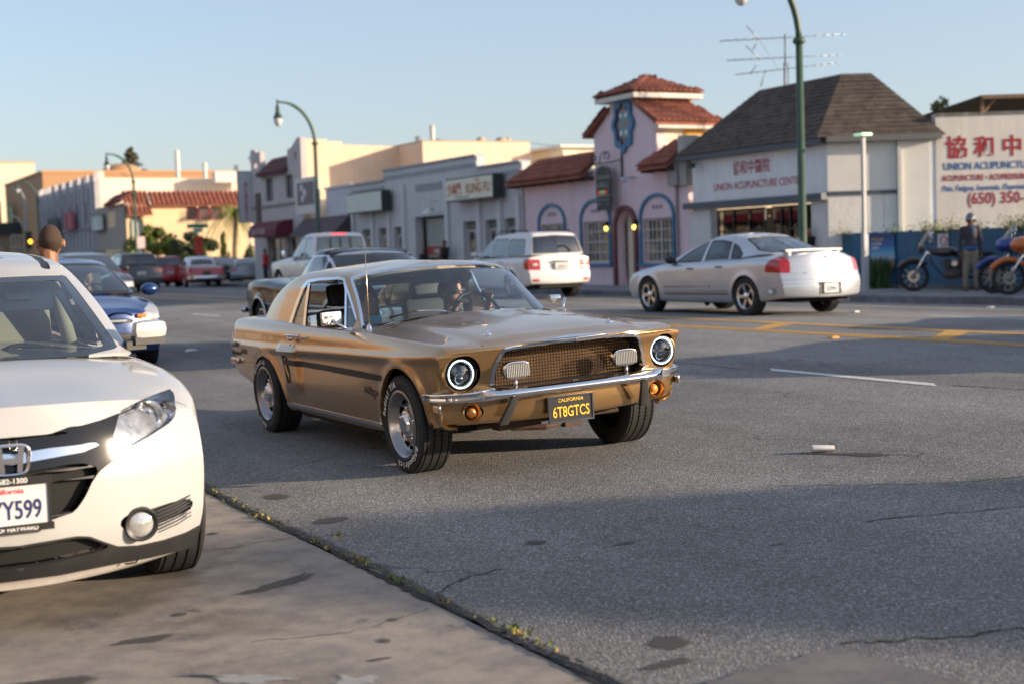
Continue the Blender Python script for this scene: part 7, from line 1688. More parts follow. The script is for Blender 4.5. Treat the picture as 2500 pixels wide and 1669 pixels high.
# --- generic cars: one sedan and one wagon, copied with their parts -------------------
def recolour(o, old, new):
    for q in [o]+list(o.children_recursive):
        if q.type == 'MESH' and q.data.materials and q.data.materials[0] == old: q.material_slots[0].link = 'OBJECT'; q.material_slots[0].material = new
def place(o, x, y, heading, z=None): o.matrix_world = Matrix(pose(x, y, heading, z))
def sedan(name, label, pm, x, y, hd, z=None, wagon=False, cell=.08, group=None):
    c = Car(name, label, 'car', 1, pose(x, y, hd, z), group)
    X = [-.95, -.7, -.2, .4, 1.0, 1.6, 2.2, 2.7, 3.15, 3.4]
    if wagon:
        rg = rings([(2.5, -.95), (2.05, -.86), (1.6, -.70), (1.45, -.60), (1.2, -.4), (1.0, -.2)], [(.74, .80, .74), (.68, .73, .68), (.60, .65, .61), (.55, .58, .55), (.3, .3, .3), (0, 0, 0)],
                   [(1.06, 1.04, 1.10), (1.28, 1.28, 1.32), (1.47, 1.52, 1.51), (1.51, 1.56, 1.55), (1.54, 1.58, 1.575), (1.55, 1.59, 1.58)], (.12, .06)); zs = 1.02; zc = 1.08
    else:
        rg = rings([(2.45, -.55), (2.0, -.22), (1.5, .25), (1.35, .42), (1.15, .6), (1.0, .7)], [(.72, .78, .66), (.65, .69, .61), (.55, .58, .53), (.50, .53, .49), (.26, .27, .25), (0, 0, 0)],
                   [(.98, .96, 1.04), (1.18, 1.18, 1.2), (1.37, 1.38, 1.36), (1.40, 1.42, 1.405), (1.43, 1.45, 1.435), (1.44, 1.455, 1.445)], (.12, .10)); zs = .95; zc = 1.03
    modern(c, X, [.84, .88, .91, .91, .91, .91, .91, .905, .88, .83], [.33, .3, .24, .22, .22, .22, .22, .23, .26, .29], [zs]*3+[zs-.01, zs-.02, zs-.02, zs-.03, zs-.06, zs-.13, zs-.2], [zc]*3+[zc-.02, zc-.02, zc-.02, zc-.02, zc-.06, zc-.13, zc-.2], [.74, .77, .79, .80, .80, .80, .79, .77, .73, .67],
           [(.2, 3.36, .18), (.6, 3.42, .2), (.85, 3.34, .2)], [(.2, -1.0, .12), (.5, -1.08, .12), (.7, -1.02, .12), (1.1, -.95, .08)], rg, cell, 30, caps=(24, 24))
    arches(c, (0, 2.72), .36, .33, .014)
    tl = c.cutout(['tail', 'tub'], lambda V: np.maximum(np.maximum(.50-np.abs(V[:, 1])-np.clip(V[:, 0]+1.0, 0, 1)*.3, np.abs(V[:, 2]-(.80 if not wagon else .88))-.075), V[:, 0]+.72))
    hl_ = c.cutout(['nose', 'tub'], lambda V: np.maximum(np.maximum(.46-np.abs(V[:, 1]), np.abs(V[:, 2]-.66)-.07), 3.12-V[:, 0]))
    gr_ = c.cutout(['nose'], lambda V: np.maximum(np.abs(V[:, 1])-.40, np.abs(V[:, 2]-.50)-.12))
    body_parts(c, pm); c.part('tail_light', tl, REDL, .006, .012, split=True); c.part('headlight', hl_, CLR, .006, .012, split=True); c.part('grille', gr_, BLACKP, -.01)
    if wagon:
        sidewin(c, [[(2.05, 1.07), (1.8, 1.27), (1.55, 1.43), (1.3, 1.445), (1.3, 1.07)], [(1.22, 1.07), (1.22, 1.445), (.4, 1.44), (.36, 1.07)], [(.28, 1.08), (.32, 1.43), (-.5, 1.40), (-.62, 1.13)]], TINT)
        endwin(c, False, TINT, [(0, 1.13), (.62, 1.13), (.56, 1.45), (0, 1.48)], -.5, name='rear_window'); endwin(c, True, TINT, [(0, 1.1), (.66, 1.1), (.55, 1.44), (0, 1.46)], 1.6)
        for sg in (-1, 1): MB().tube([(-.5, sg*.58, 1.55), (-.35, sg*.58, 1.61), (1.0, sg*.58, 1.63), (1.2, sg*.58, 1.57)], .02, 6).obj('roof_rail', BLACKP, c.root, True)
    else:
        sidewin(c, [[(2.1, .99), (1.8, 1.17), (1.5, 1.33), (1.25, 1.345), (1.25, .99)], [(1.17, .99), (1.17, 1.345), (.7, 1.33), (.2, 1.12), (.1, 1.03)]], TINT)
        endwin(c, False, TINT, [(0, 1.07), (.56, 1.07), (.48, 1.32), (0, 1.35)], .3, name='rear_window'); endwin(c, True, TINT, [(0, 1.03), (.64, 1.03), (.5, 1.34), (0, 1.36)], 1.6)
    mirrors(c, 2.05, .86, zs+.08, pm); handles(c, (.5, 1.35), .915, (zs-.12, zs-.12), pm); sticker_plate(c, -1.14, 0, .72 if not wagon else .76, -1, '6ABX318', .34)
    MB().box(-.9, 3.1, -.7, .7, .2, .5).obj('underbody', UNDER, c.root); wheels(c, (0, 2.72), .79, .33, .21, 'alloy7', 1, .215, n=18)
    return c
P_GRY = paint('silver_blue_paint', (.30, .32, .35), .5); P_DK = paint('dark_paint', (.025, .028, .032), .3); P_CH = paint('charcoal_paint', (.05, .055, .055), .4); P_RED = paint('red_paint', (.33, .02, .03), .1); P_NVY = paint('navy_paint', (.02, .03, .06), .3); P_WT = WS_P; P_LT = paint('pale_silver_paint', (.45, .47, .50), .4)
sd0 = sedan('silver_saloon', 'grey blue saloon parked at the far kerb by the maroon awning', P_GRY, 24.3, 78.5, 18, .2)
wg0 = sedan('dark_wagon', 'charcoal wagon with roof rails driving away, left of the red and white classic', P_CH, 13.2, 57.5, 0, None, True)
def clone(src, old, new, name, label, x, y, hd, z=None):
    r = copy_tree(src.root); r.name = name; r['label'] = label; place(r, x, y, hd, z); recolour(r, old, new); return r
clone(sd0, P_GRY, P_DK, 'dark_saloon', 'black saloon parked between the red and white classic and the grey saloon', 24.3, 82.5, 5, .2)
clone(wg0, P_CH, P_RED, 'red_wagon', 'dark red wagon mostly hidden between the charcoal wagon and the classic', 18.4, 73.5, 0, None)
clone(wg0, P_CH, P_NVY, 'dark_van', 'dark blue SUV waiting in the side street behind the red and white classic', 25.8, 90.0, 70, .2)
clone(wg0, P_CH, P_DK, 'dark_suv', 'dark SUV roof seen just right of the standing man\'s head', 8.2, 43.0, 180, None)
clone(sd0, P_GRY, P_WT, 'white_saloon', 'white car roof showing between the blue hatchback and the charcoal wagon', 12.6, 72.0, 180, None)
clone(sd0, P_GRY, P_LT, 'pale_saloon', 'pale saloon whose roof shows above the brown coupe near the doorway', 18.6, 43.6, 0, None)
clone(wg0, P_CH, P_CH, 'grey_wagon', 'grey wagon standing in the lane beyond the right edge of the view', 13.9, 7.0, 0, None)
clone(sd0, P_GRY, P_NVY, 'navy_saloon', 'navy saloon in the kerb lane beyond the right edge of the view', 17.6, 9.8, 0, None)

# --- blue hatchback --------------------------------------------------------------------
P_BLU = paint('blue_paint', (.012, .045, .17), .3, .1, .25)
fo = Car('blue_hatchback', 'blue hatchback driving towards the camera behind the white SUV', 'car', 1, pose(3.76, 19.35, 180, .13))
X = [-3.2, -3.0, -2.6, -2.0, -1.4, -.8, -.3, .1, .4, .6]
rg = rings([(-.12, -3.1), (-.62, -2.95), (-1.15, -2.75), (-1.3, -2.6), (-1.5, -2.4), (-1.7, -2.2)], [(.72, .78, .70), (.66, .70, .62), (.56, .60, .55), (.50, .54, .49), (.26, .27, .25), (0, 0, 0)],
           [(1.0, .97, 1.05), (1.2, 1.19, 1.22), (1.385, 1.39, 1.38), (1.42, 1.44, 1.42), (1.45, 1.475, 1.45), (1.46, 1.485, 1.46)], (.14, .10))
modern(fo, X, [.83, .87, .90, .91, .91, .91, .91, .905, .885, .85], [.3, .28, .24, .2, .2, .2, .2, .21, .22, .24], [.98, .98, .97, .95, .94, .93, .92, .88, .82, .76], [1.04, 1.04, 1.02, 1.0, 1.0, .99, .99, .95, .88, .82], [.72, .75, .77, .78, .78, .78, .77, .75, .72, .69],
       [(.2, .58, .20), (.45, .62, .22), (.7, .56, .24), (.85, .50, .24)], [(.3, -3.2, .1), (1, -3.15, .08)], rg, .045, 40, caps=(40, 40))
arches(fo, (0, -2.65), .35, .32, .014)
hdp = fo.cutout(['nose', 'tub'], lambda V: np.maximum(sd_poly(np.stack([np.abs(V[:, 1])+np.clip(.62-V[:, 0], 0, 1)*.35, V[:, 2]], 1), [(.46, .60), (.50, .67), (.74, .80), (.98, .87), (1.0, .80), (.90, .68), (.74, .60)]), -.05-V[:, 0]))
gu = fo.cutout(['nose'], YZ([(-.1, .60), (.44, .61), (.47, .66), (.30, .68), (-.1, .68)])); gl_ = fo.cutout(['nose'], YZ([(-.1, .26), (.40, .26), (.48, .48), (-.1, .50)])); fgh = fo.cutout(['nose', 'tub'], lambda V: np.maximum(YZ([(.56, .34), (.80, .36), (.76, .46), (.60, .46)])(V), .2-V[:, 0]))
hoodl2 = lambda V: np.where(V[:, 2] > .6, sd_line(V[:, :2], [(-.2, .70), (.3, .68), (.55, .60), (.74, .45), (.82, 0)]), 1); fo.lines(['tub', 'nose'], hoodl2, .004)
body_parts(fo, P_BLU); fo.part('headlight', hdp, CLR, -.002, .012, split=True); fo.part('upper_grille', gu, BLACKP, -.02, -.02); fo.part('lower_grille', gl_, BLACKP, -.03, -.03); fo.part('fog_recess', fgh, BLACKP, -.02, split=True)
MB().box(.80, .835, -.36, .36, .625, .66).obj('chrome_strip', CHR, fo.root, bevel=.008); MB().ell((.835, 0, .66), (.01, .09, .035), 16, 8).obj('badge', CHR, fo.root, True)
for sg in (-1, 1): MB().cbox((.74, sg*.57, .70), (.06, .12, .05)).obj('indicator', AMB, fo.root, bevel=.01)
sticker_plate(fo, .86, 0, .42, 1, '6XBC107')
gl3 = glass('hatch_glass', (.55, .68, .70))
endwin(fo, True, gl3, [(0, 1.04), (.62, 1.02), (.655, 1.05), (.545, 1.35), (.50, 1.37), (0, 1.39)], -1.25, frame=.03); sidewin(fo, [[(-.75, 1.0), (-1.15, 1.28), (-1.45, 1.345), (-1.5, 1.0)], [(-1.58, 1.0), (-1.58, 1.35), (-2.3, 1.32), (-2.6, 1.05)]], gl3)
mirrors(fo, -.48, .88, 1.02, P_BLU, (.09, .2, .14)); seat(fo.root, -1.5, .36, .62, SEATG, .5); seat(fo.root, -1.5, -.36, .62, SEATG, .5)
MB().prism([(-.95, .7), (-.3, .7), (-.2, .93), (-.5, .97), (-.9, .92)], 1, -.74, .74).obj('dashboard', DASH, fo.root, bevel=.03); MB().box(-3.0, .45, -.7, .7, .2, .5).obj('underbody', UNDER, fo.root)
steering(fo.root, -1.0, .36, .95, BLACKP, .18); wheels(fo, (0, -2.65), .79, .32, .205, 'alloy5', 1, .205)

# --- glossy black classic behind the coupe -----------------------------------------------
BLK_P = mat('black_lacquer', (.005, .006, .008), .05, spec=.35)
bc = Car('black_classic', 'glossy black classic car with rounded tail directly behind the brown coupe', 'car', -1, pose(7.25, 16.9, 180, None))
X = [-4.25, -4.1, -3.8, -3.3, -2.9, -2.4, -1.8, -1.2, -.6, 0, .5, .8]
rg = rings([(-.30, -2.25), (-.60, -2.05), (-.85, -1.8), (-.95, -1.72), (-1.1, -1.6), (-1.2, -1.5)], [(.74, .76, .62), (.68, .70, .58), (.58, .60, .5), (.52, .54, .45), (.27, .27, .25), (0, 0, 0)],
           [(.98, .93, .98), (1.15, 1.14, 1.15), (1.29, 1.31, 1.28), (1.33, 1.345, 1.33), (1.36, 1.37, 1.36), (1.365, 1.375, 1.365)], (.16, .12))
modern(bc, X, [.62, .74, .85, .91, .92, .92, .91, .91, .92, .93, .90, .84], [.42, .38, .32, .26, .24, .24, .24, .24, .24, .26, .3, .33], [.78, .84, .92, .96, .96, .93, .91, .91, .92, .92, .88, .84], [.86, .90, .96, .99, .99, .97, .95, .96, .98, .96, .92, .88], [.46, .56, .68, .76, .78, .80, .80, .80, .80, .80, .76, .7],
       [(.3, .82, .1), (.9, .84, .12)], [(.3, -4.3, .10), (.6, -4.36, .12), (.9, -4.26, .12)], rg, .045, 40, caps=(34, 30))
arches(bc, (0, -3.0), .36, .33, .03)
body_parts(bc, BLK_P, roofm=BLK_P)
gl4 = glass('classic_glass', (.45, .62, .66))
endwin(bc, True, gl4, [(0, 1.02), (.64, 1.0), (.56, 1.27), (0, 1.30)], -.95, frame=.03, fm=CHR); sidewin(bc, [[(-.70, .97), (-.90, 1.20), (-1.05, 1.265), (-1.55, 1.265), (-1.85, 1.05), (-1.85, .97)]], gl4, fm=CHR)
endwin(bc, False, gl4, [(0, 1.03), (.5, 1.03), (.45, 1.25), (0, 1.27)], -1.8, name='rear_window')
for cx in (0, -3.0):
    b = MB(); b.tube([(cx+.375*math.cos(t), -.945, .33+.375*math.sin(t)) for t in np.linspace(.05, math.pi-.05, 24)], .012, 6); b.obj('arch_trim', CHR, bc.root, True)
MB().tube([(-4.36, -.5, .50), (-4.2, -.72, .50), (-3.95, -.86, .50)], .045, 8).obj('rear_bumper', CHR, bc.root, True); MB().tube([(-2.9, -.925, .62), (.5, -.925, .62)], .010, 6).obj('side_trim', CHR, bc.root, True)
bumper(bc, [(.98, 0, .48), (.95, .4, .48), (.86, .75, .48), (.7, .93, .48)], .12, .06, CHR, 'front_bumper')
MB().box(-3.9, .6, -.7, .7, .22, .5).obj('underbody', UNDER, bc.root); wheels(bc, (0, -3.0), .80, .335, .2, 'alloy10', -1, .2, CHR)
for sg, t_, c_x in ((1, 'a', .1), (-1, 'b', -.25)): MB().cbox((-1.25, c_x, 1.06), (.01, .28, .09)).obj('dash_card', mat('card_'+t_, (.5, .5, .48) if sg > 0 else (.45, .05, .06), .6), bc.root)

# --- white pickup ------------------------------------------------------------------------
pu = Car('white_pickup', 'white pickup truck with black mirrors driving away beyond the brown coupe', 'pickup truck', 1, pose(14.6, 37.2, 0, None))
X = [-1.18, -.9, -.3, .4, 1.1, 1.8, 2.5, 3.2, 3.8, 4.3, 4.45]
def pk_st(x, W, zb, zs, zc, ysh): return (x, prof(W, zb, zs, zc, ysh))
modern(pu, X, [.96, 1.0, 1.02, 1.02, 1.0, 1.0, 1.0, 1.0, 1.01, .98, .93], [.5, .48, .45, .42, .40, .40, .42, .44, .46, .5, .5], [1.20]*4+[1.14, 1.12, 1.12, 1.14, 1.12, 1.06, 1.0], [1.21]*4+[1.15, 1.14, 1.16, 1.24, 1.22, 1.16, 1.1], [.90]*4+[.88, .86, .86, .86, .84, .8, .76],
       [(.4, 4.42, .1), (1.0, 4.42, .12)], [(.4, -1.2, .02), (1.2, -1.2, .02)], rings([(3.0, .92), (2.6, .96), (2.25, 1.05), (2.1, 1.12), (1.9, 1.3), (1.8, 1.4)], [(.86, .88, .86), (.78, .80, .79), (.68, .71, .70), (.62, .64, .63), (.3, .3, .3), (0, 0, 0)],
       [(1.18, 1.15, 1.18), (1.5, 1.5, 1.52), (1.78, 1.81, 1.80), (1.82, 1.85, 1.84), (1.85, 1.87, 1.86), (1.86, 1.875, 1.865)], (.14, .03)), .06, 34, caps=(26, 30))
arches(pu, (0, 3.56), .46, .42, .02)
bedc = pu.cutout(['tub'], lambda V: np.maximum(sd_poly(V[:, :2], [(-1.10, -.1), (-1.10, .84), (.80, .84), (.80, -.1)]), 1.16-V[:, 2]))
pu.lines(['tub'], lambda V: np.where((np.abs(V[:, 1]) > .8), sd_line(V[:, [0, 2]], [(.88, 1.2), (.88, .4)]), 1), .008)
for xx in (1.05, 2.35): pu.lines(['tub'], lambda V, xx=xx: np.where((np.abs(V[:, 1]) > .8) & (V[:, 2] > .5), sd_line(V[:, [0, 2]], [(xx, 1.2), (xx, .5)]), 1), .005)
tlp_ = pu.cutout(['tub', 'tail'], lambda V: np.maximum(np.maximum(.86-np.abs(V[:, 1]), np.abs(V[:, 2]-.98)-.18), V[:, 0]+1.05))
body_parts(pu, WS_P); pu.part('tail_light', tlp_, REDL, .004, .01, split=True)
MB().box(-1.14, .84, -.86, .86, .70, .74).box(-1.14, .84, .84, .87, .70, 1.19).box(-1.14, .84, -.87, -.84, .70, 1.19).box(-1.16, -1.13, -.86, .86, .70, 1.19).box(.84, .87, -.86, .86, .70, 1.19).obj('cargo_bed', mat('bedliner', (.04, .04, .04), .8), pu.root)
pgl = mat('pickup_rear_glass', (.16, .19, .18), .05, coat=1)
sidewin(pu, [[(2.72, 1.20), (2.35, 1.62), (2.12, 1.73), (1.72, 1.74), (1.72, 1.20)], [(1.62, 1.20), (1.62, 1.74), (1.2, 1.73), (1.16, 1.20)]], TINT, frame=.02)
endwin(pu, False, pgl, [(0, 1.22), (.74, 1.22), (.66, 1.72), (0, 1.74)], 1.5, name='rear_window'); endwin(pu, True, TINT, [(0, 1.22), (.74, 1.22), (.62, 1.74), (0, 1.76)], 2.2)
MB().cbox((1.09, 0, 1.81), (.06, .42, .07)).obj('brake_light', emit('brake_glow', (.8, .02, .03), 1.2), pu.root, bevel=.01); MB().cbox((.945, .0, 1.48), (.02, .02, .48)).cbox((.94, .3, 1.48), (.02, .02, .48)).cbox((.94, -.3, 1.48), (.02, .02, .48)).obj('window_divider', BLACKP, pu.root)
for sg in (-1, 1):
    b = MB(); b.cbox((2.55, sg*1.16, 1.30), (.12, .22, .26)); mo = b.obj('door_mirror', BLACKP, pu.root, bevel=.03); MB().cbox((2.48, sg*1.16, 1.30), (.01, .17, .20)).obj('mirror_glass', CHR, mo, bevel=.004); MB().cbox((2.55, sg*1.0, 1.24), (.06, .16, .04)).obj('mirror_arm', BLACKP, mo)
handles(pu, (1.2, 1.85), 1.0, (1.0, 1.0), WS_P); bumper(pu, [(1.26, 0, .58), (1.25, .5, .58), (1.18, .9, .58), (1.05, 1.0, .58)], .2, .06, CHR, 'rear_bumper').scale = (-1, 1, 1)
sticker_plate(pu, -1.29, 0, .66, -1, '7R21945'); MB().box(-1.1, 4.2, -.75, .75, .4, .65).obj('underbody', UNDER, pu.root)
seat(pu.root, 1.5, .4, .9, SEATG, .5); seat(pu.root, 1.5, -.4, .9, SEATG, .5); wheels(pu, (0, 3.56), .86, .40, .27, 'alloy5', 1, .25, CHR)

# --- red and white classic sedan -----------------------------------------------------------
RC = paint('coral_red_paint', (.50, .05, .06), .0, .03, .25)
rc = Car('red_white_classic', 'red and white nineteen fifties sedan with chrome bumper seen from behind at the far left', 'car', 1, pose(19.5, 70.5, 6, .24))
X = [-1.45, -1.3, -1.0, -.4, .3, 1.0, 1.8, 2.5, 3.2, 3.7]
modern(rc, X, [.84, .90, .93, .93, .93, .93, .93, .93, .93, .90], [.42, .38, .34, .28, .26, .26, .26, .28, .32, .38], [.98, 1.02, 1.03, 1.01, .99, .98, .98, .98, .96, .92], [.98, 1.02, 1.04, 1.04, 1.02, 1.0, 1.02, 1.06, 1.02, .98], [.78, .82, .84, .84, .83, .83, .83, .82, .8, .76],
       [(.3, 3.7, .06), (1, 3.72, .06)], [(.3, -1.48, .05), (.6, -1.5, .05), (1, -1.44, .05)], rings([(2.2, -.45), (1.95, -.25), (1.65, .05), (1.5, .2), (1.3, .4), (1.2, .5)], [(.74, .80, .72), (.70, .74, .68), (.60, .65, .58), (.54, .58, .52), (.3, .3, .3), (0, 0, 0)],
       [(1.05, 1.02, 1.06), (1.25, 1.25, 1.26), (1.45, 1.47, 1.45), (1.49, 1.52, 1.49), (1.53, 1.55, 1.53), (1.54, 1.56, 1.54)], (.16, .16)), .09, 30, caps=(22, 24))
arches(rc, (0, 2.92), .36, .35, .02); body_parts(rc, RC, roofm=WS_P)
endwin(rc, False, TINT, [(0, 1.12), (.58, 1.12), (.50, 1.38), (0, 1.42)], .2, frame=.04, name='rear_window', fm=CHR); sidewin(rc, [[(1.8, 1.08), (1.6, 1.38), (1.1, 1.42), (1.05, 1.08)], [(.97, 1.08), (.97, 1.42), (.35, 1.40), (.05, 1.12)]], TINT, fm=CHR)
for sg in (-1, 1): b = MB(); b.ell((-1.44, sg*.80, .90), (.10, .07, .12), 12, 8); b.obj('tail_light', REDL, rc.root, True)
MB().cbox((-1.55, 0, .72), (.03, .36, .18)).obj('licence_plate', mat('old_plate', (.06, .05, .03), .5, var=.5, vscale=12), rc.root)
bm_ = bumper(rc, [(1.62, 0, .50), (1.60, .5, .50), (1.54, .85, .50), (1.38, 1.0, .50)], .20, .09, CHR, 'rear_bumper'); bm_.scale = (-1, 1, 1)
MB().box(-1.3, 3.4, -.75, .75, .25, .6).obj('underbody', UNDER, rc.root); wheels(rc, (0, 2.92), .80, .35, .19, 'alloy10', 1, .2, TRIMW, n=18)
# ------------------------------------------------------------------ people
def cap_limb(b, pts, rad, n=10):
    b.tube(pts, list(rad), n)
    for p, r in ((pts[0], rad[0]), (pts[-1], rad[-1])): b.ell(p, (r, r, r), n, 6)
    for p, r in zip(pts[1:-1], rad[1:-1]): b.ell(p, (r*1.0, r*1.0, r*1.0), n, 6)
def basis(fwd, up=(0, 0, 1)):
    f = np.array(fwd, float); f /= np.linalg.norm(f); u = np.array(up, float); l = np.cross(u, f); l /= np.linalg.norm(l); u = np.cross(f, l); return np.array([f, l, u]).T
def head_shape(s=1.0, m=30, n=36, hair=0.0, line=None):
    V = []; 
    for i in range(m+1):
        p = math.pi*i/m
        for j in range(n):
            t = 2*math.pi*j/n; x, y, z = math.sin(p)*math.cos(t), math.sin(p)*math.sin(t), math.cos(p)
            X, Y, Z = x*.096, y*.076, z*.118
            if z < -.15: k = (-z-.15)/.85; Y *= 1-.34*k; X = X*(1-.10*k)+(.012*k if x > -.2 else .035*k*1.0); 
            if x < 0 and z < -.1: X *= 1-.35*min(1, (-z-.1)/.6)
            if x < 0 and z > -.1: X *= 1.08
            if x > .3:
                X += .024*math.exp(-(Y/.011)**2-((Z+.020)/.022)**2)+.010*math.exp(-(Y/.009)**2-((Z-.005)/.02)**2)
                X -= .010*math.exp(-((abs(Y)-.030)/.014)**2-((Z-.012)/.012)**2)
                X += .006*math.exp(-(Y/.045)**2-((Z-.034)/.009)**2)+.007*math.exp(-(Y/.024)**2-((Z+.056)/.009)**2)
                X += .006*math.exp(-(Y/.02)**2-((Z+.098)/.015)**2)
            V.append((X*s, Y*s, Z*s))
    F = [(i*n+j, (i+1)*n+j, (i+1)*n+(j+1) % n, i*n+(j+1) % n) for i in range(m) for j in range(n)]
    return np.array(V), F
def remeshed(b, name, m, parent, voxel, smooth=3):
    o = b.obj(name, m, parent, True)
    md = o.modifiers.new('r', 'REMESH'); md.mode = 'VOXEL'; md.voxel_size = voxel; md.use_smooth_shade = True
    if smooth: sm_ = o.modifiers.new('s', 'SMOOTH'); sm_.factor = .5; sm_.iterations = smooth
    return o
def hand(b, wrist, d, nrm, s=1.0, curl=.5, side=1):
    """palm and five fingers; d = direction of the fingers, nrm = back of the hand"""
    d = np.array(d, float); d /= np.linalg.norm(d); nrm = np.array(nrm, float); nrm -= d*(nrm@d); nrm /= np.linalg.norm(nrm); w = np.cross(d, nrm)*side
    pc = np.array(wrist)+d*.045*s; M_ = np.array([d, w, nrm]).T; b.ell(pc, (.050*s, .040*s, .016*s), 12, 8, M_)
    for k, L in enumerate((.070, .080, .074, .058)):
        base = np.array(wrist)+d*.085*s+w*(.030-.020*k)*s; a = curl; p1 = base+(d*math.cos(a)-nrm*math.sin(a))*L*.5*s; p2 = p1+(d*math.cos(a*2)-nrm*math.sin(a*2))*L*.5*s; cap_limb(b, [base, p1, p2], [.0095*s, .0085*s, .007*s], 8)
    t0 = np.array(wrist)+d*.03*s+w*.036*s; t1 = t0+(d*.6+w*.7-nrm*.3)*.035*s; t2 = t1+(d*.9+w*.1-nrm*.4)*.03*s; cap_limb(b, [t0, t1, t2], [.012*s, .011*s, .009*s], 8)
SK1 = mat('skin_light', (.62, .34, .22), .5, var=.08, vscale=30); SK2 = mat('skin_brown', (.24, .11, .055), .48, var=.12, vscale=25, bmp=.1, bscale=300)
HB = mat('hair_black', (.015, .011, .009), .7, bmp=.6, bscale=350); HSH = mat('hair_short', (.055, .032, .020), .85, var=.3, vscale=150, bmp=.6, bscale=500)
def face_parts(root, c, M_, s, skin, hairm, hair='short', glasses=False, smile=False, voxel=None):
    tf = lambda P: np.asarray(P) @ M_.T+np.array(c)
    V, F = head_shape(s)
    # hair: shell over the skull
    hv_ = []; n = 36; hf = []; lim = {'short': (.030, .045), 'buzz': (.020, -.010), 'long': (.030, -.02)}[hair]
    keep = []
    for v in V:
        x, y, z = v/s; a = z-(lim[0] if x > .02 else lim[1]-.055*(x < -.03)*1.0) ; fr_ = x > .03 and z < .055
        keep.append((not fr_) and (z > (.045 if x > .045 else (.0 if x > -.01 else (-.085 if hair == 'buzz' else -.055)))))
    V2 = V*np.array([1.045, 1.055, 1.04])*(.985 if hair == 'buzz' else 1.05)+np.array([-.002, 0, .003])*s; hb = MB(); ids = {}
    F2 = [f for f in F if all(keep[i] for i in f)]; used = sorted({i for f in F2 for i in f}); mp = {i: k for k, i in enumerate(used)}
    rg_ = random.Random(3); P = V2[used]+(np.array([[rg_.gauss(0, .0018) for _ in range(3)] for _ in used]) if hair != 'buzz' else 0)
    me = (tf(P), np.zeros((len(P), 3)), [tuple(mp[i] for i in f) for f in F2]); me = (me[0], normals(me[0], me[2]), me[2]); 
    if (me[1]*(me[0]-np.array(c))).sum() < 0: me = (me[0], -me[1], [f[::-1] for f in me[2]])
    V3, N3, F3 = rim(me, .012*s); mk('hair', V3, F3, hairm, root, True)
    for sg in (-1, 1):
        b = MB(); b.ell(tf([(.086*s, sg*.030*s, .010*s)])[0], (.010*s, .013*s, .009*s), 10, 6); b.obj('eye', mat('eye_white', (.5, .48, .45), .2), root, True)
        b = MB(); b.ell(tf([(.0935*s, sg*.030*s, .010*s)])[0], (.004*s, .006*s, .006*s), 8, 6); b.obj('iris', mat('iris_dark', (.02, .012, .008), .2), root, True)
        b = MB(); b.tube([tf([(.092*s, sg*.014*s, .032*s)])[0], tf([(.094*s, sg*.03*s, .037*s)])[0], tf([(.080*s, sg*.050*s, .030*s)])[0]], [.003*s, .0035*s, .002*s], 6); b.obj('eyebrow', hairm, root, True)
    b = MB(); zz = -.056; b.tube([tf([(.086*s, -.024*s, (zz+(.006 if smile else 0))*s)])[0], tf([(.099*s, 0, (zz-.001)*s)])[0], tf([(.086*s, .024*s, (zz+(.006 if smile else 0))*s)])[0]], [.003*s, .0055*s, .003*s], 8); b.obj('mouth', mat('lips', (.30, .10, .08), .5) if not smile else mat('smile_white', (.55, .5, .47), .3), root, True)
    if glasses:
        b = MB()
        for sg in (-1, 1): b.ell(tf([(.100*s, sg*.031*s, .010*s)])[0], (.007*s, .026*s, .021*s), 14, 8, M_); b.tube([tf([(.094*s, sg*.056*s, .014*s)])[0], tf([(.0, sg*.082*s, .014*s)])[0]], .0028*s, 6)
        b.tube([tf([(.105*s, -.01*s, .016*s)])[0], tf([(.105*s, .01*s, .016*s)])[0]], .0025*s, 6); b.obj('sunglasses', mat('glasses_black', (.006, .006, .007), .08, coat=1), root, True)
def head_into(b, c, M_, s=1.0):
    V, F = head_shape(s); b.add(V @ M_.T+np.array(c), F)
    for sg in (-1, 1): b.ell(np.array([-.006*s, sg*.086*s, -.008*s]) @ M_.T+np.array(c), (.018*s, .012*s, .033*s), 10, 8, M_)
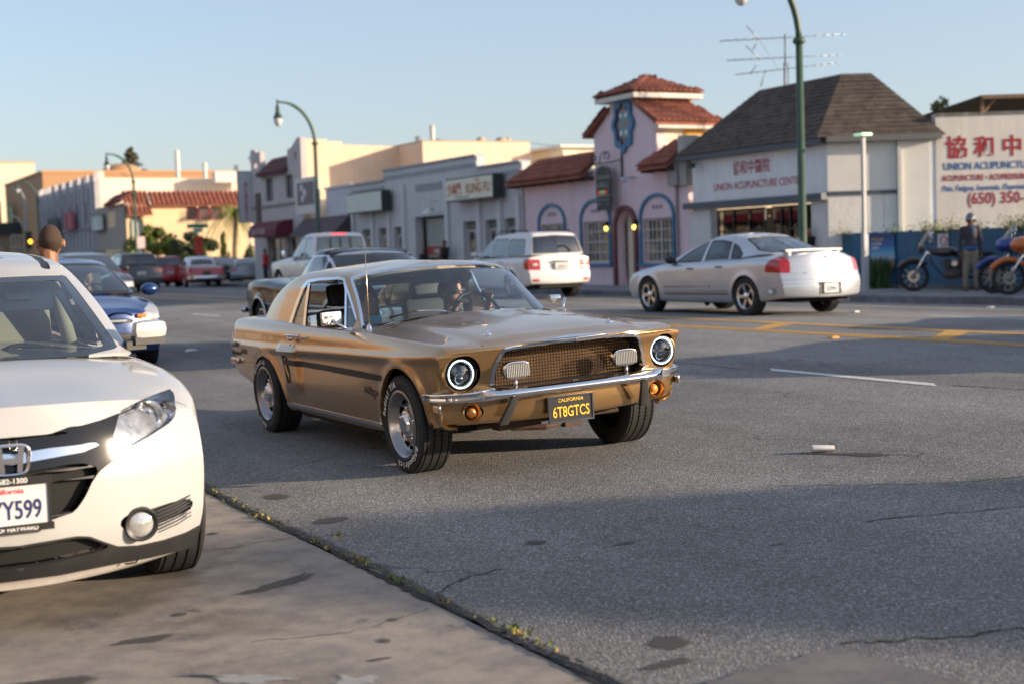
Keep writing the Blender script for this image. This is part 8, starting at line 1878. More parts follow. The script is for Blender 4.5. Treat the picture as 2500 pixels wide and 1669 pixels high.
def seated(root, at, fwd, face, skin, shirt, hairm, voxel=.007, s=1.0, hands=None, glasses=False, smile=False, hair='short', at_z=None):
    """a seated person; at = head centre in the coordinates of root, fwd = body direction, face = gaze"""
    B = basis(fwd); H = basis(face); h = np.array(at, float); L_ = B[:, 1]; Fw = B[:, 0]; Z = np.array([0, 0, 1.0])
    neck = h-Z*.13*s-Fw*.015; ch = h-Z*.34*s-Fw*.03; wa = h-Z*.62*s-Fw*.06; kn = wa+Fw*.48*s+Z*.02
    b = MB(); head_into(b, h, H, s); cap_limb(b, [h-Z*.06*s-Fw*.02, neck-Z*.05*s], [.054*s, .058*s]); 
    c = MB(); cap_limb(c, [neck-Z*.06*s, ch, wa], [.075*s, .125*s, .125*s], 14)
    for sg in (-1, 1):
        sh = h-Z*.235*s+L_*sg*.165*s-Fw*.03; cap_limb(c, [neck-Z*.05*s, sh], [.06*s, .062*s])
        tgt = (hands or {}).get(sg)
        if tgt is None: el = sh-Z*.27*s+L_*sg*.03+Fw*.03; wr_ = el+Fw*.22*s-L_*sg*.05
        else:
            wr_ = np.array(tgt, float); mid_ = (sh+wr_)/2; dd = np.linalg.norm(wr_-sh); sag = math.sqrt(max(.0004, (.27*s)**2-(dd/2)**2)) if dd < .54*s else .02; el = mid_-Z*sag*.9+L_*sg*sag*.3
        cap_limb(c, [sh, sh*.45+el*.55], [.060*s, .052*s]); cap_limb(b, [sh*.5+el*.5, el, wr_], [.043*s, .038*s, .026*s])
        dd = (wr_-el)/np.linalg.norm(wr_-el); hand(b, wr_, dd, Z+.2*L_*sg, .95*s, .75, sg)
        cap_limb(c, [wa+L_*sg*.09, kn+L_*sg*.10, kn+L_*sg*.10+Fw*.1-Z*.35], [.085*s, .065*s, .05*s])
    remeshed(b, 'body', skin, root, voxel, 2); remeshed(c, 'clothing', shirt, root, .014, 4); face_parts(root, h, H, s, skin, hairm, hair, glasses, smile)
def standing(name, label, x, y, z, heading, H=1.74, skin=SK2, top=None, legs=None, hairm=HB, hair='short', stance=.11, arms=None, voxel=.012, helmet=False, lean=0.0, shoes=None, face=None):
    a = R(heading); t = thing(name, label, 'person', (x, y, z)); s = H/1.75; Fw = np.array([math.sin(a), math.cos(a), 0]); L_ = np.array([-Fw[1], Fw[0], 0]); Z = np.array([0, 0, 1.0])
    up = Z*math.cos(lean)+Fw*math.sin(lean); hip = Z*.90*s; ch = hip+up*.42*s; nk = hip+up*.58*s; hd_ = nk+up*.125*s+Fw*.02*s
    Hm = basis(face if face is not None else Fw+up*0, up)
    b = MB(); head_into(b, hd_, Hm, s); cap_limb(b, [nk-up*.04*s, hd_-up*.05*s-Fw*.02*s], [.066*s, .064*s])
    c = MB(); d = MB(); e = MB()
    cap_limb(c, [hip+up*.02, hip+up*.22*s, ch, nk-up*.07*s], [.135*s, .125*s, .150*s, .085*s], 16)
    cap_limb(d, [hip+up*.06*s, hip-Z*.04*s], [.130*s, .125*s], 14)
    for sg in (-1, 1):
        sh = nk-up*.09*s+L_*sg*.175*s; cap_limb(c, [nk-up*.06*s, sh], [.065*s, .070*s]); A_ = (arms or {}).get(sg)
        el = sh-up*.29*s+L_*sg*.05*s+Fw*(-.02) if A_ is None else sh+(np.array(A_[0])@np.array([Fw, L_, Z]))*.29*s
        wr_ = el-up*.25*s+Fw*.05*s if A_ is None else el+(np.array(A_[1])@np.array([Fw, L_, Z]))*.25*s
        cap_limb(c, [sh, el, wr_*.93+el*.07], [.066*s, .052*s, .040*s]); dd = (wr_-el)/np.linalg.norm(wr_-el); cap_limb(b, [el*.1+wr_*.9, wr_], [.03*s, .027*s]); hand(b, wr_, dd, L_*sg, s, .4, sg)
        ft = L_*sg*stance*s+Z*.06*s; kn = hip*.5+L_*sg*(stance*.9)*s+Fw*.02*s+Z*.02; cap_limb(d, [hip-Z*.03*s+L_*sg*.075*s, kn, ft+Z*.05*s], [.105*s, .072*s, .058*s], 12)
        e.ell(ft+Fw*.06*s-Z*.015*s, (.135*s, .048*s, .045*s), 12, 8, np.array([Fw, L_, Z]).T)
    remeshed(b, 'body', skin, t, voxel, 1); remeshed(c, 'jacket', top, t, .018, 4); remeshed(d, 'trousers', legs, t, .018, 3); e.obj('shoes', shoes or BLACKP, t, True)
    if helmet:
        h_ = MB(); V, F = head_shape(s*1.25); V = V*[1.02, 1.14, 1.0]+[0, 0, .008]; F = [f for f in F if all(V[i][2] > (-.01*s if V[i][0] > .03 else -.09*s) for i in f)]; h_.add(V @ Hm.T+hd_, F); h_.obj('helmet', mat('helmet_grey', (.12, .13, .15), .15, .3, coat=1), t, True)
        h_ = MB(); h_.ell(hd_+Fw*.065*s+Z*.005, (.065*s, .085*s, .04*s), 14, 8, Hm); h_.obj('visor', mat('visor_silver', (.3, .33, .38), .1, .8), t, True)
    else: face_parts(t, hd_, Hm, s, skin, hairm, hair)
    return t
# man behind the white SUV (back of the head to the camera)
BRT = mat('maroon_shirt', (.07, .03, .03), .8); JN = mat('jeans', (.04, .06, .11), .8)
standing('person', 'man with cropped black hair standing behind the white SUV, back of his head showing', 1.70, 9.90, .075, 100, 1.73, SK2, BRT, JN, HSH, 'buzz', voxel=.006, face=np.array([.25, .97, -.08]))
# man in helmet by the motorcycles
DJ = mat('dark_grey_jacket', (.055, .05, .058), .8, var=.2, vscale=8); KH = mat('khaki_trousers', (.26, .215, .16), .85, var=.15, vscale=9)
t = standing('person', 'man in a motorcycle helmet, dark grey jacket and khaki trousers standing by the blue fence', 23.2, 22.7, .35, 215, 1.69, SK2, DJ, KH, HB, 'short', .12, helmet=True, shoes=mat('grey_shoe', (.10, .10, .10), .7))
MB().cbox((-.085, -.155, 1.35), (.02, .07, .22), [[.8, .57, 0], [-.57, .8, 0], [0, 0, 1]]).obj('blue_shirt_front', mat('bright_blue_shirt', (.02, .16, .42), .8), t)
MB().ell((-.005, -.005, .93), (.15, .15, .05), 14, 8).obj('shirt_hem', MATS['bright_blue_shirt'], t, True)
BK = mat('black_jacket', (.012, .012, .014), .8)
standing('person', 'dark haired pedestrian in a black jacket behind the silver sedan tail', 24.25-.4, 28.95, .35, 200, 1.60, mat('skin_tan', (.30, .15, .09), .5), BK, JN, HB, 'short', lean=.18)
standing('person', 'pedestrian in black with bowed head beside the poster doorway of the grey row', 23.6, 50.4, .35, 250, 1.72, MATS['skin_tan'], BK, BK, HB, 'short', arms={1: ((.2, .1, -.95), (.8, -.6, .2)), -1: ((.2, -.1, -.95), (.8, .6, .2))})
standing('person', 'second pedestrian in a black cap half hidden left of the one with bowed head', 23.5, 52.2, .35, 240, 1.45, MATS['skin_tan'], BK, BK, HB, 'short')
standing('person', 'distant pedestrian in a red shirt under the maroon awning', 23.2, 71.6, .35, 260, 1.75, MATS['skin_tan'], mat('red_shirt', (.50, .02, .03), .8), BK, HB, 'short', voxel=.02)
# people in the coupe: held in its own coordinates
def rider(name, label, par_world, *a, **k):
    t = bpy.data.objects.new(name, None); COL.objects.link(t); t.matrix_world = Matrix(par_world); BASE[t.name] = np.zeros(3); prop(t, label, 'person'); seated(t, *a, **k); return t
NV = mat('navy_shirt', (.02, .07, .08), .8); GS = mat('grey_green_top', (.18, .24, .24), .8)
rider('person', 'young dark haired passenger in profile, navy shirt, in the near seat of the brown coupe', A_, (-1.62, -.40, 1.03), (1, 0, 0), (.62, .78, .02), SK1, NV, HB, .006)
rider('person', 'smiling driver in dark sunglasses at the wheel of the brown coupe', A_, (-1.66, .33, 1.04), (1, 0, 0), (.93, .38, -.02), SK1, mat('dark_top', (.03, .03, .035), .8), HB, .006, hands={1: (-1.36, .50, .97), -1: (-1.33, .20, .93)}, glasses=True, smile=True)
rider('person', 'driver leaning a cheek on one hand behind the wheel of the blue hatchback', fo.W.tolist(), (-1.62, .36, 1.20), (1, 0, 0), (.9, .2, -.1), SK1, BK, HB, .012, hands={1: (-1.45, .30, 1.12), -1: (-1.15, .25, .98)})
rider('person', 'person in the driving seat of the silver sedan, seen dimly through the glass', pn.W.tolist(), (1.05, .36, 1.12), (1, 0, 0), (1, 0, 0), SK1, BK, HB, .015)

# ------------------------------------------------------------------ motorcycles
def moto(name, label, x, y, hd, tank, screen=True, fairing=False, s=1.0, z=.35):
    t = thing(name, label, 'motorcycle', (0, 0, 0)); t.matrix_world = Matrix(pose(x, y, hd, z)); BASE[t.name] = np.zeros(3)
    CB_ = mat('bike_black', (.012, .012, .014), .3, coat=.6); EN = mat('engine_grey', (.05, .05, .055), .35, .8, var=.4, vscale=20)
    for i, (xx, r) in enumerate(((1.60, .33), (0, .32))):
        b = MB(); b.lathe([(r-.055, -.045), (r-.02, -.062), (r, -.03), (r+.004, 0), (r, .03), (r-.02, .062), (r-.055, .045)], 36, 1); o = b.obj('wheel', RUB, t, ang=40); o.location = (xx, 0, r)
        b = MB(); b.lathe([(r-.058, -.04), (r-.075, -.02), (r-.075, .02), (r-.058, .04)], 36, 1); b.obj('rim', mat('rim_black', (.04, .04, .04), .3, .5), o, ang=40)
        b = MB()
        for k in range(10): a = 2*math.pi*k/10; b.tube([(.03*math.cos(a), 0, .03*math.sin(a)), ((r-.07)*math.cos(a+.08), 0, (r-.07)*math.sin(a+.08))], .009, 5)
        b.lathe([(0, -.05), (.045, -.04), (.045, .04), (0, .05)], 16, 1); b.lathe([(.13, .055), (.07, .055)], 20, 1); b.obj('spokes', mat('spoke_metal', (.35, .33, .30), .3, .8), o)
        b = MB(); b.tube([(xx+(r+.045)*math.cos(a), 0, r+(r+.045)*math.sin(a)) for a in np.linspace(.5, 2.4, 10)] if i == 0 else [(xx+(r+.045)*math.cos(a), 0, r+(r+.045)*math.sin(a)) for a in np.linspace(.6, 2.7, 10)], .06, 8); b.V = [(v[0], v[1], v[2]) for v in b.V]; b.obj('mudguard', tank if fairing else CB_, t, True)
    for sg in (-1, 1):
        MB().tube([(1.60, sg*.10, .33), (1.30, sg*.10, .88)], [.024, .028], 8).obj('fork', CHR, t, True)
    b = MB(); b.tube([(1.27, 0, .92), (.75, 0, .78), (.45, 0, .66), (.35, 0, .45), (.95, 0, .30), (1.2, 0, .60), (1.27, 0, .86)], .022, 8); b.tube([(0, .12, .32), (.45, .12, .42)], .02, 6); b.tube([(0, -.12, .32), (.45, -.12, .42)], .02, 6); b.tube([(.05, .13, .40), (.35, .13, .72)], .03, 8); b.obj('frame', CB_, t, True)
    b = MB(); b.ell((.93, 0, .86), (.30, .13, .115), 20, 10); b.obj('fuel_tank', tank, t, True)
    b = MB(); b.ell((.45, 0, .76), (.30, .15, .055), 16, 8); b.ell((.08, 0, .80), (.20, .12, .05), 14, 8); b.obj('seat', mat('bike_seat', (.015, .015, .015), .7), t, True)
    b = MB(); b.cbox((.72, 0, .36), (.42, .26, .22)); M2 = [[.9, 0, .42], [0, 1, 0], [-.42, 0, .9]]; b.cbox((.86, 0, .58), (.15, .18, .26), M2); b.cbox((.62, 0, .58), (.15, .18, .26), [[.9, 0, -.42], [0, 1, 0], [.42, 0, .9]]); b.obj('engine', EN, t, bevel=.02)
    b = MB()
    for k in range(5): b.cbox((.90-.02*k*0+.01*k, 0, .50+.04*k), (.20, .23, .012), M2); b.cbox((.58-.01*k, 0, .50+.04*k), (.20, .23, .012), [[.9, 0, -.42], [0, 1, 0], [.42, 0, .9]])
    b.obj('cooling_fins', EN, t)
    for sg in (1,): b = MB(); b.lathe([(0, .02), (.06, .02), (.07, 0)], 18, 1, (.72, .14, .60)); b.obj('air_cleaner', ALU, t, ang=40); b = MB(); b.tube([(.80, .15, .50), (.70, .18, .28), (.1, .20, .30), (-.35, .20, .36)], [.022, .03, .042, .045], 10); b.obj('exhaust', CB_, t, True)
    b = MB(); b.tube([(1.20, -.38, 1.06), (1.25, -.2, 1.12), (1.28, 0, 1.05), (1.25, .2, 1.12), (1.20, .38, 1.06)], .013, 8); b.obj('handlebar', CHR, t, True)
    for sg in (-1, 1):
        b = MB(); b.tube([(1.16, sg*.42, 1.05), (1.22, sg*.34, 1.07)], .02, 8); b.obj('grip', CB_, t, True); b = MB(); b.tube([(1.23, sg*.30, 1.10), (1.22, sg*.36, 1.26)], .007, 6); b.ell((1.21, sg*.38, 1.28), (.02, .06, .04), 10, 6); b.obj('mirror', CHR, t, True)
    b = MB(); b.lathe([(0, -.08), (.07, -.05), (.09, .04), (.085, .06)], 20, 0, (1.42, 0, .93)); ho = b.obj('headlight', CB_, t, ang=40); MB().lathe([(.083, .06), (.05, .075), (0, .08)], 20, 0, (1.42, 0, .93)).obj('lens', CLR, ho, True)
    if fairing:
        b = MB(); b.ell((1.32, 0, .98), (.26, .27, .17), 20, 12); b.obj('fairing', tank, t, True)
        for sg in (-1, 1): MB().ell((.30, sg*.24, .52), (.28, .11, .17), 16, 10).obj('pannier', tank, t, True)
    if screen:
        b = MB(); P = [[(1.50-.20*v-.10*v*v, u*(.24-.06*v), 1.00+.42*v) for u in np.linspace(-1, 1, 9)] for v in np.linspace(0, 1, 6)]; V = [p for r_ in P for p in r_]
        V = [(p[0]-.18*(abs(p[1])/.24)**2*.5, p[1], p[2]) for p in V]; b.add(V, [(i*9+j, i*9+j+1, (i+1)*9+j+1, (i+1)*9+j) for i in range(5) for j in range(8)]); b.obj('windscreen', mat('smoked_screen', (.09, .08, .09), .1, coat=1), t, True)
    MB().tube([(.5, .15, .3), (.55, .32, .01)], .012, 6).obj('side_stand', CB_, t, True)
    MB().ell((-.32, 0, .66), (.03, .05, .035), 10, 6).obj('tail_light', REDL, t, True)
    return t
TKB = mat('tank_black_red', (.02, .008, .01), .15, coat=1); TBL = paint('tank_blue', (.01, .05, .25), .4); TOR = paint('tank_orange', (.55, .14, .02), .3)
moto('motorcycle', 'black cruiser motorcycle with windscreen parked against the blue fence, left of the helmeted man', 23.85, 22.8, 318, TKB)
moto('motorcycle', 'blue touring motorcycle with fairing parked right of the helmeted man', 23.5, 20.12, 312, TBL, True, True)
moto('motorcycle', 'orange tourer motorcycle with fairing at the right edge in front of the blue one', 23.1, 19.38, 308, TOR, False, True)

# ------------------------------------------------------------------ lamps, poles, signs
GRN = mat('pole_green', (.045, .085, .055), .5, var=.15, vscale=3, world=True)
def lamp(label, x, y, H=6.0, group='green arched street lamps', low=.16):
    t = thing('street_lamp', label, 'street lamp', (x, y, SW), 0, group); z = SW
    b = MB(); b.tube([(x, y, z), (x, y, z+.5), (x, y, z+.55), (x, y, H)], [low, low*.9, low*.62, low*.50], 14); b.obj('pole', GRN, t, True, world=True)
    b = MB(); b.lathe([(.06, -.10), (.13, -.05), (.15, 0), (.13, .05), (.06, .1)], 16, 2, (x, y, H)); b.obj('collar', GRN, t, True, world=True)
    pts = [(x-1.45*(1-math.cos(a)), y, H+1.75*math.sin(a)) for a in np.linspace(0, math.pi/2, 12)]; pts.append((x-1.62, y, H+1.75))
    b = MB(); b.tube(pts, [.075]*9+[.06, .05, .045, .045], 12); b.obj('arm', GRN, t, True, world=True)
    hx, hz = x-1.62, H+1.75
    b = MB(); b.lathe([(0, .12), (.04, .08), (.05, 0), (.035, -.10), (.07, -.16), (.10, -.42), (.12, -.50), (.20, -.66), (.22, -.70)], 18, 2, (hx, y, hz)); b.obj('lamp_housing', mat('lamp_green_dark', (.02, .05, .04), .45), t, True, world=True)
    b = MB(); b.lathe([(.19, -.70), (.19, -.78), (.15, -.92), (.08, -1.02), (0, -1.04)], 18, 2, (hx, y, hz)); b.obj('globe', mat('globe_glass', (.62, .62, .64), .12, coat=1), t, True, world=True); return t
lamp('tall green street lamp in front of the white clinic, arm cut by the top edge', 21.42, 26.15, 6.15)
lamp('green street lamp in front of the tall white shop sign', 21.42, 58.6, 6.45)
lamp('green street lamp in front of the yellow building and the conifer', 21.42, 92.6, 6.8)
lamp('farthest green street lamp, in front of the gothic facade', 21.42, 128.5, 7.2)
wp = thing('white_pole', 'slim white square pole with a small light on top, beside the blue fence', 'pole', (22.4, 25.15, SW))
MB().box(22.34, 22.46, 25.09, 25.21, SW-.004, 1.66).obj('thick_base', mat('pole_white', (.42, .43, .46), .5, var=.06), wp, world=True)
MB().box(22.36, 22.44, 25.11, 25.19, 1.66, 3.90).obj('shaft', mat('pole_shaft', (.42, .42, .42), .6), wp, world=True)
MB().box(22.24, 22.54, 25.0, 25.28, 3.90, 3.96).obj('light_head', emit('green_white_light', (.55, .9, .6), .25), wp, world=True); MB().box(22.28, 22.5, 25.04, 25.24, SW-.003, SW+.05).obj('foot', mat('pole_white', (.42, .43, .46), .5), wp, world=True)
pn_ = thing('paper_notice', 'white paper notice taped to the green lamp pole by the pedestrian', 'notice', (21.35, 26.1, 1.5)); MB().box(21.24, 21.245, 26.05, 26.27, 1.25, 1.62).obj('sheet', TRIMW, pn_, world=True)
ssn = thing('street_sign', 'green street name blades on a post above a red and white sign', 'sign', (21.6, 78.5, SW))
MB().tube([(21.6, 78.5, SW-.1), (21.6, 78.5, 3.25)], .04, 8).obj('post', mat('post_grey', (.35, .35, .35), .5), ssn, True, world=True)
MB().box(21.59, 21.61, 77.6, 79.4, 3.15, 3.38).obj('name_blade', mat('sign_green', (.02, .22, .14), .5), ssn, world=True); MB().box(21.0, 22.2, 78.49, 78.51, 3.4, 3.62).obj('name_blade', MATS['sign_green'], ssn, world=True)
MB().box(21.35, 21.85, 78.40, 78.43, 1.95, 2.95).obj('red_sign', mat('sign_red', (.55, .06, .03), .5, var=.3, vscale=3), ssn, world=True)
nps = thing('parking_sign', 'small white and red parking sign on a thin post left of the street sign', 'sign', (21.5, 91.9, SW)); MB().tube([(21.5, 91.9, SW-.1), (21.5, 91.9, 2.6)], .03, 8).obj('post', MATS['post_grey'], nps, True, world=True); MB().box(21.3, 21.8, 91.8, 91.83, 2.5, 3.25).obj('plate', mat('pink_white_sign', (.6, .42, .42), .6), nps, world=True)
sg_ = thing('traffic_signal', 'traffic signal with a glowing amber light left of the standing man', 'traffic signal', (22.5, 142, SW))
b = MB(); b.tube([(22.5, 142, SW), (22.5, 142, 8.0)], [.16, .10], 10); b.tube([(22.5, 142, 7.9), (22.2, 142.5, 9.0), (22, 146.5, 9.4)], [.08, .06, .04], 8); b.tube([(22.5, 142, 4.8), (22.2, 144, 6.2), (22, 148.5, 6.9)], [.08, .06, .05], 8); b.obj('pole', mat('pole_grey', (.30, .31, .33), .5), sg_, True, world=True)
MB().box(21.8, 22.3, 148.3, 148.7, 6.0, 7.6).obj('upper_head', mat('signal_green', (.02, .05, .035), .5), sg_, world=True); MB().box(22.3, 22.9, 141.5, 141.8, 3.3, 4.9).obj('signal_head', MATS['signal_green'], sg_, world=True)
MB().ell((22.72, 141.40, 3.95), (.17, .06, .19)).obj('amber_light', emit('amber_glow', (1.0, .30, .02), 4.5), sg_, True, world=True)
for lb, (x, y), c, w, (z0, z1), dx in (('crimson banner with a gold stripe hanging on the gothic facade', (23.5, 125.6), (.30, .01, .06), 2.2, (4.6, 6.1), 0), ('black shop banner at the far end of the gothic facade', (23.5, 133.5), (.02, .03, .035), 2.6, (3.7, 5.9), 0)):
    t = thing('banner', lb, 'banner', (x, y, z0)); MB().box(x-.05, x, y-w, y+w, z0, z1).obj('cloth', mat('cloth_%d' % y, c, .7), t, world=True)
    if c[0] > .2: MB().box(x-.06, x-.052, y-.45, y+.25, z0+.1, z1-.1).obj('gold_stripe', mat('gold_print', (.35, .18, .05), .6), t, world=True)
# roof antenna
an = thing('roof_antenna', 'large rooftop television antenna on a lattice mast behind the white clinic', 'antenna', (27.2, 33.3, 5.4)); AG = mat('antenna_metal', (.30, .33, .35), .4, .6)
ax, ay = 27.4, 34.1; b = MB()
for dx, dy in ((0, .07), (.06, -.05), (-.06, -.05)): b.tube([(ax+dx, ay+dy, 5.0), (ax+dx, ay+dy, 6.9)], .014, 5)
for k in range(12): b.tube([(ax+.06, ay-.05, 5.0+k*.16), (ax, ay+.07, 5.08+k*.16), (ax-.06, ay-.05, 5.16+k*.16)], .009, 4)
b.tube([(ax, ay, 6.8), (ax, ay, 7.75)], .022, 6); b.obj('mast', mat('mast_rust', (.14, .12, .11), .6), an, True, world=True)
au = np.array([.886, -.464, 0])
for z0, L1, L2, tilt in ((7.64, 1.95, 1.8, .04), (7.05, 1.75, 1.65, .03), (6.72, 1.5, 1.6, .13)):
    b = MB(); p0 = np.array([ax, ay, z0-tilt])-au*L1; p1 = np.array([ax, ay, z0+tilt])+au*L2; b.tube([p0, p1], .014, 6)
    for k in range(14): q = p0+(p1-p0)*(k+.5)/14; h = .5-.02*k; b.tube([q+np.array([h*.3, h*.8, .02]), q-np.array([h*.3, h*.8, .02])], .008, 4)
    b.obj('boom', AG, an, True, world=True)
b = MB()
for z0, l0, rods in ((7.62, .78, ((-.36, .40), (-.18, -.30))), (7.02, .75, ((-.42, .42), (-.30, -.42))), (6.66, .60, ((-.15, -.45),))):
    c0 = np.array([ax, ay, z0])-au*l0
    for dx, dz in rods: b.tube([c0, c0+au*dx+np.array([0, 0, dz])], .017, 6)
b.tube([np.array([ax, ay, 7.62])-au*.78, np.array([ax, ay, 6.7])-au*.2], .006, 4); b.obj('reflector_rod', AG, an, True, world=True)

# ------------------------------------------------------------------ plants
BARK = mat('bark', (.10, .07, .05), .9, var=.3, vscale=8)
def leafmat(name, a, b_):
    if name in MATS: return MATS[name]
    m, nt, b = _new(name); f = noise(nt, coords(nt, 1.0), 1.6, 3, .6); nt.links.new(mix(nt, a, b_, ramp(nt, f, [(.35, 0.0), (.65, 1.0)])), b.inputs['Base Color']); b.inputs['Roughness'].default_value = .6
    b.inputs['Subsurface Weight'].default_value = 0.0; b.inputs['Transmission Weight'].default_value = 0.0; MATS[name] = m; return m
def leaves(b, c, rad, n, size, rg_, flat=.9, shell=.55):
    for _ in range(n):
        d = np.array([rg_.gauss(0, 1) for _ in range(3)]); d /= np.linalg.norm(d); r = shell+(1-shell)*rg_.random(); p = np.array(c)+d*np.array(rad)*r
        a = np.array([rg_.gauss(0, 1) for _ in range(3)]); a /= np.linalg.norm(a); q = np.cross(a, d); q /= (np.linalg.norm(q)+1e-9); s = size*rg_.uniform(.6, 1.4)
        b.add([p-a*s*.5, p+q*s*.25, p+a*s*.5, p-q*s*.25], [(0, 1, 2, 3)])
def tree(name, label, base, clumps, m, size, n, trunk=.12, seed=1, cat='tree'):
    rg_ = random.Random(seed); t = thing(name, label, cat, base); bz = np.array(base); b = MB(); top = np.mean([c[0] for c in clumps], 0)
    b.tube([bz-[0, 0, .1], (bz*.5+top*.5)+[.1, .1, 0], top], [trunk, trunk*.7, trunk*.35], 8)
    for c, r in clumps: b.tube([bz*.55+top*.45, (bz*.3+top*.3+np.array(c)*.4), np.array(c)], [trunk*.5, trunk*.35, trunk*.15], 6)
    b.obj('trunk', BARK, t, True, world=True); b = MB()
    for c, r in clumps:
        for k in range(7):
            d = np.array([rg_.gauss(0, 1) for _ in range(3)]); d /= np.linalg.norm(d); cc = np.array(c)+d*np.array(r)*.6; leaves(b, cc, np.array(r)*.5, n//7, size, rg_)
    b.obj('crown', m, t, world=True); return t
G1 = leafmat('leaf_bright', (.07, .11, .015), (.20, .22, .03)); G2 = leafmat('leaf_dark', (.018, .035, .012), (.05, .07, .02)); G3 = leafmat('leaf_yellow', (.10, .12, .02), (.26, .22, .04))
tree('street_tree', 'bright green leafy tree in front of the yellow building, by the lamp post', (25.2, 103.2, .3), [((24.3, 103.3, 2.7), (1.3, 1.2, 1.0)), ((25.6, 103, 2.9), (1.2, 1.1, 1.0)), ((25.0, 103, 3.6), (.9, .9, .7)), ((23.6, 103, 2.2), (.7, .7, .7)), ((26.3, 103, 2.3), (.8, .8, .8))], G1, .30, 900, seed=2)
tree('street_tree', 'darker leafy tree between the bright green tree and the palm', (27.4, 101, .3), [((26.4, 101, 2.3), (1.0, 1, .9)), ((27.4, 100.6, 2.9), (1.2, 1, .8)), ((28.4, 101, 2.4), (1.0, 1, .8)), ((27.5, 101, 1.8), (1.4, .8, .6))], G2, .30, 900, seed=3)
tree('shrub', 'slim upright green shrub beside the palm trunk', (29.6, 100.5, .3), [((29.55, 100.5, 2.9), (.3, .3, .9)), ((29.55, 100.5, 2.0), (.35, .35, .8))], G1, .2, 500, .05, 4, 'shrub')
tree('shrub', 'dark clipped shrub against the pale wall by the corner building', (30.8, 98.5, .3), [((30.75, 98.4, 1.9), (.45, .45, .8)), ((30.7, 98.4, 1.2), (.5, .5, .6))], G2, .2, 600, .05, 5, 'shrub')
tree('shrub', 'yellow green low shrub beside the grey saloon', (28.9, 92, .3), [((28.9, 92, .9), (.5, .5, .5))], G3, .2, 400, .05, 6, 'shrub')
cf = [((43.8, 190, 14.6+k*.45), (1.5-.22*k, 1.5-.22*k, .5)) for k in range(5)]+[((42.7, 190, 14.3), (.9, .9, .4)), ((45.0, 190, 13.6), (1.0, 1, .5)), ((43.5, 190, 13.2), (1.6, 1.2, .8)), ((42.4, 190, 12.6), (1.3, 1, .6))]
tree('conifer', 'dark conifer rising behind the orange block', (43.8, 190, .3), cf, leafmat('needle_dark', (.03, .035, .015), (.09, .07, .03)), .38, 330, .25, 7)
tree('treetop', 'small dark treetop peeking over the peach block', (44, 95, .3), [((44.0, 95.0, 9.6), (.5, .5, .5)), ((43.4, 95.2, 9.2), (.5, .5, .3)), ((44.9, 95, 9.1), (.5, .5, .3))], G2, .22, 160, .12, 8)
tree('hedge_tree', 'green treetops behind the timber patio cover at the right edge', (37, 34, .3), [((33.2, 33.4, 5.6), (.5, .5, .35)), ((34.2, 33, 5.5), (.7, .5, .3)), ((35.6, 32, 5.7), (.6, .6, .5))], G2, .16, 300, .1, 9)
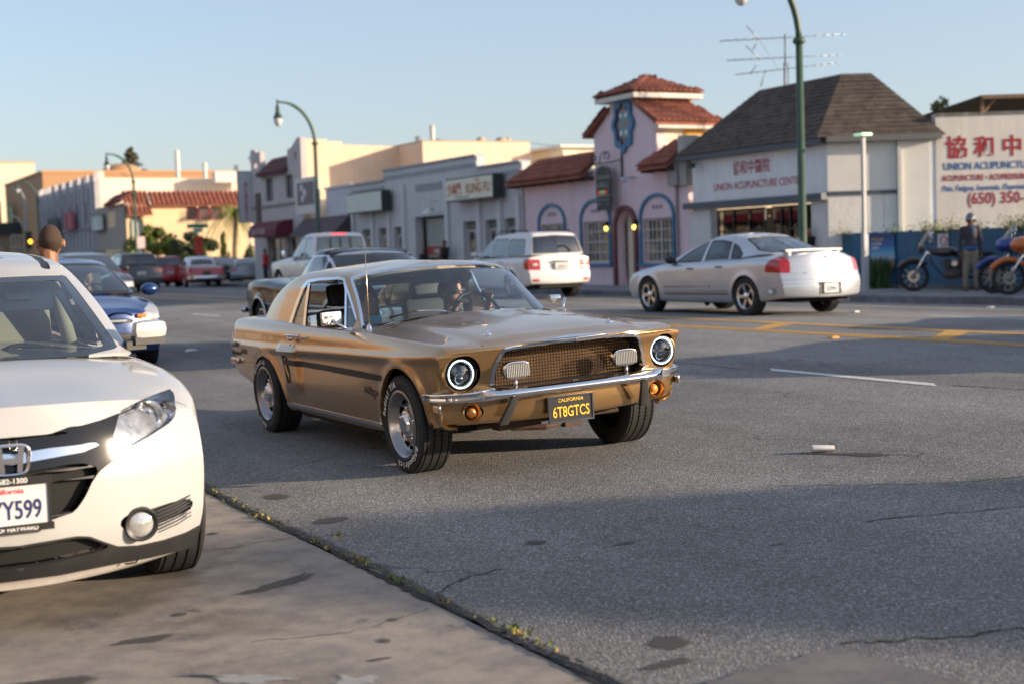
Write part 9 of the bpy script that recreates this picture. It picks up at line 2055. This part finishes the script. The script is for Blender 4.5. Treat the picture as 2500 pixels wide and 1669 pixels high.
# palm
pm_ = thing('palm_tree', 'palm tree with drooping yellow green fronds beside the blade sign', 'palm tree', (30.3, 100, .3)); b = MB()
b.tube([(30.1, 100, .2), (30.15, 100, 2.5), (30.4, 100, 5.0)], [.22, .17, .20], 10); b.obj('trunk', mat('palm_trunk', (.20, .15, .09), .9, var=.3), pm_, True, world=True)
rg_ = random.Random(11); pc_ = np.array([30.4, 100.0, 5.1])
for k in range(26):
    a = 2*math.pi*k/26+rg_.uniform(-.1, .1); el_ = rg_.uniform(-.5, 1.1); L = rg_.uniform(2.4, 3.2); b = MB(); P = []
    for i in range(9):
        q = i/8; r = L*q*math.cos(el_*.6); P.append(pc_+np.array([math.cos(a)*r, math.sin(a)*r, L*(math.sin(el_)*q*.9-1.15*q*q)]))
    b.tube(P, [.03*(1-i/10) for i in range(9)], 4)
    for i in range(1, 9):
        for j in range(3):
            p = P[i-1]+(P[i]-P[i-1])*(j/3); d = (P[i]-P[i-1]); d /= np.linalg.norm(d); s_ = np.cross(d, [0, 0, 1]); s_ /= np.linalg.norm(s_)+1e-9
            for sg in (-1, 1): e = p+s_*sg*.42*(1-abs(i/8-.45))+d*.22-np.array([0, 0, .28]); b.add([p, p+d*.07, e], [(0, 1, 2)])
    b.obj('frond', G3 if k % 3 == 0 else G1, pm_, world=True)
# weeds over the fence
fw = MB(); fd = MB(); rg_ = random.Random(5)
for (y, s, n) in ((27.9, .3, 60), (26.2, .35, 60), (24.95, .55, 260), (24.3, .4, 120), (23.5, .3, 90), (22.5, .35, 160), (22.0, .55, 300), (21.0, .3, 80), (27.2, .2, 30), (20.3, .3, 60)):
    for _ in range(int(n*2.2)):
        p = np.array([24.26+rg_.gauss(0, .07), y+rg_.gauss(0, s*.5), 1.68+abs(rg_.gauss(0, .13))-(.45*rg_.random()**2 if rg_.random() < .35 else 0)]); leaves(fw if rg_.random() < .7 else fd, p, (.03, .03, .03), 1, .05, rg_)
prop(fw.obj('weeds', G1), 'green weeds growing over the top of the blue fence', 'weeds', kind='stuff'); prop(fd.obj('weeds', G3), 'dry orange weeds hanging over the blue fence', 'weeds', kind='stuff')
gb = MB(); rg_ = random.Random(6)
for _ in range(420): a = rg_.uniform(0, 6.28); r = rg_.random()**.7*.26; h = rg_.uniform(.3, .85); p = np.array([23.85+r*math.cos(a), 26.35+r*math.sin(a), .345]); q = p+np.array([rg_.gauss(0, .10), rg_.gauss(0, .10), h]); w = np.array([rg_.gauss(0, .02), rg_.gauss(0, .02), 0]); gb.add([p-w, p+w, p*.4+q*.6+w*.8, q], [(0, 1, 2), (0, 2, 3)])
o = gb.obj('grass_tuft', mat('tuft_green', (.05, .10, .03), .7, var=.3)); prop(o, 'tall green grass tuft at the foot of the fence below the poster', 'grass tuft')
o = MB(); 
for _ in range(260): y = rg_.uniform(18, 26.2); leaves(o, (24.0+rg_.gauss(0, .08), y, .38), (.03, .05, .03), 1, .09, rg_)
prop(o.obj('verge_litter', mat('dry_verge', (.16, .13, .09), .9, var=.5, vscale=9, world=True)), 'dry leaves and litter along the foot of the blue fence', 'litter', kind='stuff')
